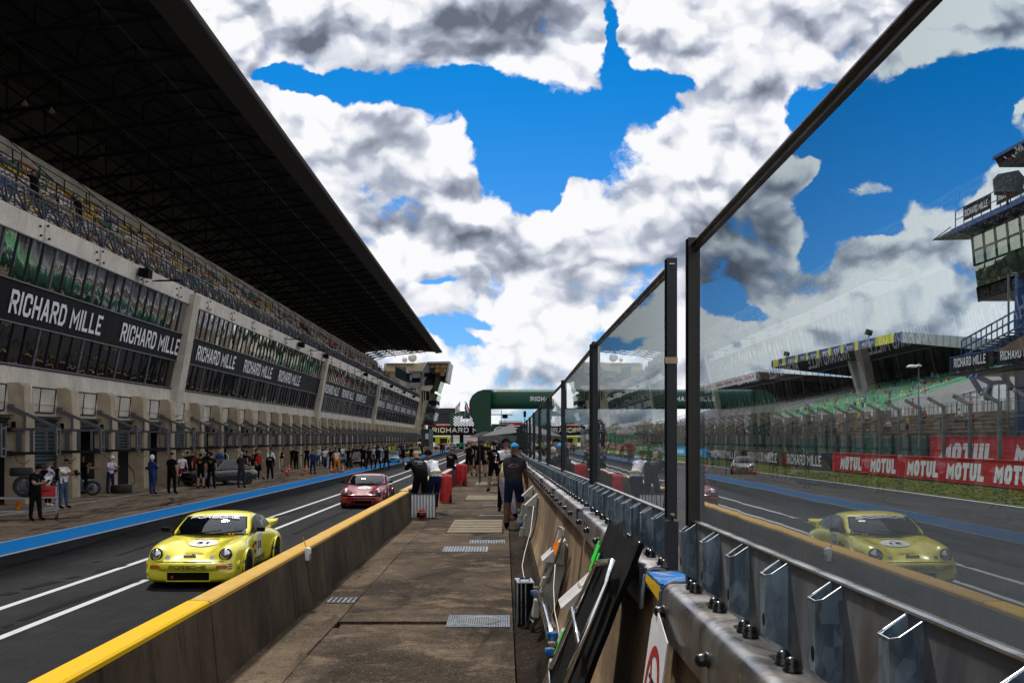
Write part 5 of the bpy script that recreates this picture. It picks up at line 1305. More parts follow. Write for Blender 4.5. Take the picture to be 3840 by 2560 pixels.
# yellow truck
def truck():
    t = thing('truck', 'bright yellow truck facing the camera, parked behind the row of cars', 'truck', (P(1656,0,232).x,232,0)); k = 232/F; zt = HC+8*k; w = 24.5*k
    M('truck_yellow', (.80,.72,.01), .4, var=.05)
    m = MB(); m.bb((-w,0,.9),(w*.98,3,zt),'truck_yellow'); m.bb((-w,3,.9),(w,9,zt-.1),'truck_yellow'); m.build('body', t, bevel=.1)
    m = MB(); m.bb((-w*.25,-.06,zt-1.6),(w*.85,-.01,zt-.45),'black_gloss'); m.build('windscreen', t)
    m = MB(); m.bb((-w*.5,-.06,.95),(w*.5,-.01,1.3),'dark_steel'); m.build('grille', t)
    for x in (-w*.8, w*.8):
        m = MB(); m.lathe([(.35,-.18),(.52,-.16),(.52,.16),(.35,.18)], (x,1.2,.52), 'rubber', 16, 'X'); m.build('wheel', t)
        m = MB(); m.bb((x-.25,-.08,1.0),(x+.25,-.02,1.25),'white'); m.build('headlight', t)
    for x in (-w-.15, w+.15): m = MB(); m.bb((x-.1,-.1,zt-1.5),(x+.1,.05,zt-.8),'black'); m.build('mirror', t)
truck()
# trees on the horizon
def tree(x, y, h, w, label, grp, sd, mat=('leaf_dark','leaf_light')):
    t = thing('tree', label, 'tree', (x,y,0), 0, grp); rnd = random.Random(sd)
    m = MB(); m.tube([(0,0,0),(0,0,h*.3),(w*.05,0,h*.6)], [w*.05,w*.04,w*.015], 'bark', 6)
    for q in range(4): a = rnd.random()*6; m.tube([(0,0,h*.28),(math.cos(a)*w*.3,math.sin(a)*w*.3,h*.62)], [w*.025,w*.008], 'bark', 5)
    m.build('trunk', t)
    m = MB(); cl = [(rnd.gauss(0,.22)*w, rnd.gauss(0,.22)*w, h*(.55+rnd.uniform(-.2,.3)), w*rnd.uniform(.16,.30)) for _ in range(11)]
    for (cx,cy,cz,r) in cl:
        for _ in range(70):
            u = Vector((rnd.gauss(0,1),rnd.gauss(0,1),rnd.gauss(0,1))).normalized()*r*rnd.uniform(.6,1.08); s = w*.028*rnd.uniform(.7,1.5)
            p = Vector((cx,cy,cz))+Vector((u.x,u.y,u.z*.8)); a = Vector((rnd.gauss(0,1),rnd.gauss(0,1),rnd.gauss(0,1))).normalized()*s; b = Vector((rnd.gauss(0,1),rnd.gauss(0,1),rnd.gauss(0,1))).normalized()*s
            m.add([p-a-b,p+a-b,p+a+b,p-a+b],[(0,1,2,3)],mat[0] if rnd.random() < .6 else mat[1])
    m.build('crown', t, recalc=False)
M('bark', (.05,.04,.03), .9); M('leaf_dark', (.030,.045,.016), .9, var=.3); M('leaf_light', (.075,.095,.03), .9, var=.3)
T0 = ['rounded dark tree','tall olive tree','broad green tree','low bushy tree']
rnd = random.Random(9)
xs_ = list(range(1838,1990,11))
for i, px in enumerate(xs_):
    d = 520+rnd.uniform(-30,60); h = (rnd.uniform(62,82))*d/F*.8+HC*0; tree(P(px,0,d).x, d, h, h*.9, T0[i%4]+' on the horizon, '+ordn(i)+' from the left of the arch opening', 'trees on the horizon', i)
for i, px in enumerate((2050,2140,2230,2330,2420,2480)):
    d = 540; tree(P(px,0,d).x, d, 11+i%3, 13, 'dark horizon tree beyond the glass screens, '+ordn(i)+' from the left', 'trees beyond the glass screens', 40+i)
m = MB(); rnd = random.Random(4)
vs = []; n = 60
for i in range(n+1):
    x = -300+i*16; h = 6+3*noise.noise((x*.01,0,3))+rnd.random()*1.2
    vs += [(x,700+rnd.random()*20,0),(x,700+rnd.random()*20,h),(x,780,h*.9),(x,780,0)]
m.add(vs, [(i*4+q,i*4+q+1,(i+1)*4+q+1,(i+1)*4+q) for i in range(n) for q in range(3)], 'leaf_dark'); o = m.build('distant_wood'); o['kind'] = 'stuff'; o['label'] = 'dark distant wood along the horizon'; o['category'] = 'wood'
# ------------------------------------------------------------------ far side of the race track, seen through the glass
M('motul_red', (.50,.012,.022), .5, var=.12, scale=2); M('board_black', (.012,.011,.013), .45, var=.2, scale=3); M('green_wall', (.008,.085,.058), .6, var=.3, scale=1.2); M('fence_post', (.16,.18,.19), .5, .4); M('stand_green', (.010,.30,.11), .55, var=.25, scale=1.1); M('stand_purple', (.15,.15,.23), .55, var=.3, scale=1.1)
def lettering(txt, parent, off, x, y0, z0, w, h, bold, shear=0, sp=1.0, mat='letter_white'):
    if txt in ('MOTUL','RICHARD MILLE'): return block_text(txt, Vector((x,y0,z0))+off, (0,-1,0), (0,0,1), w, h, mat, parent, th=.30 if txt == 'MOTUL' else .16, asp=.42 if txt == 'MOTUL' else .50, gap=.22 if txt == 'MOTUL' else .3, shear=.04 if txt == 'MOTUL' else 0)
    # letters on a board facing the track (-X), reading from far to near as seen from the track: left is +Y
    return add_text(txt, Vector((x,y0,z0))+off, (0,-1,0), (0,0,1), w, h, mat, parent, 'lettering', bold=bold, shear=shear, spacing=sp)
def board(name, label, x, y0, y1, z0, z1, mat, cap, texts, group, th=.25):
    o = Vector((x,y0,0)); t = thing(name, label, 'board', o, 0, group)
    m = MB(); m.bb((0,0,z0),(th,y1-y0,z1),mat); b = m.build('board', t)
    m = MB(); m.bb((-.03,0,z1),(th+.03,y1-y0,z1+.05),cap); m.build('top_edge', t)
    for (txt, ya, w, zt0, h, bold, shr) in texts:
        lettering(txt, b, Vector((-.012,0,0)), 0, ya-y0, zt0, w, h, bold, shr)
    return t
# red boards MOTUL: measured centres at x px 1955..2300 of 2352; letters 1.0 high
GB = 'advertising boards along the race track'
board('track_board','long red board with five big white words at the track edge',25.0,44,76,.12,1.42,'motul_red','motul_red',
      [('MOTUL',yy,ww,.28,.94,.04,.12) for yy, ww in ((74.2,4.6),(68.1,4.6),(61.9,4.6),(56.4,4.6),(50.9,4.5))],GB)
board('track_board','black board with white lettering directly left of the red board',25.0,76.3,89,.12,1.42,'board_black','green_wall',[('RICHARD MILLE',88.2,9.6,.32,.86,.016,0)],GB)
board('track_board','second black board left of the red board, behind the bronze car',25.0,89.3,104,.12,1.42,'board_black','green_wall',[('RICHARD MILLE',102.6,11.2,.32,.86,.016,0)],GB)
board('track_board','third black board left of the red board',25.0,104.3,122,.12,1.42,'board_black','green_wall',[('RICHARD MILLE',119.5,12,.32,.86,.016,0)],GB)
board('track_board','blue and green boards farther down the track',25.0,122.3,150,.12,1.42,'cloth_sky','green_wall',[('lenovo',148,9,.4,.8,.03,0),('aramco',136,10,.4,.7,.03,0)],GB)
board('track_board','green board with white word beyond the blue board',25.0,150.3,190,.12,1.42,'stand_green','green_wall',[('aramco',186,12,.4,.7,.03,0),('aramco',168,12,.4,.7,.03,0)],GB)
board('track_board','red and white boards at the far end of the track',25.0,190.3,330,.12,1.42,'motul_red','green_wall',[('MOTUL',320-i*14,9,.3,.9,.04,.12) for i in range(8)],GB)
board('track_board','nearest part of the black boards, out of the picture on the right',25.0,8,43.7,.12,1.42,'board_black','green_wall',[('RICHARD MILLE',40,10,.32,.86,.016,0),('RICHARD MILLE',26,10,.32,.86,.016,0)],GB)
GW = 'screens behind the debris fence'
board('screen_wall','red upper board with two big white words behind the fence posts',28.4,40,66.5,.05,2.62,'motul_red','motul_red',[('MOTUL',65,7.4,1.0,1.25,.04,.12),('MOTUL',55.6,7.4,1.0,1.25,.04,.12),('MOTUL',46.4,6,1.0,1.25,.04,.12)],GW)
t = thing('screen_wall','dark green panel wall behind the debris fence','wall',(28.4,66.8,0),0,GW)
for i in range(46):
    m = MB(); y = i*3.0; m.bb((0,y+.02,.05),(.2,y+2.98,2.58),'green_wall'); m.bb((-.1,y-.12,.0),(.02,y+.12,2.78),'dark_steel'); m.build('panel', t)
# debris fence posts
def post():
    t = thing('fence_post','x','fence post',(26.5,40,0),0,'bent topped posts of the debris fence')
    m = MB(); m.bar((0,0,0),(0,0,4.55),.17,.20,'fence_post'); m.build('upright', t)
    m = MB(); m.bar((0,0,4.45),(-1.0,0,5.0),.15,.18,'fence_post'); m.build('bent_arm', t); return t
p0 = post()
for i in range(48):
    o = p0 if i == 0 else copy_tree(p0); o.location = (26.5,46.5+3.4*i-10.2,0); o['label'] = ordn(i)+' grey fence post with arm bent to the track, counted from the right edge'
veil_m = bpy.data.materials.new('fence_veil'); MATS['fence_veil'] = veil_m; bb_ = NB(nt(veil_m))
d_ = bb_.node('ShaderNodeBsdfDiffuse', {'Color': (.22,.24,.24,1)}); t_ = bb_.node('ShaderNodeBsdfTransparent'); mx_ = bb_.node('ShaderNodeMixShader', {0: .14}); bb_.l.new(t_.outputs[0], mx_.inputs[1]); bb_.l.new(d_.outputs[0], mx_.inputs[2]); o_ = bb_.node('ShaderNodeOutputMaterial'); bb_.l.new(mx_.outputs[0], o_.inputs[0])
t = thing('fence_mesh','fine wire mesh stretched behind the bent posts','fence',(26.62,36,0))
m = MB(); m.quad((0,0,1.2),(0,165,1.2),(0,165,4.5),(0,0,4.5),'fence_veil'); m.build('mesh', t)
m = MB(); 
for z in (1.3,2.1,2.9,3.7,4.5): m.bar((0,0,z),(0,165,z),.03,.03,'fence_post')
m.build('wires', t)
# stone terraces
t = thing('terrace', 'brown stone spectator terraces rising behind the debris fence', 'terrace', (30,36,0))
for i in range(8):
    m = MB(); m.bb((i*1.5,0,0),(i*1.5+1.5,210,2.3+i*.36),'terrace_stone'); m.bb((i*1.5-.04,0,2.24+i*.36),(i*1.5+.3,210,2.315+i*.36),'gravel_bank'); m.build('step', t)
m = MB(); m.add([(-1.6,0,0),(0,0,2.3),(0,210,2.3),(-1.6,210,0)],[(0,1,2,3)],'gravel_bank'); m.build('bank', t)
m = MB()
for y in range(0,210,1): m.bar((12.2,y,4.8),(12.2,y,5.9),.05,.05,'dark_steel')
m.bar((12.2,0,5.9),(12.2,210,5.9),.06,.06,'silver'); m.build('railing', t)
for i, y in enumerate(range(60,150,9)):
    m = MB(); m.bb((12.1,y,5.1),(12.2,y+.5,5.75),'white'); m.build('notice', t)
# grandstand with green seats and blue/yellow fascia
def stand(name, label, y0, y1, xf, xb, zf, zb, seatmat, roof, group=None):
    o = Vector((xf,y0,0)); t = thing(name, label, 'grandstand', o, 0, group); n = 16
    m = MB()
    for i in range(n):
        a = xf+(xb-xf)*i/n; z = zf+(zb-zf)*i/n; m.bb((a,y0,z-1.2),(a+(xb-xf)/n+.02,y1,z),'hood_grey')
    m.bb((xf-.3,y0,0),(xf,y1,zf+.1),'gravel_bank'); m.build('tiers', t, loc=-o)
    rnd = random.Random(int(y0))
    for i in range(n):
        m = MB(); a = xf+(xb-xf)*(i+.5)/n; z = zf+(zb-zf)*i/n; y = y0+.3
        while y < y1-.5:
            if rnd.random() > .04 and (y % 12) > 1.1:
                mt = seatmat if rnd.random() > .035 else 'seat_yellow'
                m.add([(a-.1,y,z+.4),(a-.1,y+.46,z+.4),(a+.32,y+.46,z+.42),(a+.32,y,z+.42),(a+.40,y,z+.85),(a+.40,y+.46,z+.85)],[(0,1,2,3),(3,2,5,4)],mt)
            y += .55
        m.build('seat_row', t, loc=-o, recalc=False)
    m = MB(); m.sheet((xf+.2,y0-.1,zf+.9),(xb,y0-.1,zb+.9),(xb,y0-.1,zf-4),(xf+.2,y0-.1,zf-4),.2,'hood_grey'); m.build('side_wall', t, loc=-o)
    m = MB()
    for q in (.5,1.0,1.4):
        m.bar((xf,y1,zf+q),(xb,y1,zb+q),.07,.07,'silver'); m.bar((xf,y0,zf+q),(xb,y0,zb+q),.07,.07,'silver')
    for i in range(12): a = i/11; m.bar((xf+(xb-xf)*a,y1,zf+(zb-zf)*a),(xf+(xb-xf)*a,y1,zf+(zb-zf)*a+1.4),.06,.06,'silver')
    m.build('stair_rail', t, loc=-o)
    return t, o
M('roof_blue', (.008,.055,.20), .5, var=.1); M('roof_yellow', (.75,.68,.02), .5, var=.08)
st1, so1 = stand('grandstand','covered grandstand with green seats and blue and yellow roof edge',112,166,43.5,62,5.6,11.2,'stand_green',None)
A = P(2893,1352,179.6); Bp = P(3378.6,1243,130.7); AZ0 = 1.25
def fpt(s, dz=0): v = A.lerp(Bp, s); return Vector((v.x,v.y,v.z+dz))
m = MB(); a = fpt(0,-AZ0); b_ = fpt(1,-AZ0); c_ = fpt(1); d_ = fpt(0); m.sheet(a-so1,b_-so1,c_-so1,d_-so1,.2,'roof_blue'); fas = m.build('fascia', st1)
ux = (Bp-A).normalized()
segs = [(.02,.075,0),(.115,.145,0),(.235,.262,0),(.333,.352,0),(.425,.447,0),(.518,.54,0),(.613,.634,0),(.715,.738,0),(.85,.962,0)]
n_ = Vector((-.05,-.03,0))
for s0, s1, _ in segs:
    m = MB(); m.sheet(fpt(s0,-AZ0)+n_-so1,fpt(s1,-AZ0)+n_-so1,fpt(s1)+n_-so1,fpt(s0)+n_-so1,.02,'roof_yellow'); m.build('yellow_panel', fas)
for (s0, s1) in ((.15,.23),(.268,.33),(.357,.42),(.452,.513),(.545,.605),(.64,.705),(.745,.84)):
    p = fpt(s0+.02,-AZ0*.72)+n_*1.6-so1; add_text('MICHELIN', p, ux, (0,0,1), (s1-s0-.022)*(Bp-A).length, AZ0*.42, 'letter_white', fas, 'lettering', bold=.02)
    m = MB(); q0 = fpt(s0+.025,-AZ0*.84)+n_*1.6-so1; q1 = fpt(s1-.005,-AZ0*.84)+n_*1.6-so1; m.bar(q0,q1,.02,.06,'roof_yellow'); m.build('underline', fas)
# roof body: slopes back from the fascia
Cb = Vector((72,128,15.6)); Db = Vector((68,182,15.4))
m = MB(); m.add([v-so1 for v in (fpt(0,-AZ0),fpt(1,-AZ0),Vector((74,127,12.9)),Vector((70,180,12.9)),fpt(0,-.02),fpt(1,-.02),Vector((74,127,14.2)),Vector((70,180,14.2)))],[(0,1,2,3),(4,7,6,5),(1,5,6,2),(3,2,6,7),(0,3,7,4)],'roof_under'); m.build('roof', st1)
m = MB(); e0 = fpt(1,-.05); e1 = Vector((74,127,14.3)); f0 = fpt(1,-AZ0*1.15); f1 = Vector((74,127,12.6)); nn = Vector((0,-.15,0))
m.sheet(f0+nn-so1,f1+nn-so1,e1+nn-so1,e0+nn-so1,.1,'hood_grey')
for k in range(26): s = k/26; m.bar(f0.lerp(f1,s)+nn*1.8-so1,e0.lerp(e1,s)+nn*1.8-so1,.06,.05,'alu_clad')
m.build('roof_side', st1)
m = MB(); m.add([v-so1 for v in (Vector((57,132,14.9)),Vector((66,129,14.6)),Vector((61,131,16.0)),Vector((57,140,15)),Vector((66,140,14.7)),Vector((61,139,16.0)))],[(0,1,2),(0,2,5,3),(1,4,5,2)],'roof_yellow'); m.build('yellow_ridge', st1)
m = MB(); m.bb((64,112,5),(64.4,180,15.5),'dark_inside'); m.bb((62.3,112,9),(64,112.4,14),'dark_inside'); m.build('rear_wall', st1, loc=-so1)
for (pa, pb, d) in (((3190,1315),(3246,1445),158),):
    a = P(*pa,d); b_ = P(pb[0],pb[1],d-6); m = MB(); m.bar(b_+Vector((1,0,-6))-so1,a-so1,1.5,1.2,'beam_concrete',up=(0,1,0)); m.build('column', st1)
for (px, d) in ((2950,172),(3258,141)):
    t = thing('roof_floodlight','floodlight on the grandstand roof edge, '+('far left one' if px < 3000 else 'right one above the lettering'),'floodlight',P(px,1340 if px < 3000 else 1262,d),0,'floodlights on the blue and yellow roof edge'); m = MB(); m.box((0,0,.6),(.9,.5,.7),'dark_steel',ry=.3); m.build('housing', t); m = MB(); m.bar((0,0,-.2),(0,0,.4),.1,.1,'dark_steel'); m.build('bracket', t)
# second stand: brown roof, white fascia with red text
st2, so2 = stand('grandstand','far covered grandstand with lilac seats, brown roof and white fascia',172,290,44.5,62,5.6,11.2,'stand_purple',None)
a0 = P(2600,1452,250); b0_ = P(2835,1393,178)
a0 = Vector((b0_.x-.5,255,b0_.z)); ux = (b0_-a0).normalized()
M('roof_brown', (.16,.075,.05), .6, var=.2); M('text_red', (.6,.03,.05), .5)
m = MB(); m.sheet(a0+Vector((0,0,-1.5))-so2,b0_+Vector((0,0,-1.5))-so2,b0_-so2,a0-so2,.2,'white'); fas2 = m.build('fascia', st2)
L_ = (b0_-a0).length
for i in range(9):
    add_text('TotalEnergies', a0+ux*(i*L_/9+.8)+Vector((-.06,0,-1.15))-so2, ux, (0,0,1), L_/9-1.8, .8, 'text_red', fas2, 'lettering', bold=.02)
m = MB(); c_ = Vector((68,176,12.8)); m.add([v-so2 for v in (b0_+Vector((0,0,-1.5)),Vector((68,176,11.6)),Vector((68,290,11.6)),a0+Vector((0,0,-1.5)),b0_,Vector((68,176,12.8)),Vector((68,290,12.8)),a0)],[(0,1,2,3),(4,7,6,5),(3,2,6,7)],'roof_under'); m.build('roof', st2)
m = MB(); m.sheet(b0_+Vector((0,-.1,-1.3))-so2,Vector((68,175.9,11.8))-so2,Vector((68,175.9,12.85))-so2,b0_+Vector((0,-.1,0))-so2,.1,'roof_brown')
for k in range(22): s = k/22; x = b0_.x+(68-b0_.x)*s; m.bar(Vector((x,175.8,b0_.z-1.25-.3*s))-so2,Vector((x,175.8,b0_.z-.25*s-.05))-so2,.08,.05,'terrace_stone')
m.bb(Vector((66.8,175,6))-so2,Vector((68,176,12.0))-so2,'roof_brown'); m.build('roof_side', st2)
m = MB(); m.bb((64,172,5),(64.4,290,12.8),'dark_inside'); m.build('rear_wall', st2, loc=-so2)
# blocks added far along the straight for the facade glass to mirror
t = thing('mirror_filler','added row of coloured blocks for the facade glass to mirror','hoarding',(34,300,0)); cols = ['stand_green','cloth_pink','white','stand_green','seat_yellow','cloth_red','roof_blue']
rnd = random.Random(8)
for i in range(24): m = MB(); m.bb((rnd.uniform(-2,2),i*7,0),(rnd.uniform(6,10),i*7+6.6,rnd.uniform(3,6.5)),cols[i%7]); m.build('mirror_filler_block', t)
# lamp post with globes
t = thing('street_lamp','thin lamp post with two white globes in front of the green seats','street lamp',(P(3445,1450,90).x,90,0)); xo = P(3445,0,90).x
m = MB(); z = P(0,1375,90).z; m.tube([(0,0,0),(0,0,z+.4)], [.10,.05], 'fence_post', 8); m.build('pole', t)
m = MB(); m.tube([(-.9,0,z-.1),(-.6,0,z+.15),(0,0,z+.2)], .05, 'fence_post', 6); m.build('arm', t)
m = MB(); m.sphere((-.62,0,z-.05), .42, 'white', 12, (1.2,1,.6), 0, 90); m.sphere((-.05,0,z+.05), .28, 'white', 10, (1.2,1,.6), 0, 90); m.build('globe', t, True)
# control tower on the right
TX = 36.0; TD = 77.3; TO = Vector((TX+4,TD-8,0))
tw = thing('control_tower','glass control tower with blue trimmed canopy, banners and blue stairs at the right edge','tower',TO)
def tp(m, name, par=None): 
    o = m.build(name, par or tw); 
    if par is None: o.location = -TO
    return o
def TP(px, py): # point on the tower's track side face plane through x = TX: depth from px
    d = F*TX/(px-VX); return P(px, py, d)
zB = TP(3658,1125.5).z; zA = TP(3632,893).z
yF, yN = TP(3645,0).y, 52.0
def tface(z0, z1, x0, x1, mat, rows=1, cols=14, name='window', frame=True):
    m = MB(); 
    for i in range(cols):
        for r in range(rows):
            a = yF-(yF-yN)*i/cols; b = yF-(yF-yN)*(i+1)/cols; za = z0+(z1-z0)*r/rows; zb_ = z0+(z1-z0)*(r+1)/rows; xa = x0+(x1-x0)*r/rows; xb_ = x0+(x1-x0)*(r+1)/rows
            j = random.uniform(-.01,.01); m.quad((xa+j,a,za),(xa-j,b,za),(xb_+j,b,zb_),(xb_-j,a,zb_),mat)
    w = tp(m, name)
    m = MB()
    if frame:
        for i in range(cols+1):
            a = yF-(yF-yN)*i/cols; m.bar((x0-.04,a,z0),(x1-.04,a,z1),.09,.08,'dark_steel')
    for r in range(rows+1):
        z = z0+(z1-z0)*r/rows; x = x0+(x1-x0)*r/rows; m.bar((x-.05,yF,z),(x-.05,yN,z),.09,.12,'dark_steel')
    m.build('window_frame', w).location = (0,0,0)
h = zA-zB; zz_ = [zB, zB+h*.20, zB+h*.55, zA]
tface(zz_[0], zz_[1], TX+.55, TX+.42, 'mirror_low', 1, 15); tface(zz_[1], zz_[2], TX+.42, TX+.2, 'tower_glass', 1, 15, frame=False); tface(zz_[2], zz_[3], TX+.2, TX, 'tower_glass', 2, 14)
m = MB(); m.add([(TX+.6,yF,zB),(TX+9,yF,zB),(TX+9,yF,zA),(TX+.05,yF,zA),(TX+.6,yN,zB),(TX+9,yN,zB),(TX+9,yN,zA),(TX+.05,yN,zA)],[(0,1,2,3),(4,7,6,5),(0,4,5,1),(3,2,6,7),(1,5,6,2)],'dark_steel'); tp(m, 'tower_body')
# canopy deck
zc_ = TP(3586,847).z
m = MB(); m.add([(TX-1.2,yF+1.0,zA+.35),(TX-1.2,yN,zA+.35),(TX+9,yN,zA+.1),(TX+9,yF+1,zA+.1),(TX-1.2,yF+1.0,zA+.75),(TX-1.2,yN,zA+.75),(TX+9,yN,zA+.75),(TX+9,yF+1,zA+.75)],[(0,1,2,3),(4,7,6,5),(0,4,5,1),(3,2,6,7),(0,3,7,4)],'roof_blue'); tp(m, 'deck')
tip = P(3497,902,TD+6)
m = MB(); m.add([(TX-1.2,yF+1,zA+.7),(TX+4,yF+1,zA+.25),tip,(TX-1.2,yF+1,zA+.45),(TX+4,yF+1,zA+.05)],[(0,1,2),(3,2,4),(0,2,3),(1,4,2)],'dark_steel'); m.bar((TX-1.2,yF+1,zA+.95),tip,.06,.06,'dark_steel'); tp(m, 'canopy_tip')
m = MB()
for k in range(12): y = yF-(yF-yN)*k/12; m.bar((TX-1.15,y,zA+.33),(TX+.4,y,zA+.02),.12,.10,'alu_clad')
tp(m, 'brackets')
# deck railing and banners
m = MB(); zr = zA+.75; xr = TX-1.0
y = yF+.6
while y > yN: m.bar((xr,y,zr),(xr,y,zr+1.35),.06,.06,'roof_blue'); y -= 1.4
for q in (.65,1.35): m.bar((xr,yF+.6,zr+q),(xr,yN,zr+q),.05,.05,'dark_steel')
tp(m, 'deck_rail')
for (y0_, y1_) in ((yF-.9,yF-5.0),(yF-6.0,yF-10.2),(yF-11.2,yF-15.5)):
    m = MB(); m.bb((xr-.08,y1_,zr+.25),(xr-.04,y0_,zr+1.3),'banner_black'); b2 = tp(m, 'banner')
    block_text('RICHARD MILLE', (xr-.10,y0_-.25,zr+.5), (0,-1,0), (0,0,1), (y0_-y1_)-.5, .5, 'letter_white', b2, th=.17, asp=.5)
m = MB(); pp = P(3790,680,62); m.add([pp+Vector(v) for v in ((-.9,0,-.6),(.7,0,-.7),(.9,0,.2),(.5,0,.7),(-.8,0,.45),(-1.1,0,.1),(-.5,1.1,-.6),(.6,1.1,-.6),(.7,1.1,.3),(-.6,1.1,.4))],[(0,1,2,3,4,5),(0,6,7,1),(1,7,8,2),(2,8,3),(3,8,9,4),(4,9,5),(5,9,6,0)],'mesh_sheet')
m.bar(pp+Vector((0,.4,-1.4)),pp+Vector((0,.4,-.5)),.12,.12,'dark_steel'); tp(m, 'covered_projector')
# upper screen box
u0 = P(3747,594,66); u1 = P(3840,548,58); zt_ = u0.z; m = MB()
zb2 = P(3747,628,66).z
m.add([(u0.x,66,zb2),(u0.x+.3,50,zb2),(u0.x+9,50,zb2),(u0.x+9,66,zb2),(u0.x-.3,66,zt_+.0),(u0.x,50,zt_+.0),(u0.x+9,50,zt_),(u0.x+9,66,zt_)],[(0,1,2,3),(4,7,6,5),(0,4,5,1),(3,2,6,7),(0,3,7,4)],'board_black'); ub = tp(m, 'upper_screen')
m = MB(); m.bar((u0.x-.3,66,zt_),(u0.x,50,zt_),.3,.2,'roof_blue'); m.build('blue_edge', ub)
add_text('24h', (u0.x-.30,63.4,zb2+.10), (0.01,-1,0), (-.3,0,1), 1.1, .42, 'letter_white', ub, 'lettering', bold=.01, shear=.3); add_text('LE MANS', (u0.x-.27,62.0,zb2+.12), (0.01,-1,0), (-.3,0,1), 3.0, .32, 'letter_white', ub, 'lettering', bold=.02)
m = MB()
rnd = random.Random(2); 
for i in range(7): y = 65.4-i*.55; z = zb2+.10+rnd.random()*.25; m.box((u0.x-.20,y,z),(.02,.5,.08),'letter_white' if i % 2 else 'cloth_red',rx=.5)
m.build('graphic', ub)
m = MB(); m.bar((u0.x+3,62,zA+.75),(u0.x+3,62,zb2),.5,.5,'dark_steel'); m.bar((u0.x+3,54,zA+.75),(u0.x+3,54,zb2),.5,.5,'dark_steel'); tp(m, 'screen_column')
# legs, lower deck
m = MB(); c0 = P(3823,1250,64); m.bar((c0.x,64,0),(c0.x,64,zB),.42,.42,'roof_blue'); m.bar((c0.x-.7,64,0),(c0.x-.7,64,zB),.10,.10,'fence_post'); m.bar((c0.x-.2,63.9,zB-.15),(c0.x+2,63.9,zB-.15),.5,.3,'dark_steel'); tp(m, 'leg')
m = MB(); m.bar((c0.x+5,56,0),(c0.x+5,56,zB),.42,.42,'roof_blue'); tp(m, 'leg')
LX = 31.5
def LP(px, py): d = F*LX/(px-VX); return P(px, py, d)
z_t = LP(3563,1346).z; z_b = LP(3563,1398).z; yL = LP(3563,0).y
m = MB(); m.bb((LX,34,z_b-.25),(LX+9,yL,z_b-.05),'dark_steel'); tp(m, 'lower_deck')
m = MB(); m.bb((LX-.05,34,z_t+.05),(LX+.05,yL,z_t+.13),'roof_blue')
for k in range(18): y = yL-k*2; m.bb((LX,y-.04,z_b),(LX+.06,y+.04,z_t+.1),'roof_blue')
m.bb((LX,yL-.06,z_t+.05),(LX+8,yL,z_t+.13),'roof_blue'); tp(m, 'lower_rail')
for k, y0_ in enumerate((yL-.4, yL-6.9, yL-13.2, yL-19.5)):
    m = MB(); n2 = 14; W_ = 6.1
    for q in range(n2): a = y0_-q*W_/n2; c2 = y0_-(q+1)*W_/n2; j = .03*math.sin(q*1.7); j2 = .03*math.sin((q+1)*1.7); m.quad((LX-.10+j,a,z_b),(LX-.10+j2,c2,z_b),(LX-.10+j2,c2,z_t+.03),(LX-.10+j,a,z_t+.03),'banner_black')
    b3 = tp(m, 'banner'); block_text('RICHARD MILLE', (LX-.145,y0_-.5,z_b+.30), (0,-1,0), (0,0,1), 4.6, .62, 'letter_white', b3, th=.17, asp=.5)
m = MB()
for (a, b) in (((3640,1408),(3685,1480)),((3660,1408),(3715,1435)),((3715,1435),(3770,1432)),((3760,1405),(3800,1460)),((3715,1435),(3700,1500))): m.bar(P(a[0],a[1],66),P(b[0],b[1],66),.28,.28,'roof_blue')
tp(m, 'struts')
# stairs
m = MB(); s0 = P(3606,1336,70); s1 = P(3850,1210,60)
for dz in (0,.55,1.1): m.bar(s0+Vector((0,0,dz)),s1+Vector((0,0,dz)),.09,.09,'roof_blue')
m.bar(s0+Vector((.8,0,-.1)),s1+Vector((.8,0,-.1)),.12,.3,'roof_blue')
for k in range(12): q = s0.lerp(s1,k/12); m.bar(q,q+Vector((0,0,1.1)),.06,.06,'roof_blue'); m.box(q+Vector((.5,0,-.05)),(1.1,.35,.06),'fence_post')
st_ = tp(m, 'stairs')
m = MB(); m.add([P(3733,1318,62),P(3840,1255,58),P(3840,1312,58)],[(0,1,2)],'terrace_stone'); tp(m, 'stair_panel')
t = thing('site_canvas','white slanted canvas sheet beside the green seats','canvas',(40,96,0))
m = MB(); a = P(3590,1480,98); b_ = P(3775,1425,86); c_ = P(3775,1500,86); d_ = P(3600,1500,98); o = Vector((40,96,0)); m.sheet(d_-o,c_-o,b_-o,a-o,.1,'white'); m.build('sheet', t)
m = MB(); 
for k in range(8): q = a.lerp(b_,k/7); m.bar(Vector((q.x,q.y,2.5))-o,q-o,.08,.08,'fence_post')
m.build('supports', t)
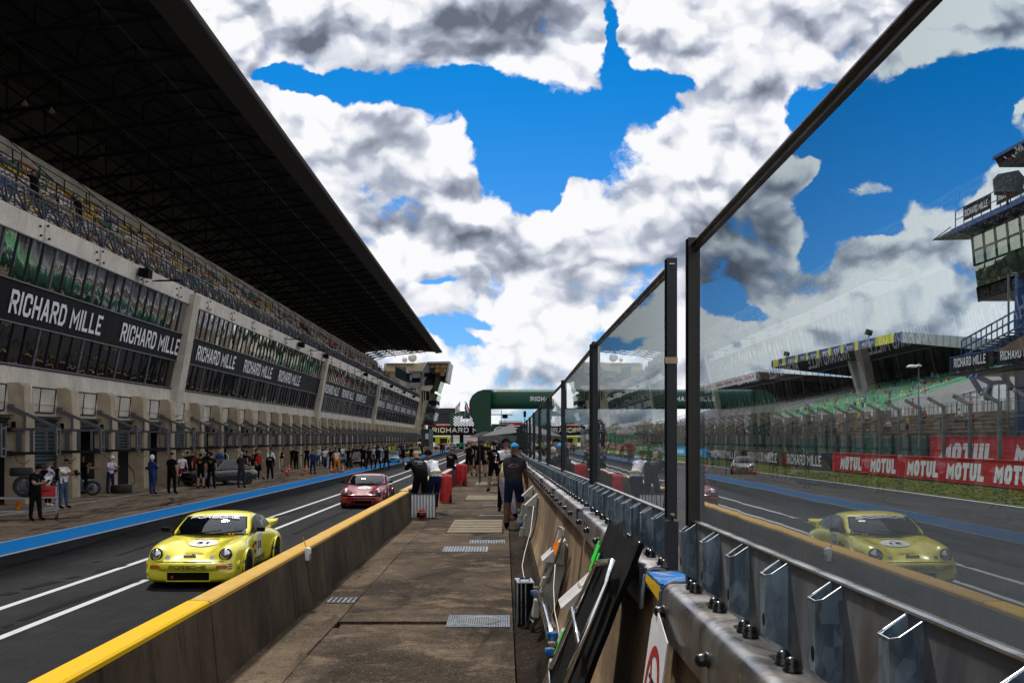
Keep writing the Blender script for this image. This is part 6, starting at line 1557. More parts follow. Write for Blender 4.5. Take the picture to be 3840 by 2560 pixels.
# ------------------------------------------------------------------ cars
def paint(name, rgb, coat=1.0): return M(name, rgb, .32, 0, .03, 2, coat=coat)
M('headlamp', (.55,.58,.62), .12, .85, var=.35, scale=18); M('amber', (.55,.14,.02), .2, var=.15, coat=.6); M('rim_silver', (.45,.46,.48), .3, .9)
def interp(tab, y):
    if y <= tab[0][0]: return tab[0][1]
    for (a, va), (b, vb) in zip(tab, tab[1:]):
        if y <= b:
            t = (y-a)/(b-a); t = t*t*(3-2*t)*.5+t*.5; return va+(vb-va)*t
    return tab[-1][1]
def subdiv_mesh(m, name, lv=2, cutters=None):
    me = m.mesh(name+'_cage'); ob = bpy.data.objects.new('tmp', me); COL.objects.link(ob)
    s = ob.modifiers.new('s', 'SUBSURF'); s.levels = lv; s.render_levels = lv
    cs = []
    for c in cutters or []:
        co_ = bpy.data.objects.new('cut', c); COL.objects.link(co_); cs.append(co_)
        b = ob.modifiers.new('b', 'BOOLEAN'); b.object = co_; b.operation = 'DIFFERENCE'; b.solver = 'EXACT'
    bpy.context.view_layer.update(); dg = bpy.context.evaluated_depsgraph_get(); r = bpy.data.meshes.new_from_object(ob.evaluated_get(dg))
    bpy.data.objects.remove(ob); [bpy.data.objects.remove(c) for c in cs]
    r.name = name; shade_auto(r, 38); return r
def linkm(me, name, parent, loc=(0,0,0), rot=(0,0,0), sc=(1,1,1)):
    o = bpy.data.objects.new(name, me); COL.objects.link(o); o.parent = parent; o.location = loc; o.rotation_euler = rot; o.scale = sc; return o
def wheel_mesh(r=.31, w=.2, spokes=5, rim='rim_silver'):
    m = MB(); h = w/2
    m.lathe([(r*.66,-h),(r*.92,-h),(r,-h*.7),(r,h*.7),(r*.92,h),(r*.66,h)], (0,0,0), 'rubber', 28, 'X'); ty = m.mesh('tyre'); shade_auto(ty, 45)
    m = MB(); m.lathe([(r*.66,h),(r*.64,h-.01),(r*.60,h*.2),(r*.60,-h)], (0,0,0), rim, 28, 'X'); m.lathe([(r*.66,-h),(r*.64,-h+.01),(r*.60,-h*.2)], (0,0,0), rim, 28, 'X')
    for sx in (1,-1):
        for k in range(spokes):
            a = 2*PI*k/spokes; c, s = math.cos(a), math.sin(a)
            m.bar((sx*h*.5,c*.04,s*.04),(sx*h*.75,c*r*.62,s*r*.62),r*.26,.02,rim,up=(1,0,0))
        m.lathe([(r*.22,0),(r*.20,.02),(.0002,.025)], (sx*h*.5,0,0), rim, 16, 'X')
    m.lathe([(r*.6,-.01),(r*.6,.01)], (0,0,0), 'black', 20, 'X'); rm = m.mesh('rim'); shade_auto(rm, 40)
    return ty, rm
TY, RM = wheel_mesh()
TY2, RM2 = wheel_mesh(.31, .2, 9, 'rim_silver')
def put_wheel(t, x, y, r=.31, tm=(TY, RM), sc=1):
    w = bpy.data.objects.new('wheel', None); COL.objects.link(w); w.parent = t; w.location = (x,y,r*sc); w.scale = (sc,sc,sc)
    linkm(tm[0],'tyre',w); linkm(tm[1],'rim',w)
def sports911(label, pt, loc, rz, wide=.05, ducts=True, tail=True, black_bumper=False, group=None, number='31', detail=True, scale=1.0, name='race_car', cat='race car', stripe=None):
    t = thing(name, label, cat, loc, rz, group); t.scale = (scale,)*3
    W = [(0,.70),(.08,.80),(.35,.82+wide*.3),(.85,.86+wide),(1.35,.80+wide*.2),(2.2,.80),(2.7,.83+wide*.5),(3.12,.88+wide*1.4),(3.7,.86+wide*1.2),(4.1,.80),(4.24,.66)]
    HC_ = [(0,.42),(.05,.485),(.12,.505),(.45,.60),(.9,.71),(1.38,.82),(2.2,.86),(3.0,.88),(3.5,.86),(4.0,.74),(4.24,.62)]      # centre line height
    FE = [(0,.42),(.05,.485),(.12,.50),(.20,.62),(.28,.715),(.42,.765),(.85,.81),(1.38,.84),(2.2,.87),(2.8,.88),(3.12,.86),(3.6,.80),(4.0,.68),(4.24,.58)]  # fender crown
    XF = [(0,.40),(.14,.56),(.45,.60),(1.38,.66),(4.24,.62)]
    BT = [(0,.16),(.1,.10),(.85,.14),(1.4,.15),(3.0,.15),(3.8,.2),(4.24,.34)]
    st = [0,.03,.09,.14,.20,.28,.42,.60,.85,1.10,1.38,1.8,2.2,2.6,2.9,3.12,3.4,3.7,4.0,4.15,4.24]
    m = MB(); rows = []
    for y in st:
        w, hc, fe, xf, b = interp(W,y), interp(HC_,y), interp(FE,y), interp(XF,y), interp(BT,y); hm = (b+fe)/2
        half = [(0,b),(w*.62,b),(w*.93,b+.02),(w*.985,b+.12),(w,hm),(w*.975,fe-.16),(min(w*.93,xf+.20),fe-.045),(xf+.05,fe),(xf-.08,fe-.012),(xf-.24,hc+(fe-hc)*.25),(xf-.36,hc+.0),(0,hc+.012)]
        rows.append([(-x,y,z) for x,z in half[:0:-1]][::-1]+[] if False else half)
    n = 12; ring = []
    vs = []
    for y, half in zip(st, rows):
        full = [(x,z) for x,z in half]+[(-x,z) for x,z in half[-2:0:-1]]
        for x, z in full: vs.append((x,y,z))
    K = 2*n-2
    fs = [(i*K+k,i*K+(k+1)%K,(i+1)*K+(k+1)%K,(i+1)*K+k) for i in range(len(st)-1) for k in range(K)]+[tuple(range(K))[::-1],tuple((len(st)-1)*K+k for k in range(K))]
    m.add(vs, fs, pt); m.mi('black')
    cut = []
    for (y, r) in ((.85,.335),(3.12,.345)):
        for sx in (-1,1):
            c = MB(); c.lathe([(r,-.16),(r,.16)], (sx*.86,y,.30), 'black', 28, 'X'); me_ = c.mesh('c'); me_.materials.clear(); me_.materials.append(MATS[pt]) ; me_.materials.append(MATS['black']); [setattr(p,'material_index',1) for p in me_.polygons]; cut.append(me_)
    # mouth and ducts in the nose
    c = MB(); c.bb((-.38,-.2,.155),(.38,.09,.305),'black'); me_ = c.mesh('c'); me_.materials.clear(); me_.materials.append(MATS[pt]); me_.materials.append(MATS['black']); [setattr(p,'material_index',1) for p in me_.polygons]; cut.append(me_)
    body = linkm(subdiv_mesh(m, 'body', 2, cut), 'body', t)
    # cabin: roof shell, windows as separate panels standing 3 mm proud
    def cab(v, u):   # v 0..1 along the car from cowl to tail of the cabin, u -1..1 across; returns outer roof surface
        pass
    ST_ = [(1.36,.75,.83,.80),(1.62,.715,.985,.985),(1.93,.645,1.165,1.175),(2.10,.615,1.215,1.235),(2.45,.60,1.225,1.26),(2.85,.585,1.175,1.215),(3.25,.57,1.04,1.08),(3.62,.60,.90,.93)]
    m = MB(); vs = []; L = len(ST_)
    for (y, w, zs, zc) in ST_:
        bw = min(.76, w+.16 if y < 3.3 else w+.12); zb = .84 if y > 1.4 else .82
        half = [(bw,zb-.06),(bw-.015,zb),(bw*.5+w*.5,(zb*.45+zs*.55)),(w+.015,zs-.045),(w-.055,zs),(w*.5,zc-.006),(0,zc)]
        full = half+[(-x,z) for x,z in half[-2::-1]]
        for x, z in full: vs.append((x,y,z))
    K = 13
    fs = [(i*K+k,i*K+k+1,(i+1)*K+k+1,(i+1)*K+k) for i in range(L-1) for k in range(K-1)]+[tuple(range(K))[::-1],tuple((L-1)*K+k for k in range(K))]+[(i*K+K-1,i*K,(i+1)*K,(i+1)*K+K-1) for i in range(L-1)]
    m.add(vs, fs, pt); linkm(subdiv_mesh(m, 'cabin', 2), 'cabin', t)
    # windscreen (dark rubber frame + glass), sides, rear
    def grid_panel(fn, nu, nv, mat, nm, par=t):
        mm = MB(); vs = [fn(i/nu, j/nv) for i in range(nu+1) for j in range(nv+1)]
        mm.add(vs, [(i*(nv+1)+j,(i+1)*(nv+1)+j,(i+1)*(nv+1)+j+1,i*(nv+1)+j+1) for i in range(nu) for j in range(nv)], mat); return mm.build(nm, par, True)
    def ws(u, v, off=0, e=0):
        u = -1+2*u; y0 = 1.335-off*1.2; bow = .085*u*u
        bot = Vector((u*(.715-e), y0+bow*1.6+e*.4, .842-.02*u*u+off+e*.5)); top = Vector((u*(.590-e), 1.885-off+bow*.9-e*.4, 1.178-.030*u*u+off-e*.5)); return bot.lerp(top, v)+Vector((0,-.03*math.sin(v*PI),.012*math.sin(v*PI)))
    grid_panel(lambda u,v: ws(u,v,.012), 10, 5, 'black', 'window_frame'); w_ = grid_panel(lambda u,v: ws(u,v,.020,.025), 10, 6, 'ws_glass', 'windscreen')
    for sx in (-1,1):
        def sd(u, v, off=0): 
            y0, y1 = 1.56+.02*0, 2.55; y = y0+(y1-y0)*u; ztop = interp([(1.5,.88),(1.62,.95),(1.95,1.12),(2.2,1.165),(2.55,1.165)], y); zb_ = .875
            z = zb_+(ztop-zb_)*v; bw = .748; wtop = interp([(1.5,.73),(1.95,.645),(2.55,.625)], y); fr = (z-.84)/(1.165-.84); x = bw+(wtop-bw)*max(0,fr)+.030+off; return Vector((sx*x,y,z))
        grid_panel(lambda u,v: sd(u,v), 8, 3, 'black_gloss', 'side_window')
        def qd(u, v):
            y = 2.62+.62*u; ztop = interp([(2.62,1.155),(2.9,1.10),(3.24,.93)], y); zb_ = .885; z = zb_+(ztop-zb_)*v; fr = (z-.84)/.325; x = .748-.125*fr+.032-.01*u; return Vector((sx*x,y,z))
        grid_panel(qd, 6, 3, 'black_gloss', 'quarter_window')
    grid_panel(lambda u,v: Vector(((-1+2*u)*(.46),2.93+.56*v,1.19-.235*v-.03*(-1+2*u)**2+.012)), 6, 3, 'black_gloss', 'rear_window')
    # front bumper with a drawn shade line above it, and flared arch lips
    mm = MB(); vs = []; n = 16
    for i in range(n+1):
        u = -1+2*i/n; x = u*(.83+wide*.3); yy = -.035+.30*abs(u)**5+.03*u*u
        for (dy, z) in ((.06,.325),(.0,.335),(-.008,.40),(.0,.462),(.09,.478)): vs.append((x,yy+dy,z))
    mm.add(vs, [(i*5+k,(i+1)*5+k,(i+1)*5+k+1,i*5+k+1) for i in range(n) for k in range(4)], pt); o = mm.build('front_bumper', t, True)
    mm = MB(); mm.tube([((-1+2*i/n)*(.80+wide*.3), .04+.28*abs(-1+2*i/n)**5, .484) for i in range(n+1)], .007, 'black', 4); mm.build('bumper_gap_shade', t)  # shade of the gap above the bumper, drawn as a black strip
    for (ya, r, xw) in ((.85,.335,.83+wide*.75),(3.12,.345,.85+wide*1.25)):
        for sx in (-1,1):
            mm = MB(); mm.tube([(sx*(xw+.012*math.sin(a)), ya-(r+.006)*math.cos(a), .30+(r+.006)*math.sin(a)) for a in [PI*(-.08+1.16*k/14) for k in range(15)]], .017, pt, 6); mm.build('arch_lip', t, True)
    # headlights
    for sx in (-1,1):
        hl = bpy.data.objects.new('headlight', None); COL.objects.link(hl); hl.parent = t; hl.location = (sx*.625,.175,.605); hl.rotation_euler = (R(-14),0,sx*R(4))
        mm = MB(); mm.lathe([(.112,.12),(.117,-.005),(.103,-.022),(.098,-.01)], (0,0,0), 'black' if not black_bumper else pt, 24, 'Y'); mm.build('ring', hl, True)
        mm = MB(); mm.lathe([(.100,-.005),(.090,-.035),(.055,-.058),(.0002,-.066)], (0,0,0), 'headlamp', 24, 'Y'); mm.build('lens', hl, True)
        mm = MB(); mm.lathe([(.135,.28),(.120,.0)], (0,0,0), pt, 24, 'Y'); mm.build('housing', hl, True)
        mm = MB(); mm.bb((-.095,-.012,-.03),(.095,.02,.03),'amber'); o = mm.build('indicator', t, bevel=.01); o.location = (sx*.60,.000,.405); o.rotation_euler = (R(-4),0,sx*R(11))
        mm = MB(); mm.add([(-.035,0,0),(.04,.02*sx*0,0),(.045,.05,.065),(-.03,.05,.065)],[(0,1,2,3)],'silver' if not black_bumper else 'black'); o = mm.build('catch_plate', t); o.location = (sx*.40,.055,.532)
        mm = MB(); mm.box((0,0,0),(.16,.07,.085),'black'); mm.bar((-sx*.08,.02,-.03),(-sx*.16,.05,-.09),.025,.025,'black'); o = mm.build('door_mirror', t, bevel=.015); o.location = (sx*.93,1.62,.93)
    if black_bumper:
        mm = MB(); mm.tube([(-.74,.10,.485),(-.5,-.01,.485),(0,-.045,.485),(.5,-.01,.485),(.74,.10,.485)], .022, 'black', 8); mm.build('bumper_strip', t, True)
        mm = MB(); mm.tube([(-.74,.06,.33),(-.4,-.03,.31),(0,-.05,.31),(.4,-.03,.31),(.74,.06,.33)], .018, pt, 8); mm.build('spoiler_lip', t, True)
    if ducts:
        for sx in (-1,1):
            mm = MB(); mm.lathe([(.058,.03),(.066,.0),(.055,-.006),(.050,.02)], (0,0,0), pt, 16, 'Y'); mm.lathe([(.052,.006),(.0002,.008)], (0,0,0), 'black', 16, 'Y'); o = mm.build('brake_duct', t, True); o.location = (sx*.55,.028,.27); o.rotation_euler = (0,0,sx*R(14))
    # front grille insert, hood vent, wipers
    mm = MB(); mm.bb((-.37,.03,.16),(.37,.05,.30),'black'); mm.build('grille', t)
    mm = MB(); mm.bb((-.40,-.012,.140),(.40,.03,.156),pt); mm.bb((-.40,-.012,.303),(.40,.03,.315),pt); mm.bb((-.40,-.012,.156),(-.38,.03,.303),pt); mm.bb((.38,-.012,.156),(.40,.03,.303),pt); mm.build('grille_lip', t)
    mm = MB(); mm.tube([(-.26,-.03,.235),(-.29,-.05,.235),(-.29,-.05,.205),(-.26,-.03,.205)], .012, 'sign_red', 6); mm.build('tow_eye', t)
    mm = MB(); mm.bb((-.24,1.20,.817),(.24,1.235,.829),'black'); mm.build('hood_vent', t)
    for xx in (-.33, .10):
        mm = MB(); mm.tube([(xx,1.29,.852),(xx+.02,1.30,.875),(xx+.52,1.40,.915)], .009, 'black', 5); mm.bar((xx+.12,1.315,.882),(xx+.55,1.405,.93),.012,.015,'black'); mm.build('wiper', t)
    # hood shut lines
    def hood_z(x, y): hc = interp(HC_,y); fe = interp(FE,y); xf = interp(XF,y); a = min(1,max(0,(abs(x)-(xf-.36))/.12)); return hc+.012-.012*abs(x)/.3+(fe-hc)*.25*a
    # racing number roundel on the hood
    def on_hood(x, y, off=.008): return Vector((x, y, interp(HC_,y)+.008+off-.10*x*x))
    if number:
        mm = MB(); K2 = 28; cy = .93; rx, ry = .27, .20
        mm.add([on_hood(0,cy,.014)]+[on_hood(rx*math.cos(2*PI*k/K2), cy+ry*math.sin(2*PI*k/K2),.014) for k in range(K2)], [(0,1+k,1+(k+1)%K2) for k in range(K2)], 'white'); rd = mm.build('roundel', t)
        add_text(number, (0,0,0), (1,0,0), (0,0,1), 1, 1, 'black', rd, 'number', bold=.045, spacing=1.1, curvefn=lambda u, v: on_hood(-.11-.03*(len(number)-2)+u*(.22+.06*(len(number)-2)), .865+v*.13, .020))
        if detail:
            mm = MB(); mm.bar(on_hood(-.13,.80,.02),on_hood(.13,.80,.02),.012,.001,'cloth_jeans'); mm.bar(on_hood(-.06,1.07,.02),on_hood(.06,1.07,.02),.025,.001,'cloth_jeans'); mm.build('roundel_print', rd)
        for sx in (-1,1):
            mm = MB(); mm.bb((-.003,-.17,-.24),(.003,.17,.22),'white'); o = mm.build('door_plate', t, bevel=.002); o.location = (sx*.806,2.02,.60); o.rotation_euler = (0,sx*R(2),0)
            add_text(number, (sx*.812,2.02+(-.13 if sx > 0 else .13),.52), (0,sx,0), (0,0,1), .26, .16, 'black', t, 'number', bold=.045)
    if detail:
        bo = lambda u, v: Vector((-.30+.60*u, .012-.022*(1-((u-.5)*2)**2)-.012, .375+.075*v))
        block_text('PORSCHE', (0,0,0),(1,0,0),(0,0,1),1,1,'black',t,th=.2,asp=1.7,gap=.16,curvefn=lambda u,v: Vector((-.33+.66*u,-.060+.008*abs(u*2-1)**2, .368+.062*v)))
        block_text('PORSCHE', (0,0,0),(1,0,0),(0,0,1),1,1,'letter_white',t,th=.2,asp=1.7,gap=.16,curvefn=lambda u,v: ws(.11+.78*u,.79+.15*v,.030))
        add_text('GOODYEAR', (0,0,0),(1,0,0),(0,0,1),1,1,'black',t,'lettering',bold=.03,shear=.2,curvefn=lambda u,v: on_hood(-.165+.33*u,.36+.05*v,.016))
        mm = MB(); mm.bb((-.11,.085,.548),(.11,.10,.600),'black'); npl = mm.build('number_plate', t)
        add_text('CB-819-KH', (-.095,.080,.558),(1,0,0),(0,0,1),.19,.032,'letter_white',npl,'lettering',bold=.02)
        mm = MB(); mm.add([on_hood(-.022,.29,.016),on_hood(.022,.29,.016),on_hood(.026,.34,.016),on_hood(0,.35,.016),on_hood(-.026,.34,.016)],[(0,1,2,3,4)],'cloth_brown'); mm.build('crest', t)
        for sx in (-1,1):
            block_text('PORSCHE',(sx*.822,2.0-sx*.42,.27),(0,sx,.03),(0,0,1),.84,.10,'black',t,th=.2,asp=1.7,gap=.16)
        mm = MB(); mm.bb((-.03,-.004,-.045),(.05,.0,.05),'cloth_red'); mm.bb((-.026,-.006,-.03),(.046,-.003,.03),'white'); mm.bb((-.02,-.008,-.01),(.04,-.005,.01),'cloth_navy'); o = mm.build('sticker', t); o.location = (.735,.045,.405); o.rotation_euler = (R(-4),0,R(34))
        for (yy, zz, c1) in ((1.52,.62,'cloth_red'),(1.68,.66,'cloth_navy'),(1.68,.5,'cloth_jeans')):
            mm = MB(); mm.bb((.0,-.05,-.035),(.004,.05,.035),c1); o = mm.build('sticker', t); o.location = (.812,yy,zz)
        mm = MB(); mm.bb((-.018,-.006,-.02),(.018,.0,.012),'cloth_orange'); 
        for xx in (.40,.47): o = mm.build('pull_tab', t); o.location = (xx,1.30,.875)
        mm = MB(); mm.bb((.815,2.62,.30),(.83,2.86,.38),'black'); mm.build('black_flash', t)
        # driver, steering wheel, roll cage inside
    mm = MB(); mm.bb((-.66,1.45,.60),(.66,3.0,.66),'black'); mm.bb((-.66,2.75,.6),(.66,2.8,1.1),'black'); mm.bb((-.66,1.42,.6),(.66,1.5,.86),'black'); mm.build('cockpit', t)
    mm = MB(); mm.tube([(-.52,2.35,.7),(-.5,2.4,1.15),(.5,2.4,1.15),(.52,2.35,.7)], .02, 'silver', 6); mm.tube([(-.5,2.4,1.14),(.45,2.3,.72)], .018, 'silver', 6); mm.tube([(-.5,2.4,1.14),(-.52,1.65,.92)], .018, 'silver', 6); mm.tube([(.5,2.4,1.14),(.52,1.65,.92)], .018, 'silver', 6); mm.build('roll_cage', t, True)
    for x in (-.34,.34): mm = MB(); mm.add([(x-.22,2.15,.62),(x+.22,2.15,.62),(x+.2,2.32,1.0),(x+.13,2.35,1.12),(x-.13,2.35,1.12),(x-.2,2.32,1.0)],[(0,1,2,3,4,5)],'dark_steel'); mm.build('seat', t)
    mm = MB(); mm.lathe([(.0002,.0),(.10,.02),(.12,.1),(.105,.2),(.0002,.25)], (.34,2.12,.90), 'white', 14); mm.bb((.16,2.0,.66),(.52,2.22,.92),'cloth_navy'); mm.build('driver', t, True)
    if tail:
        mm = MB(); mm.prism([(3.60,.80),(4.30,.85),(4.42,.915),(4.39,.925),(4.22,.89),(3.60,.90)], -.68, .68, pt, 'YZ'); mm.build('whale_tail', t)
    for x in (-.775-wide*.35,.775+wide*.35): put_wheel(t, x, .85)
    for x in (-.79-wide*.7,.79+wide*.7): put_wheel(t, x, 3.12)
    return t
def screen_tint():
    m = bpy.data.materials.new('ws_glass'); MATS['ws_glass'] = m; b = NB(nt(m)); fr = fresnel(b, 1.55)
    gl = b.node('ShaderNodeBsdfGlossy', {'Roughness': .01, 'Color': (.95,.98,1,1)}); tr = b.node('ShaderNodeBsdfTransparent', {'Color': (.30,.38,.42,1)}); ms = b.node('ShaderNodeMixShader')
    b.l.new(b.math('ADD', b.math('MULTIPLY', fr.outputs[0], 1.2), .05, clamp=True), ms.inputs[0]); b.l.new(tr.outputs[0], ms.inputs[1]); b.l.new(gl.outputs[0], ms.inputs[2])
    o = b.node('ShaderNodeOutputMaterial'); b.l.new(ms.outputs[0], o.inputs[0])
screen_tint()
paint('paint_yellow', (.82,.74,.03)); paint('paint_red', (.27,.003,.018)); paint('paint_bronze', (.16,.10,.08)); paint('paint_lightblue', (.30,.52,.66)); paint('paint_blue', (.03,.17,.36)); paint('paint_green', (.01,.045,.035)); paint('paint_lime', (.45,.58,.02)); paint('paint_silver', (.30,.32,.34)); paint('paint_black', (.008,.008,.009)); paint('paint_white', (.7,.7,.72)); paint('paint_navy', (.012,.02,.06)); paint('paint_maroon', (.25,.01,.02))
CY = -(VX-(548+1005)/2)/F*17.35  # car centre
sports911('bright yellow rear engined race car numbered 31 with white windscreen lettering', 'paint_yellow', (-5.36,16.85,0), R(.8), wide=.06, number='31', scale=.94)
r_ = sports911('red rear engined race car numbered 292 on a pale oval, following the yellow one', 'paint_red', (-5.22,36.2,0), R(.5), wide=.0, ducts=False, tail=False, black_bumper=True, number='292', detail=False, scale=.97)
sports911('bronze rear engined race car parked on the race track seen through the glass', 'paint_bronze', (17.0,71,0), R(-14), wide=.02, ducts=False, tail=False, black_bumper=True, number='', detail=False)
# generic cars in the garages and at the end
def car(label, pt, loc, rz, kind='saloon', name='race_car', cat='race car', group=None, number=None, npmat='black', stripe=None):
    t = thing(name, label, cat, loc, rz, group)
    P_ = dict(saloon=dict(L=4.5,W=.90,H=1.42,b=.18,hood=.88,c0=1.25,c1=1.95,c2=3.2,c3=3.95,r=.33), open=dict(L=4.1,W=.82,H=.92,b=.14,hood=.72,c0=1.5,c1=1.6,c2=2.3,c3=2.9,r=.30), small=dict(L=3.7,W=.76,H=1.28,b=.16,hood=.72,c0=1.0,c1=1.5,c2=2.5,c3=3.2,r=.29), van=dict(L=4.9,W=.95,H=1.9,b=.2,hood=1.0,c0=.8,c1=1.4,c2=4.4,c3=4.8,r=.34))[kind]
    L, w, H, b, h = P_['L'], P_['W'], P_['H'], P_['b'], P_['hood']
    m = MB(); st = [(0,.78,b+.12,h*.70),(.12,.92,b,h*.82),(.5,1,b-.02,h*.92),(P_['c0'],1,b,h),(L*.55,1,b,h*1.02),(L*.8,1,b,h*1.02),(L-.15,.94,b+.05,h*.95),(L,.82,b+.2,h*.8)]
    vs = []
    for (y, k, z0, z1) in st:
        W_ = w*k; half = [(0,z0),(W_*.9,z0),(W_,z0+.15),(W_*1.0,(z0+z1)/2),(W_*.95,z1-.08),(W_*.82,z1),(0,z1+.03)]
        for x, z in half+[(-x,z) for x,z in half[-2:0:-1]]: vs.append((x,y,z))
    K = 12; n = len(st); fs = [(i*K+k,i*K+(k+1)%K,(i+1)*K+(k+1)%K,(i+1)*K+k) for i in range(n-1) for k in range(K)]+[tuple(range(K))[::-1],tuple((n-1)*K+k for k in range(K))]
    m.add(vs, fs, pt); cut = []
    for y in (L*.19,L*.79):
        for sx in (-1,1):
            c = MB(); c.lathe([(P_['r']*1.12,-.14),(P_['r']*1.12,.14)], (sx*w,y,P_['r']), 'black', 20, 'X'); me_ = c.mesh('c'); me_.materials.clear(); me_.materials.append(MATS[pt]); me_.materials.append(MATS['black']); [setattr(p,'material_index',1) for p in me_.polygons]; cut.append(me_)
    m.mi('black'); linkm(subdiv_mesh(m, 'body', 1, cut), 'body', t)
    if kind != 'open':
        c0, c1, c2, c3 = P_['c0'],P_['c1'],P_['c2'],P_['c3']; wt = w*.72; wb = w*.88
        m = MB(); m.add([(-wb,c0,h),(wb,c0,h),(wt,c1,H-.05),(-wt,c1,H-.05),(wt*.98,(c1+c2)/2,H),(-wt*.98,(c1+c2)/2,H),(wt,c2,H-.06),(-wt,c2,H-.06),(wb,c3,h),(-wb,c3,h)],[(3,2,4,5),(5,4,6,7),(0,1,2,3),(7,6,8,9),(1,8,6,4,2),(0,3,5,7,9)],pt); m.build('cabin', t)
        g = .012
        m = MB(); m.add([(-wb*.90,c0+.06-g,h+.05+g),(wb*.90,c0+.06-g,h+.05+g),(wt*.92,c1-.03-g,H-.08+g),(-wt*.92,c1-.03-g,H-.08+g)],[(0,1,2,3)],'black_gloss'); m.build('windscreen', t)
        for sx in (-1,1):
            m = MB(); m.add([(sx*(wb+g-.01),c0+.28,h+.06),(sx*(wb+g-.01),c3-.3,h+.06),(sx*(wt+g+.01),c2-.03,H-.12),(sx*(wt+g+.01),c1+.08,H-.12)],[(0,1,2,3)],'black_gloss'); m.build('side_window', t)
    else:
        m = MB(); m.add([(-.55,1.4,h+.02),(.55,1.4,h+.02),(.5,1.55,h+.28),(-.5,1.55,h+.28)],[(0,1,2,3)],'car_glass'); m.build('windscreen', t)
        m = MB(); m.bb((-.5,1.62,h-.1),(.5,2.5,h+.045),'black'); m.build('cockpit', t)
        m = MB(); m.tube([(-.42,2.5,h),(-.42,2.5,h+.38),(.42,2.5,h+.38),(.42,2.5,h)], .025, 'silver', 6); m.build('roll_hoop', t)
        for x in (-.25,.25): m = MB(); m.bb((x-.17,2.25,h),(x+.17,2.4,h+.32),'cloth_grey'); m.build('headrest', t)
    for sx in (-1,1):
        m = MB(); m.lathe([(.09,.06),(.09,-.01),(.05,-.03),(.0002,-.035)], (0,0,0), 'headlamp', 12, 'Y'); o = m.build('headlight', t, True); o.location = (sx*w*.70,.05,h*.66)
        for y in (L*.19,L*.79): put_wheel(t, sx*(w-.09), y, .31, sc=P_['r']/.31)
    m = MB(); m.bb((-w*.35,-.025,b+.16),(w*.35,.02,b+.30),'black'); m.build('grille', t)
    if stripe: m = MB(); m.add([(-.2,.14,h*.87),(.2,.14,h*.87),(.2,P_['c0']-.05,h+.045),(-.2,P_['c0']-.05,h+.045)],[(0,1,2,3)],stripe); m.build('stripe', t)
    if number:
        m = MB(); m.lathe([(.0002,.0),(.22,.0)], (0,0,0), 'white', 18, 'Y'); o = m.build('roundel', t); o.location = (0,.36,h*.97); o.rotation_euler = (R(70),0,0)
        o.rotation_euler = (R(-62),0,0); add_text(number, (-.15,-.012,-.09), (1,0,0),(0,0,1),.3,.18,npmat,o,'number',bold=.04)
    return t
GC = 'race cars in front of the garages'
def at(px, py): v = G(px, py); return (v.x, v.y, 0)
car('black vintage car with open bonnet among the mechanics in black','paint_black',at(703,1824),R(-30),'saloon',group=GC)
car('pale blue open race car with silver roll hoop','paint_blue',at(1300,1736),R(12),'open',group=GC)
car('dark green coupe with red bonnet stripe and headlamps at the blue line','paint_green',at(1340,1748),R(16),'small',group=GC,stripe='cloth_red')
car('grey race car with its door open behind the standing men','paint_silver',at(1408,1739),R(20),'small',group=GC)
car('rounded pale blue race car numbered 55 beside the blue line','paint_lightblue',at(1472,1734),R(8),'small',group=GC,number='55')
car('blue race car half hidden between the pale cars','paint_blue',at(1440,1733),R(10),'small',group=GC)
car('lime green race car in the far crowd','paint_lime',at(1530,1711),R(10),'small',group=GC)
car('yellow and white race car with round number disc in the far crowd','paint_lime',at(1560,1709),R(5),'small',group=GC,number='8')
car('red and white small race car at the far end of the blue line','paint_maroon',at(1604,1703),R(10),'small',group=GC,number='3')
car('dark prototype race car nose poking from the garage by the grey pier',"paint_black",(-20.6,49.5,0),R(60),'open',group=GC)
car('navy race car deep in the far crowd','paint_navy',at(1500,1716),R(8),'small',group=GC)
car('white van like race car between garage crowd and blue line','paint_white',at(1190,1738),R(20),'small',group=GC)
GP = 'road cars parked in a row at the end of the pits'
for i, (px, py, pt, lb) in enumerate(((1634,1685,'paint_silver','grey car nearest in the parked row by the teal containers'),(1664,1683,'paint_black','black car second in the parked row'),(1684,1681,'paint_silver','silver car third in the parked row'),(1694,1679,'paint_white','white car fourth in the parked row'),(1702,1678,'paint_white','white car farthest in the parked row'))):
    car(lb, pt, at(px,py), R(-35+i*2), 'saloon', 'parked_car', 'car', GP)
# cones
def cone():
    t = thing('traffic_cone','x','cone',(0,0,0),0,'red and white cones on the pit apron')
    m = MB(); m.bb((-.17,-.17,0),(.17,.17,.035),'cloth_orange'); m.build('base', t)
    M('cone_red', (.75,.045,.01), .5, var=.05)
    m = MB(); pr = [(.125,.035,'cone_red'),(.10,.17,'white'),(.083,.26,'cone_red'),(.062,.37,'white'),(.045,.46,'cone_red'),(.025,.57,None)]
    for (r0, z0, c), (r1, z1, _) in zip(pr, pr[1:]): m.lathe([(r0,z0),(r1,z1)], (0,0,0), c, 14)
    m.build('cone', t, True); return t
c0 = cone(); CP = [(1073.6,1775.6,'traffic cone leftmost of the pair beside the man in beige shorts'),(1084,1766.7,'traffic cone right one of the pair beside the man in beige shorts'),(1148,1767.6,'traffic cone left of the man in the blue overalls'),(1242,1768.8,'traffic cone left of the marshal in orange trousers'),(1285.7,1770.5,'traffic cone right of the marshal in orange trousers')]
for i, (px, py, lb) in enumerate(CP):
    o = c0 if i == 0 else copy_tree(c0); o.location = at(px,py); o['label'] = lb
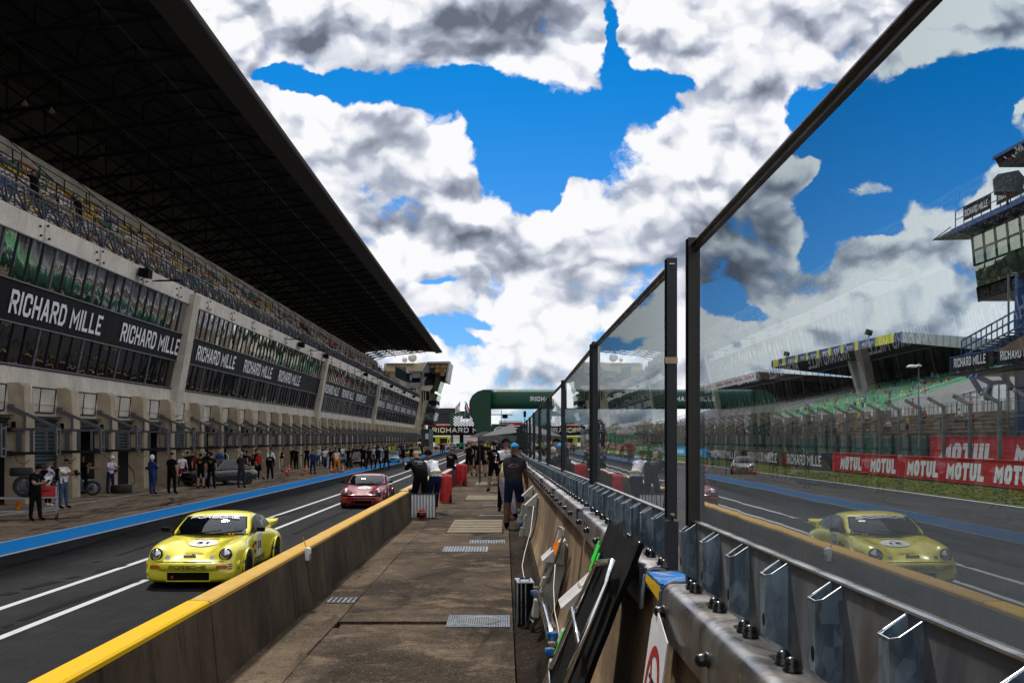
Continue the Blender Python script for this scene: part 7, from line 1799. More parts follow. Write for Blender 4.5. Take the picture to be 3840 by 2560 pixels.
# tyre trolley, loose wheels
def big_wheel(label, loc, rz, r=.33, ry=0):
    t = thing('loose_wheel', label, 'wheel', loc, rz, 'loose racing wheels at the garages'); t.rotation_euler = (0,ry,rz)
    a, b = wheel_mesh(r,.26,11,'rim_silver'); linkm(a,'tyre',t); linkm(b,'rim',t); return t
big_wheel('wide racing wheel with silver mesh rim held by two men', (-18.45,44.6,.33), R(-68), .33)
big_wheel('racing wheel with five spoke chrome rim standing on the trolley', (-14.95,31.0,1.06), R(-62), .34)
big_wheel('dark racing tyre lying on top of the standing wheel', (-15.2,31.3,1.50), R(0), .34, R(90))
t = thing('tyre_trolley','steel trolley with red tool box and casters at the left edge','trolley',(-15.0,31.2,0),R(20))
m = MB()
for z in (.30,.70): m.bb((-.9,-.32,z-.02),(.9,.32,z+.02),'alu_clad')
m.build('shelf', t)
for x in (-.88,.88):
    m = MB()
    m.tube([(x,-.3,.12),(x,-.3,1.0),(x,-.12,1.12),(x,.12,1.12),(x,.3,1.0),(x,.3,.12)], .022, 'silver', 6); m.build('end_frame', t)
    for y in (-.28,.28): m = MB(); m.lathe([(.04,-.02),(.09,-.02),(.09,.02),(.04,.02)], (x,y,.09), 'rubber', 14, 'X'); m.build('caster', t)
t = thing('tool_box','red metal tool box on the trolley top','tool box',(-14.45,31.4,.72),R(20)); m = MB(); m.bb((-.28,-.2,0),(.28,.2,.32),'motul_red'); m.build('box', t, bevel=.02); m = MB(); m.tube([(-.1,-.21,.2),(-.1,-.25,.2),(.1,-.25,.2),(.1,-.21,.2)], .012, 'black', 5); m.build('handle', t)
t = thing('paper_bin','white tapered bin with paper tissue on the red tool box','bin',(-14.5,31.5,1.04),0); m = MB(); m.lathe([(.10,0),(.14,.30),(.12,.30)], (0,0,0), 'white', 14); m.build('bin', t, True); m = MB(); m.add([(-.08,0,.28),(.06,-.03,.28),(.08,.0,.46),(-.01,.03,.40),(-.06,.02,.34)],[(0,1,2,3,4)],'white'); m.build('tissue', t)
t = thing('fuel_jug','small orange jug on the lower trolley shelf','jug',(-15.2,31.1,.32),0); m = MB(); m.lathe([(.07,0),(.08,.05),(.08,.16),(.03,.22),(.03,.26),(.0002,.26)], (0,0,0), 'cloth_orange', 12); m.build('body', t, True); m = MB(); m.tube([(.08,0,.06),(.13,0,.12),(.05,0,.2)], .012, 'cloth_orange', 5); m.build('handle', t)
t = thing('luggage_trolley','chrome hooped push trolley beside the bald man in blue','trolley',at(830,1817),R(-20),None)
m = MB(); m.tube([(-.45,0,.2),(-.45,0,1.6),(-.3,0,1.72),(.3,0,1.72),(.45,0,1.6),(.45,0,.2)], .028, 'silver', 8); m.build('hoop', t, True)
m = MB(); m.bb((-.9,-.5,.18),(.9,.5,.23),'alu_clad'); m.bar((-.45,0,1.1),(.45,0,1.1),.04,.04,'silver'); m.build('platform', t)
for x in (-.8,.8):
    for y in (-.42,.42): m = MB(); m.lathe([(.03,-.03),(.10,-.03),(.10,.03),(.03,.03)], (x,y,.10), 'rubber', 14, 'X'); m.build('caster', t)
t = thing('tyre_stack','low black tub with glossy rim standing before the dark garage','tub',(-18.1,44.0,0),0); t.location = at(455,1848)
m = MB(); m.lathe([(.42,0),(.48,.05),(.48,.34),(.42,.38),(.0002,.36)], (0,0,0), 'rubber', 20); m.build('tub', t, True); m = MB(); m.tube([(.45,.0,.3),(.6,.1,.55),(.5,.2,1.0),(.2,.3,1.3)], .02, 'black', 6); m.build('hose', t)
t = thing('equipment_cart','black equipment cart with cables between the mechanics','cart',at(880,1800),0); m = MB(); m.bb((-.5,-.3,.12),(.5,.3,1.0),'black'); m.bb((-.45,-.32,.4),(.45,-.3,.45),'silver'); m.build('body', t); 
for x in (-.4,.4): m = MB(); m.lathe([(.03,-.02),(.08,-.02),(.08,.02)], (x,0,.08), 'rubber', 10, 'X'); m.build('caster', t)
# ------------------------------------------------------------------ people
V = Vector
def rotx(v, a, c=V((0,0,0))):    # a > 0 bends forward (towards -Y)
    d = v-c; return c+V((d.x, d.y*math.cos(a)-d.z*math.sin(a), d.y*math.sin(a)+d.z*math.cos(a)))
def dirv(fwd, outw, sx):        # limb hanging down, swung forward (towards -Y) and outward
    v = V((0,0,-1)); v = V((0,-math.sin(fwd),-math.cos(fwd))); return V((sx*math.sin(outw)*abs(math.cos(fwd)) + (sx*math.sin(outw) if abs(math.cos(fwd)) < .3 else 0), v.y*math.cos(outw*.5), v.z*math.cos(outw))).normalized()
POSES = dict(
 stand=dict(), wide=dict(leg=((4,9,0),(-4,9,2))), slouch=dict(lean=8, head=18, arms=((14,8,30,0),(10,8,24,0))),
 phone=dict(lean=6, head=28, arms=((28,6,78,18),(24,6,70,18)), leg=((6,4,4),(-3,4,0))),
 camera=dict(lean=2, head=30, arms=((32,8,82,22),(34,8,84,22))),
 hips=dict(arms=((-8,28,62,40),(-8,28,62,40)), leg=((2,8,0),(-2,8,0))),
 crossed=dict(lean=-2, arms=((26,10,95,60),(26,10,92,60))),
 walk=dict(lean=4, arms=((22,6,24,0),(-20,6,14,0)), leg=((22,2,8),(-20,2,22))),
 behind=dict(arms=((-18,10,38,30),(-18,10,38,30))),
 leanw=dict(lean=34, head=4, arms=((40,14,60,20),(36,14,64,20)), leg=((22,5,6),(12,5,4))),
 leanfwd=dict(lean=38, head=-4, arms=((38,12,8,0),(44,12,40,10)), leg=((14,5,4),(26,5,14))),
 bend=dict(lean=52, head=16, arms=((62,8,10,0),(60,8,12,0)), leg=((22,7,16),(20,7,14))),
 sit=dict(lean=12, head=12, arms=((24,8,50,16),(22,8,48,16)), leg=((84,8,84),(84,8,84))),
 elbow=dict(lean=10, head=-6, arms=((58,16,46,0),(10,8,16,0)), leg=((4,6,0),(16,5,12))),
 arm_up=dict(arms=((120,14,40,0),(8,8,14,0))), tablet=dict(lean=4, head=24, arms=((34,8,74,26),(22,10,60,20))),
)
def skeleton(pose, h, girth):
    p = dict(lean=0, head=0, arms=((4,9,14,2),(2,9,12,2)), leg=((2,5,1),(-2,5,1))); p.update(POSES[pose]); k = h/1.75
    J = {}; hip = V((0,0,.93)); J['pelvis'] = hip
    for s, sx in (('L',1),('R',-1)):
        f, o, b = [R(a) for a in p['leg'][0 if s == 'L' else 1]]; hj = V((sx*.095,0,.90)); J['hip'+s] = hj
        th = dirv(f, o, sx); kn = hj+th*.43; sh = dirv(f-b, o*.6, sx); an = kn+sh*.42; J['knee'+s] = kn; J['ankle'+s] = an
        J['heel'+s] = an+V((0,.045,-.045)); J['toe'+s] = an+V((sx*.03,-.17,-.055))
    lean = R(p['lean'])
    sp = {'waist': V((0,0,1.06)), 'chest': V((0,-.01,1.27)), 'neck0': V((0,.0,1.44)), 'neck1': V((0,-.012,1.52)), 'shL': V((.185,.0,1.40)), 'shR': V((-.185,.0,1.40)), 'clL': V((.10,0,1.405)), 'clR': V((-.10,0,1.405))}
    for n, v in sp.items(): J[n] = rotx(v, lean if n != 'waist' else lean*.5, hip)
    ha = lean*.55+R(p['head'])
    hb = J['neck1']; up = V((0,-math.sin(ha),math.cos(ha))); fw = V((0,-math.cos(ha),-math.sin(ha)))
    J['head0'] = hb+up*.055+fw*.01; J['head1'] = hb+up*.135+fw*.008; J['head2'] = hb+up*.205+fw*(-.005); J['_up'] = up; J['_fw'] = fw; J['_hc'] = hb+up*.135+fw*.0
    J['nose'] = J['head0']+fw*.10+up*.045; J['chin'] = J['head0']+fw*.055-up*.01
    for s, sx in (('L',1),('R',-1)):
        f, o, e, i = [R(a) for a in p['arms'][0 if s == 'L' else 1]]; sh = J['sh'+s]; ua = dirv(f+lean*.35, o, sx); el = sh+ua*.285
        fa = dirv(f+e+lean*.35, o*.3, sx); fa = (fa+V((-sx*math.sin(i),0,0))).normalized(); wr = el+fa*.25
        J['el'+s] = el; J['wr'+s] = wr; J['pa'+s] = wr+fa*.075; J['_fa'+s] = fa
    lo = min(J['toeL'].z, J['toeR'].z, J['heelL'].z, J['heelR'].z)-.03
    if pose == 'sit': lo = J['pelvis'].z-.14
    for n in J:
        if n[0] != '_' or n == '_hc': J[n] = (J[n]-V((0,0,lo)))*k
    return J, k
EDG = [('pelvis','waist'),('waist','chest'),('chest','neck0'),('neck0','neck1'),('neck1','head0'),('head0','head1'),('head1','head2')]
for s in 'LR': EDG += [('pelvis','hip'+s),('hip'+s,'knee'+s),('knee'+s,'ankle'+s),('ankle'+s,'toe'+s),('chest','sh'+s),('sh'+s,'el'+s),('el'+s,'wr'+s),('wr'+s,'pa'+s)]
RAD = dict(pelvis=(.165,.125), waist=(.158,.120), chest=(.178,.125), neck0=(.080,.072), neck1=(.052,.055), head0=(.062,.070), head1=(.076,.092), head2=(.058,.070))
LR_ = dict(hip=(.105,.108), knee=(.072,.076), ankle=(.052,.056), toe=(.046,.034), sh=(.074,.072), el=(.052,.052), wr=(.034,.036), pa=(.040,.020))
_pc = {}
def body_mesh(pose, h, girth, top, bottom, skin, shoes, sleeve, shorts, hands=True, vest=None, collar=None):
    key = (pose, round(h,2), girth, top, bottom, skin, shoes, sleeve, shorts, vest)
    if key in _pc: return _pc[key]
    J, k = skeleton(pose, h, girth); names = [n for n in RAD]+[a+s for a in LR_ for s in 'LR']
    idx = {n: i for i, n in enumerate(names)}; vs = [J[n] for n in names]; es = [(idx[a],idx[b]) for a,b in EDG]; rad = []
    for n in names:
        r = RAD.get(n) or LR_[n[:-1]]; g = girth if n in ('pelvis','waist','chest') else (1+(girth-1)*.5); rad.append((r[0]*k*g, r[1]*k*g))
    # fingers: separate short chains rooted inside the palm
    lab = {}
    if hands:
        for s, sx in (('L',1),('R',-1)):
            pa = J['pa'+s]; fa = J['_fa'+s]; side = V((0,1,0)).cross(fa).normalized() if abs(fa.y) < .9 else V((1,0,0)); nrm = fa.cross(side).normalized(); ac = nrm.cross(fa).normalized()
            for q, ln in enumerate((.060,.070,.066,.052)):
                o = ac*((q-1.5)*.021); b = pa-fa*.012*k+o*k; c = pa+fa*(.03+ln*.45)*k+o*k*1.1; e = c+(fa*.8-nrm*.6*sx).normalized()*ln*.6*k; i0 = len(vs); vs += [b,c,e]; es += [(i0,i0+1),(i0+1,i0+2)]; rad += [(.010*k,)*2,(.009*k,)*2,(.007*k,)*2]
            b = pa-fa*.03*k; c = b+(ac*-.034+fa*.02)*k; e = c+(fa*.045-ac*.008-nrm*.01*sx)*k; i0 = len(vs); vs += [b,c,e]; es += [(i0,i0+1),(i0+1,i0+2)]; rad += [(.012*k,)*2,(.011*k,)*2,(.008*k,)*2]
    me = bpy.data.meshes.new('p'); me.from_pydata([tuple(v) for v in vs], es, []); ob = bpy.data.objects.new('p', me); COL.objects.link(ob)
    sk = ob.modifiers.new('k','SKIN'); sk.use_smooth_shade = True
    for i, r in enumerate(rad): me.skin_vertices[0].data[i].radius = r
    me.skin_vertices[0].data[0].use_root = True
    if hands:
        for i in range(len(names), len(vs), 3): me.skin_vertices[0].data[i].use_root = True
    su = ob.modifiers.new('s','SUBSURF'); su.levels = 1; su.render_levels = 1
    bpy.context.view_layer.update(); dg = bpy.context.evaluated_depsgraph_get(); r = bpy.data.meshes.new_from_object(ob.evaluated_get(dg)); bpy.data.objects.remove(ob); bpy.data.meshes.remove(me)
    mats = [skin, top, bottom, shoes, vest or top]; r.materials.clear(); [r.materials.append(MATS[x]) for x in mats]
    bones = [(a,b,J[a],J[b]) for a,b in EDG]
    for p in r.polygons:
        c = p.center; best = None
        for a, b, A_, B_ in bones:
            d = B_-A_; t_ = max(0, min(1, (c-A_).dot(d)/d.length_squared)); q = (c-(A_+d*t_)).length
            rr = (RAD.get(a) or LR_[a[:-1]])[0]*(1-t_)+(RAD.get(b) or LR_[b[:-1]])[0]*t_; q = q/ (rr*k)
            if best is None or q < best[0]: best = (q,a,b,t_)
        _, a, b, t_ = best; mi = 0
        if a == 'pelvis' and b == 'waist': mi = 1 if t_ > .12 else 2
        elif b[:3] == 'hip': mi = 2
        elif a in ('waist','chest') or (a == 'pelvis' and b == 'waist'): mi = 1
        if a == 'chest' and b[:2] == 'sh': mi = 1
        if a == 'chest' and b == 'neck0': mi = 1
        if a == 'neck0': mi = 1 if t_ < .15 else 0
        if a[:3] == 'hip': mi = 2 if (not shorts or t_ < .92) else 0
        if a[:4] == 'knee': mi = (2 if t_ < .93 else 3) if not shorts else (0 if t_ < .88 else 3)
        if a[:5] == 'ankle': mi = 3
        if a[:2] == 'sh' and a != 'sh': mi = 1 if (sleeve > 0 and t_ < .62) or sleeve == 2 else (0 if sleeve else (1 if t_ < .05 else 0))
        if a[:2] == 'el': mi = 1 if sleeve == 2 and t_ < .95 else 0
        if a[:2] == 'wr': mi = 0
        if vest and mi == 1 and a in ('pelvis','waist','chest') : mi = 4
        p.material_index = mi; p.use_smooth = True
    r.name = 'body'; _pc[key] = (r, J, k); return _pc[key]
def hair_part(t, J, k, kind, mat):
    c = J['_hc']; up = J['_up']; fw = J['_fw']; m = MB(); rt = V((1,0,0)); vs = []; fs = []
    def pt(th, ph, r): # th around, ph from top
        return c + (rt*math.sin(th)*math.sin(ph)*.084 - fw*math.cos(th)*math.sin(ph)*.102*(-1) + up*math.cos(ph)*.112)*r*k
    NA, NP = 14, 6
    if kind == 'bald': return
    lim = dict(short=88, curly=95, long=100, helmet=140, cap=72)[kind]; rr = dict(short=1.06, curly=1.22, long=1.12, helmet=1.24, cap=1.14)[kind]; rnd = random.Random(int(c.z*1000))
    for j in range(NP+1):
        for i in range(NA):
            th = 2*PI*i/NA; front = max(0, math.cos(th)); ph = R(lim)*j/NP*(1-.38*front*(kind != 'helmet')+(.22*max(0,-math.cos(th)) if kind in ('long','short','curly') else 0)); vs.append(pt(th, max(ph,.01), rr*(1+(rnd.uniform(-.06,.08) if kind in ('curly','long') else 0))))
    fs = [(j*NA+i,j*NA+(i+1)%NA,(j+1)*NA+(i+1)%NA,(j+1)*NA+i) for j in range(NP) for i in range(NA)]+[tuple(NP*NA+i for i in range(NA))]
    m.add(vs, fs, mat); nm = dict(helmet='helmet',cap='cap').get(kind,'hair'); h = m.build(nm, t, True)
    if kind == 'cap':
        m = MB(); b = c+up*.045*k+fw*.09*k; m.add([b-rt*.07*k,b+rt*.07*k,b+rt*.055*k+fw*.085*k-up*.012*k,b-rt*.055*k+fw*.085*k-up*.012*k,b+fw*.105*k-up*.014*k],[(0,1,2,4,3)],mat); m.build('peak', h)
    if kind == 'helmet':
        m = MB(); vs = [c+(rt*math.sin(a)*.10+fw*math.cos(a)*.135+up*z)*k for a in (-1,-.5,0,.5,1) for z in (-.005,.05)]; m.add(vs, [(i*2,i*2+2,i*2+3,i*2+1) for i in range(4)], 'black_gloss'); m.build('visor', h)
    if kind == 'long':
        m = MB(); m.tube([c-fw*.06*k-up*.02*k, c-fw*.11*k-up*.13*k, c-fw*.10*k-up*.26*k], [.075*k,.065*k,.03*k], mat, 8); m.build('hair_tail', h, True)
def face(t, J, k, skin, glasses=False, beard=None):
    c = J['head0']; up = J['_up']; fw = J['_fw']; rt = V((1,0,0)); m = MB()
    h1 = J['_hc']; n0 = h1+fw*.083*k-up*.005*k; m.add([n0+up*.03*k, n0-up*.025*k-rt*.017*k, n0-up*.025*k+rt*.017*k, n0+fw*.026*k-up*.018*k],[(0,1,3),(0,3,2),(1,2,3)],skin); m.build('nose', t)
    for sx in (-1,1):
        m = MB(); m.sphere((0,0,0),.011*k,'white' if not glasses else 'black',8); m.sphere((0,-.006*k,0),.006*k,'black',6); o = m.build('eye', t, True); o.location = h1+fw*.079*k+up*.012*k+rt*sx*.031*k
        m = MB(); m.sphere((0,0,0),.022*k,skin,8,(.45,.8,1.3)); o = m.build('ear', t, True); o.location = h1+rt*sx*.079*k-up*.01*k+fw*.0*k
    m = MB(); mo = h1+fw*.080*k-up*.058*k; m.box((0,0,0),(.045*k,.012*k,.009*k),'cloth_maroon'); o = m.build('mouth', t); o.location = mo
    if glasses:
        m = MB()
        for sx in (-1,1): m.box(h1+fw*.092*k+up*.012*k+rt*sx*.034*k,(.052*k,.012*k,.034*k),'black_gloss')
        m.bar(h1+fw*.088*k+up*.02*k-rt*.08*k,h1+fw*.09*k+up*.02*k+rt*.08*k,.01*k,.01*k,'black'); m.build('sunglasses', t)
    if beard:
        m = MB(); m.sphere((0,0,0),.055*k,beard,10,(1,.7,.85),-90,20); o = m.build('beard', t, True); o.location = h1+fw*.035*k-up*.058*k
NP_ = 0
def person(label, loc, face_az, pose='stand', h=1.75, top='black', bottom='black', skin='skin', shoes='black', sleeve=1, shorts=False, hair='short', haircol='hair_dark', girth=1.0, near=False, vest=None, group=None, extra=None, glasses=False, beard=None):
    # face_az: heading in degrees, 0 = looks at the camera (-Y), 90 = looks to +X, 180 = away
    T_ = 'cloth_'+top; B_ = 'cloth_'+bottom; Sh = 'cloth_'+shoes if 'cloth_'+shoes in MATS else shoes
    me, J, k = body_mesh(pose, h, girth, T_, B_, skin, Sh, sleeve, shorts, near, 'cloth_'+vest if vest else None)
    t = thing('person', label, 'person', loc, R(face_az), group)
    b = bpy.data.objects.new('body', me); COL.objects.link(b); b.parent = t
    hair_part(t, J, k, hair, haircol)
    if near or glasses: face(t, J, k, skin, glasses, beard)
    if extra: extra(t, J, k)
    return t
def backpack(t, J, k):
    c = (J['chest']+J['waist'])/2; m = MB(); m.bb((-.15*k,-.02,-.20*k),(.15*k,.15*k,.22*k),'cloth_black'); o = m.build('backpack', t, bevel=.04); o.location = c+V((0,.11*k,.02))
def lanyard(t, J, k):
    m = MB(); m.tube([J['neck0']+V((.05*k,-.02,0)), J['chest']+V((.0,-.13*k,-.12*k))], .008, 'cloth_teal', 5); m.build('lanyard', t)
def phone(t, J, k):
    m = MB(); m.box((J['paL']+J['paR'])/2+V((0,-.05*k,.02)),(.08*k,.02,.13*k),'black_gloss',rx=.6); m.build('phone_in_hand', t)
def camera_(t, J, k):
    p = (J['paL']+J['paR'])/2; m = MB(); m.box((0,0,0),(.13*k,.07*k,.09*k),'black'); m.lathe([(.04*k,0),(.045*k,-.14*k)], (0,0,-.02), 'black', 10, 'Y'); o = m.build('camera_in_hands', t); o.location = p+V((0,-.04*k,.01)); o.rotation_euler = (R(50),0,0)
    m = MB(); m.tube([J['neck0']+V((.06,-.03,0)), p], .008, 'cloth_orange', 5); m.build('strap', t)
def armband(t, J, k):
    a = J['elR'].lerp(J['shR'],.3); b = J['elR'].lerp(J['shR'],.6); m = MB(); m.tube([a,b], .062*k, 'cloth_yellow', 10); m.build('armband', t, True)
def backprint(col='letter_white', w=.2, txt=None):
    def f(t, J, k):
        c = (J['chest']*.7+J['neck0']*.3); m = MB(); up = (J['neck0']-J['waist']).normalized(); nrm = V((1,0,0)).cross(up); nrm = -nrm if nrm.y < 0 else nrm; p = c+nrm*.124*k
        for q, (dx, dz, ww) in enumerate(((-.03,0,.6),(.02,.03,.8),(0,-.05,.5))): m.bar(p+V((-w*k*ww/2+dx,0,0))+up*dz,p+V((w*k*ww/2+dx,0,0))+up*(dz+.005),.006,.010,col)
        m.build('back_print', t)
    return f
def gnd(px, py, z=0): v = G(px, py, z); return (v.x, v.y, z)
GA = 'people on the pit apron'; GWK = 'people on the walkway'
def combo(*fs): return lambda t, J, k: [f(t, J, k) for f in fs]
def paper(t, J, k): 
    m = MB(); m.box(J['paL']+V((.02,-.02,.05)),(.2*k,.01,.26*k),'white',rx=.3,rz=.4); m.build('papers', t)
person('person in black with dark bob hair reading a phone near the blue line', gnd(132,1951), 70,'phone',1.70,'black','black','skin','black',1,False,'curly','hair_dark',1.12,True,None,GA,combo(phone,lanyard,paper))
person('person with long brown hair, patterned top, dark backpack and white shoes', gnd(180,1897), 150,'camera',1.66,'lilac','black','skin','white',0,False,'long','hair_brown',1.0,True,None,GA,backpack)
person('person in white t-shirt, jeans and backward black cap checking a camera', gnd(238,1906), 80,'camera',1.77,'white','jeans','skin_tan','black',1,False,'cap','cloth_black',1.08,True,None,GA,combo(camera_,armband,backpack))
person('person in dark polo and jeans bending over the silver rimmed wheel', gnd(288,1852), 100,'bend',1.78,'black','jeans','skin_tan','black',1,False,'cap','cloth_black',1.0,False,None,GA)
person('person behind the wheel facing out of the dark garage', gnd(312,1846), 20,'slouch',1.70,'black','black','skin_tan','black',1,False,'short','hair_brown',1.0,False,None,GA)
person('person with white helmet half hidden in the dark garage opening', gnd(414,1850), 60,'tablet',1.72,'lilac','navy','skin','black',1,False,'helmet','white',1.0,False,None,GA)
person('person in blue racing overalls and white helmet standing on the apron', gnd(571,1852), 150,'crossed',1.74,'suitblue','suitblue','skin','black',2,False,'helmet','white',1.05,True,None,GA)
person('heavy person in black t-shirt and flat cap with arms hanging', gnd(644,1851), 165,'wide',1.84,'black','black','skin','black',1,False,'cap','cloth_black',1.25,True,None,GA)
person('blond person in white and maroon beyond the flat capped man', gnd(682,1819), 30,'slouch',1.70,'white','maroon','skin','black',1,False,'short','hair_blond',1.0,False,None,GA)
for i, (px, py, hh, az, col, hc) in enumerate(((703,1815,1.8,200,'black','hair_dark'),(718,1812,1.84,160,'black','hair_brown'),(733,1814,1.72,30,'maroon','hair_brown'),(765,1812,1.76,180,'black','hair_grey'),(781,1812,1.78,170,'black','hair_dark'))):
    person(('first','second','third','fourth','fifth')[i]+' of the mechanics crowding behind the black vintage car, from the left', gnd(px,py), az,'slouch',hh,col,'black','skin_tan','black',1,False,'short',hc,1.05,False,None,'mechanics behind the black vintage car')
person('person in black t-shirt with yellow back print and black shorts', gnd(753,1831), 180,'stand',1.74,'black','black','skin','black',1,True,'short','hair_dark',1.1,True,None,GA,backprint('cloth_yellow',.26))
person('person in black t-shirt with lime back print and long trousers', gnd(792,1831), 178,'stand',1.78,'black','black','skin','black',1,False,'short','hair_dark',1.05,True,None,GA,backprint('cloth_lime',.26))
person('bald person in blue jacket beside the chrome hooped trolley', gnd(823,1795), 185,'stand',1.80,'blue','navy','skin','black',2,False,'bald','hair_dark',1.05,False,None,GA)
person('tall person in dark grey coat standing apart on the apron', gnd(905,1829), 175,'crossed',1.82,'charcoal','charcoal','skin','black',2,False,'short','hair_grey',1.0,False,None,GA)
for i, (px, py, hh, az, col, bt) in enumerate(((912,1799,1.82,20,'black','black'),(930,1797,1.76,350,'charcoal','black'),(945,1798,1.55,40,'black','khaki'),(960,1795,1.86,10,'black','black'))):
    person(('first','second','third','fourth')[i]+' of the group around the red shirted man, from the left', gnd(px,py), az,'slouch',hh,col,bt,'skin_tan','black',1,bt == 'khaki','short','hair_dark',1.0,False,None,'group around the red shirted man')
person('person in red shirt, yellow cap and black shorts striding', gnd(968,1797), 60,'walk',1.76,'red','black','skin_tan','black',1,True,'cap','cloth_yellow',1.05,False,None,GA)
person('person in black jacket with pale shoulder stripes and white shoes', gnd(1013,1803), 182,'stand',1.68,'black','black','skin','white',2,False,'cap','cloth_suitblue',1.05,True,None,GA,backprint('letter_white',.36))
person('person in white shirt standing in the garage mouth', gnd(1012,1777), 40,'slouch',1.86,'white','black','skin_tan','black',2,False,'short','hair_dark',1.0,False,None,GA)
person('person in black shirt with yellow armband and beige shorts', gnd(1056,1770), 110,'tablet',1.75,'black','khaki','skin_tan','black',1,True,'cap','cloth_black',1.0,False,None,GA,armband)
person('person in black and blue beside the pier, red cap', gnd(1098,1757), 190,'slouch',1.80,'black','black','skin','black',1,False,'cap','cloth_red',1.1,False,None,GA)
person('person in black t-shirt with one hand out, right of the red cap', gnd(1111,1759), 150,'stand',1.76,'black','black','skin_tan','black',1,False,'short','hair_brown',1.0,False,None,GA)
person('person in black with orange strap near the dark garage', gnd(1150,1754), 20,'slouch',1.78,'black','black','skin_tan','black',1,False,'short','hair_dark',1.1,False,None,GA)
person('person in navy overalls standing between two cones', gnd(1173,1779), 160,'hips',1.70,'suitblue','navy','skin','black',2,False,'cap','cloth_navy',1.05,True,None,GA)
person('person in black shirt and white waistcoat by the pier', gnd(1218,1753), 30,'slouch',1.76,'white','jeans','skin_tan','white',1,False,'short','hair_dark',1.0,False,None,GA)
person('person in pink shirt and white trousers', gnd(1235,1751), 200,'stand',1.70,'pink','white','skin_tan','white',1,False,'short','hair_grey',1.0,False,None,GA)
person('marshal in orange trousers and off white vest with grey cap', gnd(1263,1772), 180,'wide',1.74,'orange','orange','skin','black',2,False,'cap','cloth_grey',1.15,True,'cream',GA)
BL_ = [(1362,1758,1.85),(1384,1759,1.8),(1417,1758,1.85),(1449,1758,1.86)]
for i, (px, py, hh) in enumerate(BL_):
    person(('first','second','third','fourth')[i]+' of the four black clad men standing on the blue line', gnd(px,py), 180+i*12,'wide' if i else 'stand',hh,'black','black','skin','black' if i else 'white',1,False,'short','hair_dark',1.08,False,None,'black clad men on the blue line')
person('person in pale blue shirt leaning over the cars by the blue line', gnd(1400,1742), 150,'slouch',1.8,'lilac','charcoal','skin_tan','black',1,False,'cap','white',1.0,False,None,GA)
person('person in black shorts walking on the blue line', gnd(1513,1736), 170,'walk',1.74,'black','black','skin_tan','red',1,True,'short','hair_dark',1.0,False,None,GA)
person('person in black shorts at the far part of the blue line', gnd(1543,1730), 185,'walk',1.72,'black','black','skin_tan','black',1,True,'short','hair_brown',1.0,False,None,GA)
person('person in black standing in front of the parked road cars', gnd(1655,1701), 180,'stand',1.78,'black','black','skin','black',2,False,'short','hair_dark',1.0,False,None,GA)
person('person in red and black standing in front of the parked road cars', gnd(1664,1697), 170,'stand',1.76,'red','black','skin','black',2,False,'short','hair_dark',1.0,False,None,GA)
person('person in khaki jacket left of the parked road cars', gnd(1614,1702), 150,'stand',1.74,'khaki','jeans','skin','black',2,False,'short','hair_brown',1.0,False,None,GA)
# the pit crowd: every figure a copy of a handful of built ones, each its own object
rnd = random.Random(77)
protos = []
for j, (po, tp_, bt, hc, sh_) in enumerate((('slouch','black','black','hair_dark',False),('stand','charcoal','black','hair_brown',False),('hips','black','khaki','hair_dark',True),('slouch','white','jeans','hair_grey',False),('tablet','navy','black','hair_dark',False),('stand','red','black','hair_blond',False),('crossed','black','jeans','hair_brown',False),('stand','lime','black','hair_dark',False),('walk','lilac','navy','hair_dark',False))):
    protos.append(((po,tp_,bt,hc,sh_), person('x',(0,0,0),0,po,1.74,tp_,bt,'skin_tan','black',1,sh_,'short',hc,1.05)))
CN = dict(black='black',charcoal='charcoal',white='white',navy='navy',red='red',lime='lime yellow',lilac='pale lilac')
cw = dict(zip(range(9),(8,5,3,2,4,1,4,1,1))); bag = [j for j in cw for _ in range(cw[j])]; crowd = []
for px0, px1, y0, y1, n in ((1180,1340,76,96,9),(1270,1440,98,125,24),(1400,1540,118,150,30),(1500,1610,140,195,30)):
    for i in range(n):
        px = rnd.uniform(px0, px1); d = rnd.uniform(y0, y1); x = (px-VX)*d/F
        if -17.9 < x < -12.4: crowd.append((x, d, rnd.choice(bag)))
used = set(); lst = sorted(crowd, key=lambda q: q[0]/q[1]); cnt = {}
for (x, d, j) in lst:
    (po,tp_,bt,hc,sh_), pr = protos[j]; q = cnt.get(j,0); cnt[j] = q+1
    lb = ordn(q)+' from the left of the crowd figures in '+CN[tp_]+' top and '+bt+(' shorts' if sh_ else ' trousers')
    if j not in used: o = pr; used.add(j); o.location = (x,d,0); o.rotation_euler.z = rnd.uniform(0,6.28)
    else: o = copy_tree(pr, (x,d,0), rnd.uniform(0,6.28))
    s = rnd.uniform(.95,1.05); o.scale = (s,s,s); o['label'] = lb; o['group'] = 'crowd around the race cars'
# walkway people
def jacket_print(t, J, k):
    backprint('letter_white',.26)(t,J,k); c = J['chest']*.8+J['waist']*.2; up = (J['neck0']-J['waist']).normalized(); nrm = V((1,0,0)).cross(up); nrm = -nrm if nrm.y < 0 else nrm
    m = MB(); p = c+nrm*.126*k; m.bar(p+V((.0,0,0)),p+V((.09,0,0)),.006,.012,'cloth_red'); m.build('red_print', t)
person('bald person in black jacket leaning over the low wall, back to the camera', (-2.13,25.3,WZ), 205,'leanw',1.74,'black','black','skin','black',2,False,'bald','hair_dark',1.25,True,None,GWK,jacket_print)
person('curly dark haired person in tight white top and navy trousers leaning beside the bald man', (-1.80,25.9,WZ), 212,'leanfwd',1.76,'white','navy','skin_tan','lime',2,False,'curly','hair_dark',1.0,True,None,GWK,lambda t,J,k: (lambda m: (m.tube([J['pelvis']+V((0,-.01,.06)),J['waist']+V((0,-.01,.02))],[.165*k,.150*k],'cloth_cream',14), m.build('belt', t, True)))(MB()))
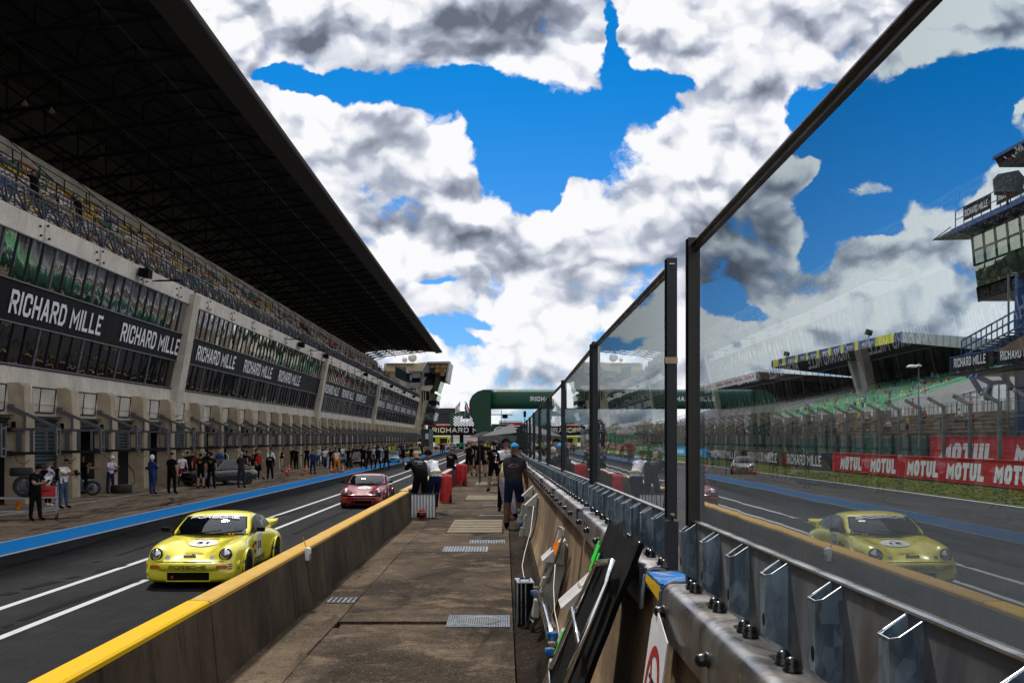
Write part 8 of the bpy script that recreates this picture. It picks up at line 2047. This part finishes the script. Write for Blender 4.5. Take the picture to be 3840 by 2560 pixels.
person('person in black t-shirt sitting on the low wall', (-2.30,42.4,WZ+.60), 165,'sit',1.76,'black','navy','skin_tan','black',1,False,'short','hair_brown',1.05,True,None,GWK,backprint('letter_white',.22))
person('person with black waistcoat, pale sleeves, black shorts and cap on the far walkway', gnd(1758,1783,WZ), 185,'tablet',1.70,'beige','black','skin_tan','black',2,True,'cap','cloth_black',1.0,True,'black',GWK)
person('person in black with wide stance and bare legs in mid walkway', gnd(1803,1786,WZ), 180,'wide',1.85,'black','black','skin','black',1,True,'short','hair_dark',1.1,True,None,GWK)
person('person in black right of the wide standing man', gnd(1828,1778,WZ), 150,'stand',1.75,'black','black','skin_tan','black',1,True,'short','hair_brown',1.0,False,None,GWK)
person('person with yellow cap among the far walkway group', gnd(1776,1765,WZ), 160,'slouch',1.78,'black','black','skin','black',1,False,'cap','cloth_yellow',1.05,False,None,GWK)
person('person in black t-shirt under the arch, turned sideways', gnd(1790,1762,WZ), 120,'slouch',1.76,'black','black','skin','black',1,False,'short','hair_dark',1.05,False,None,GWK)
person('short person left of the yellow capped one on the walkway', gnd(1768,1757,WZ), 170,'stand',1.7,'maroon','khaki','skin_tan','black',1,False,'short','hair_brown',1.0,False,None,GWK)
person('person in black t-shirt and shorts standing close to the grey canopy', gnd(1853,1843,WZ), 190,'hips',1.80,'black','black','skin','black',1,True,'short','hair_dark',1.12,True,None,GWK,backprint('letter_white',.18))
def suit_marks(t, J, k):
    for q, c in enumerate(('white','cloth_pink','white','cloth_pink')):
        p = J['shR'].lerp(J['elR'], .25+q*.3) if q < 3 else J['elR'].lerp(J['wrR'],.3); m = MB(); m.sphere((0,0,0), .042*k, c, 8, (.5,1,.8)); o = m.build('sleeve_badge', t, True); o.location = p+V((-.045*k,-.02,0))
    m = MB(); m.tube([J['neck0']+V((-.05,-.06,-.01)),J['neck0']+V((0,-.10,-.03)),J['neck0']+V((.05,-.06,-.01))], .014, 'cloth_red', 6); m.bar(J['chest']+V((0,-.125*k,.10)),J['waist']+V((0,-.115*k,0)),.012,.008,'black'); m.build('collar_trim', t)
    m = MB(); m.bar(J['chest']+V((.05,-.128*k,.08)),J['chest']+V((.11,-.118*k,.08)),.01,.02,'cloth_suitblue'); m.bar(J['chest']+V((-.10,-.118*k,.04)),J['chest']+V((-.05,-.128*k,.04)),.01,.02,'cloth_grey'); m.build('chest_badge', t)
person('tall bearded person in white racing suit with sunglasses facing the camera', (.03,26.6,WZ), 8,'crossed',1.90,'black','black','skin_tan','black',2,False,'curly','hair_dark',1.02,True,'white',GWK,suit_marks,True,'hair_dark')
person('grey haired person in beige shirt and white trousers leaning on the barrier', (.02,24.2,WZ), 150,'leanw',1.80,'beige','lilac','skin','black',1,False,'curly','hair_grey',1.05,True,None,GWK)
def tee_print(t, J, k):
    c = J['chest']; p = c+V((0,.122*k,.04)); m = MB(); pts = [p+V((x,0,z)) for x,z in ((-.11,-.01),(-.09,.03),(-.03,.025),(.02,.035),(.06,.01),(.12,-.02),(.0,-.03),(-.11,-.01))]; m.tube(pts, .0035, 'cloth_pink', 4); m.build('car_print', t)
person('person in bright blue cap, charcoal t-shirt and dark shorts leaning on the barrier', (.19,21.4,WZ), 168,'elbow',1.80,'charcoal','navy','skin_dark','black',1,True,'cap','cloth_sky',1.28,True,None,GWK,tee_print)
person('dark haired person in grey top beside the glass, behind the blue cap', (.30,29.0,WZ), 60,'slouch',1.70,'grey','black','skin','black',2,False,'long','hair_dark',1.0,True,None,GWK)
person('person in white shirt between the canopy and the glass', (.25,34.5,WZ), 120,'slouch',1.72,'white','jeans','skin','black',2,False,'curly','hair_grey',1.0,False,None,GWK)
person('person in dark navy jacket by the canopy pole near the glass', (.30,37.0,WZ), 200,'stand',1.74,'navy','black','skin','black',2,False,'short','hair_dark',1.0,False,None,GWK)
rnd = random.Random(5)
for i in range(15):
    d = 60+i*4.2+rnd.uniform(-1,1); x = rnd.uniform(-1.9,.0); j = rnd.choice(bag)
    (po,tp_,bt,hc,sh_), pr = protos[j]; o = copy_tree(pr, (x,d,WZ), rnd.uniform(0,6.28), ordn(i)+' figure of the far walkway queue by distance, in '+CN[tp_]+' top'); o['group'] = 'far walkway queue'; o.scale = (1,1,1)
# spectators on the terraces and stands across the track
sp_protos = []
for j, (po, tp_, bt, hc, sh_) in enumerate((('stand','white','jeans','hair_dark',False),('stand','pink','khaki','hair_brown',True),('sit','white','navy','hair_grey',False),('sit','red','black','hair_dark',False),('stand','sky','black','hair_dark',False),('sit','black','jeans','hair_brown',False),('stand','yellow','black','hair_blond',True),('hips','black','black','hair_dark',False),('sit','teal','khaki','hair_blond',True))):
    sp_protos.append(((po,tp_,bt,hc,sh_), person('x',(0,0,0),0,po,1.72,tp_,bt,'skin_tan','black',1,sh_,'short',hc,1.05)))
CN.update(dict(pink='pink',sky='sky blue',yellow='yellow',teal='teal'))
rnd = random.Random(31); sl = []
for i in range(46):
    step = rnd.randrange(8); y = 62+rnd.random()**.8*100; j = rnd.randrange(9); x = 30+step*1.5+.9; z = 2.32+step*.36; sl.append((x,y,z,j,'brown terraces'))
for i in range(64):
    a = rnd.random()**1.2; y = 114+rnd.random()*50; r_i = int(a*15); x = 43.5+18.5*(r_i+.5)/16; z = 5.6+5.6*r_i/16; j = rnd.choice((2,3,5,8,2,5,4)); sl.append((x-.15,y,z,j,'green seats'))
for i in range(26):
    y = 178+rnd.random()*60; r_i = int(rnd.random()*12); x = 44.5+17.5*(r_i+.5)/16; z = 5.6+5.6*r_i/16; sl.append((x-.15,y,z,rnd.choice((2,3,5,8)),'lilac seats'))
sl.sort(key=lambda q: q[0]/q[1]); cnt = {}; used = set()
for (x,y,z,j,where) in sl:
    (po,tp_,bt,hc,sh_), pr = sp_protos[j]; key = (tp_,po == 'sit',where); q = cnt.get(key,0); cnt[key] = q+1
    zz2 = z+(.42 if (po == 'sit' and where != 'brown terraces') else (.02 if po == 'sit' else 0))
    if po == 'sit' and where == 'brown terraces': x -= .75
    lb = ordn(q)+' from the left of the '+('sitting' if po == 'sit' else 'standing')+' '+CN[tp_]+' topped spectators on the '+where
    if j not in used: o = pr; used.add(j); o.location = (x,y,zz2); o.rotation_euler.z = R(-90)+rnd.uniform(-.6,.6)
    else: o = copy_tree(pr, (x,y,zz2), R(-90)+rnd.uniform(-.6,.6))
    o['label'] = lb; o['group'] = 'spectators across the track'
# people high on the left stand
pp_ = [(P(300,760,47),'black','person in black with cap standing on the upper tier steps, arm on the rail','arm_up'),(P(487,905,52),'black','person in black leaning on the upper tier rail','slouch')]
for (v, c_, lb, po) in pp_:
    r_i = 4; person(lb, (X0-r_i*RD-.3, v.y, Z0+r_i*RH), 250, po, 1.76, c_, 'black', 'skin_tan', 'black', 1, False, 'cap', 'cloth_black', 1.1, False, None, 'spectators on the left grandstand')
rnd = random.Random(12); L2 = []
for i in range(44):
    y = 66+rnd.random()**.7*130; r_i = rnd.randrange(0,8); L2.append((X0-r_i*RD-.35,y,Z0+r_i*RH+.40,rnd.choice((2,3,5,8,5,3))))
L2.sort(key=lambda q: q[1]); cnt = {}
for (x,y,z,j) in L2:
    (po,tp_,bt,hc,sh_), pr = sp_protos[j]; q = cnt.get(tp_,0); cnt[tp_] = q+1
    o = copy_tree(pr, (x,y,z), R(90)+rnd.uniform(-.5,.5), ordn(q)+' '+CN[tp_]+' topped spectator on the left grandstand, counted from the left'); o['group'] = 'spectators on the left grandstand'
person('person in orange overalls on the tower lower deck', (32.6,LP(3822,0).y+1.5,z_b), 300,'stand',1.78,'orange','orange','skin_tan','black',2,False,'short','hair_dark',1.1,False,None,'people on the tower')

for o in [o for o in bpy.data.objects if o.get('label') == 'x']:
    for c in list(o.children_recursive): bpy.data.objects.remove(c)
    bpy.data.objects.remove(o)
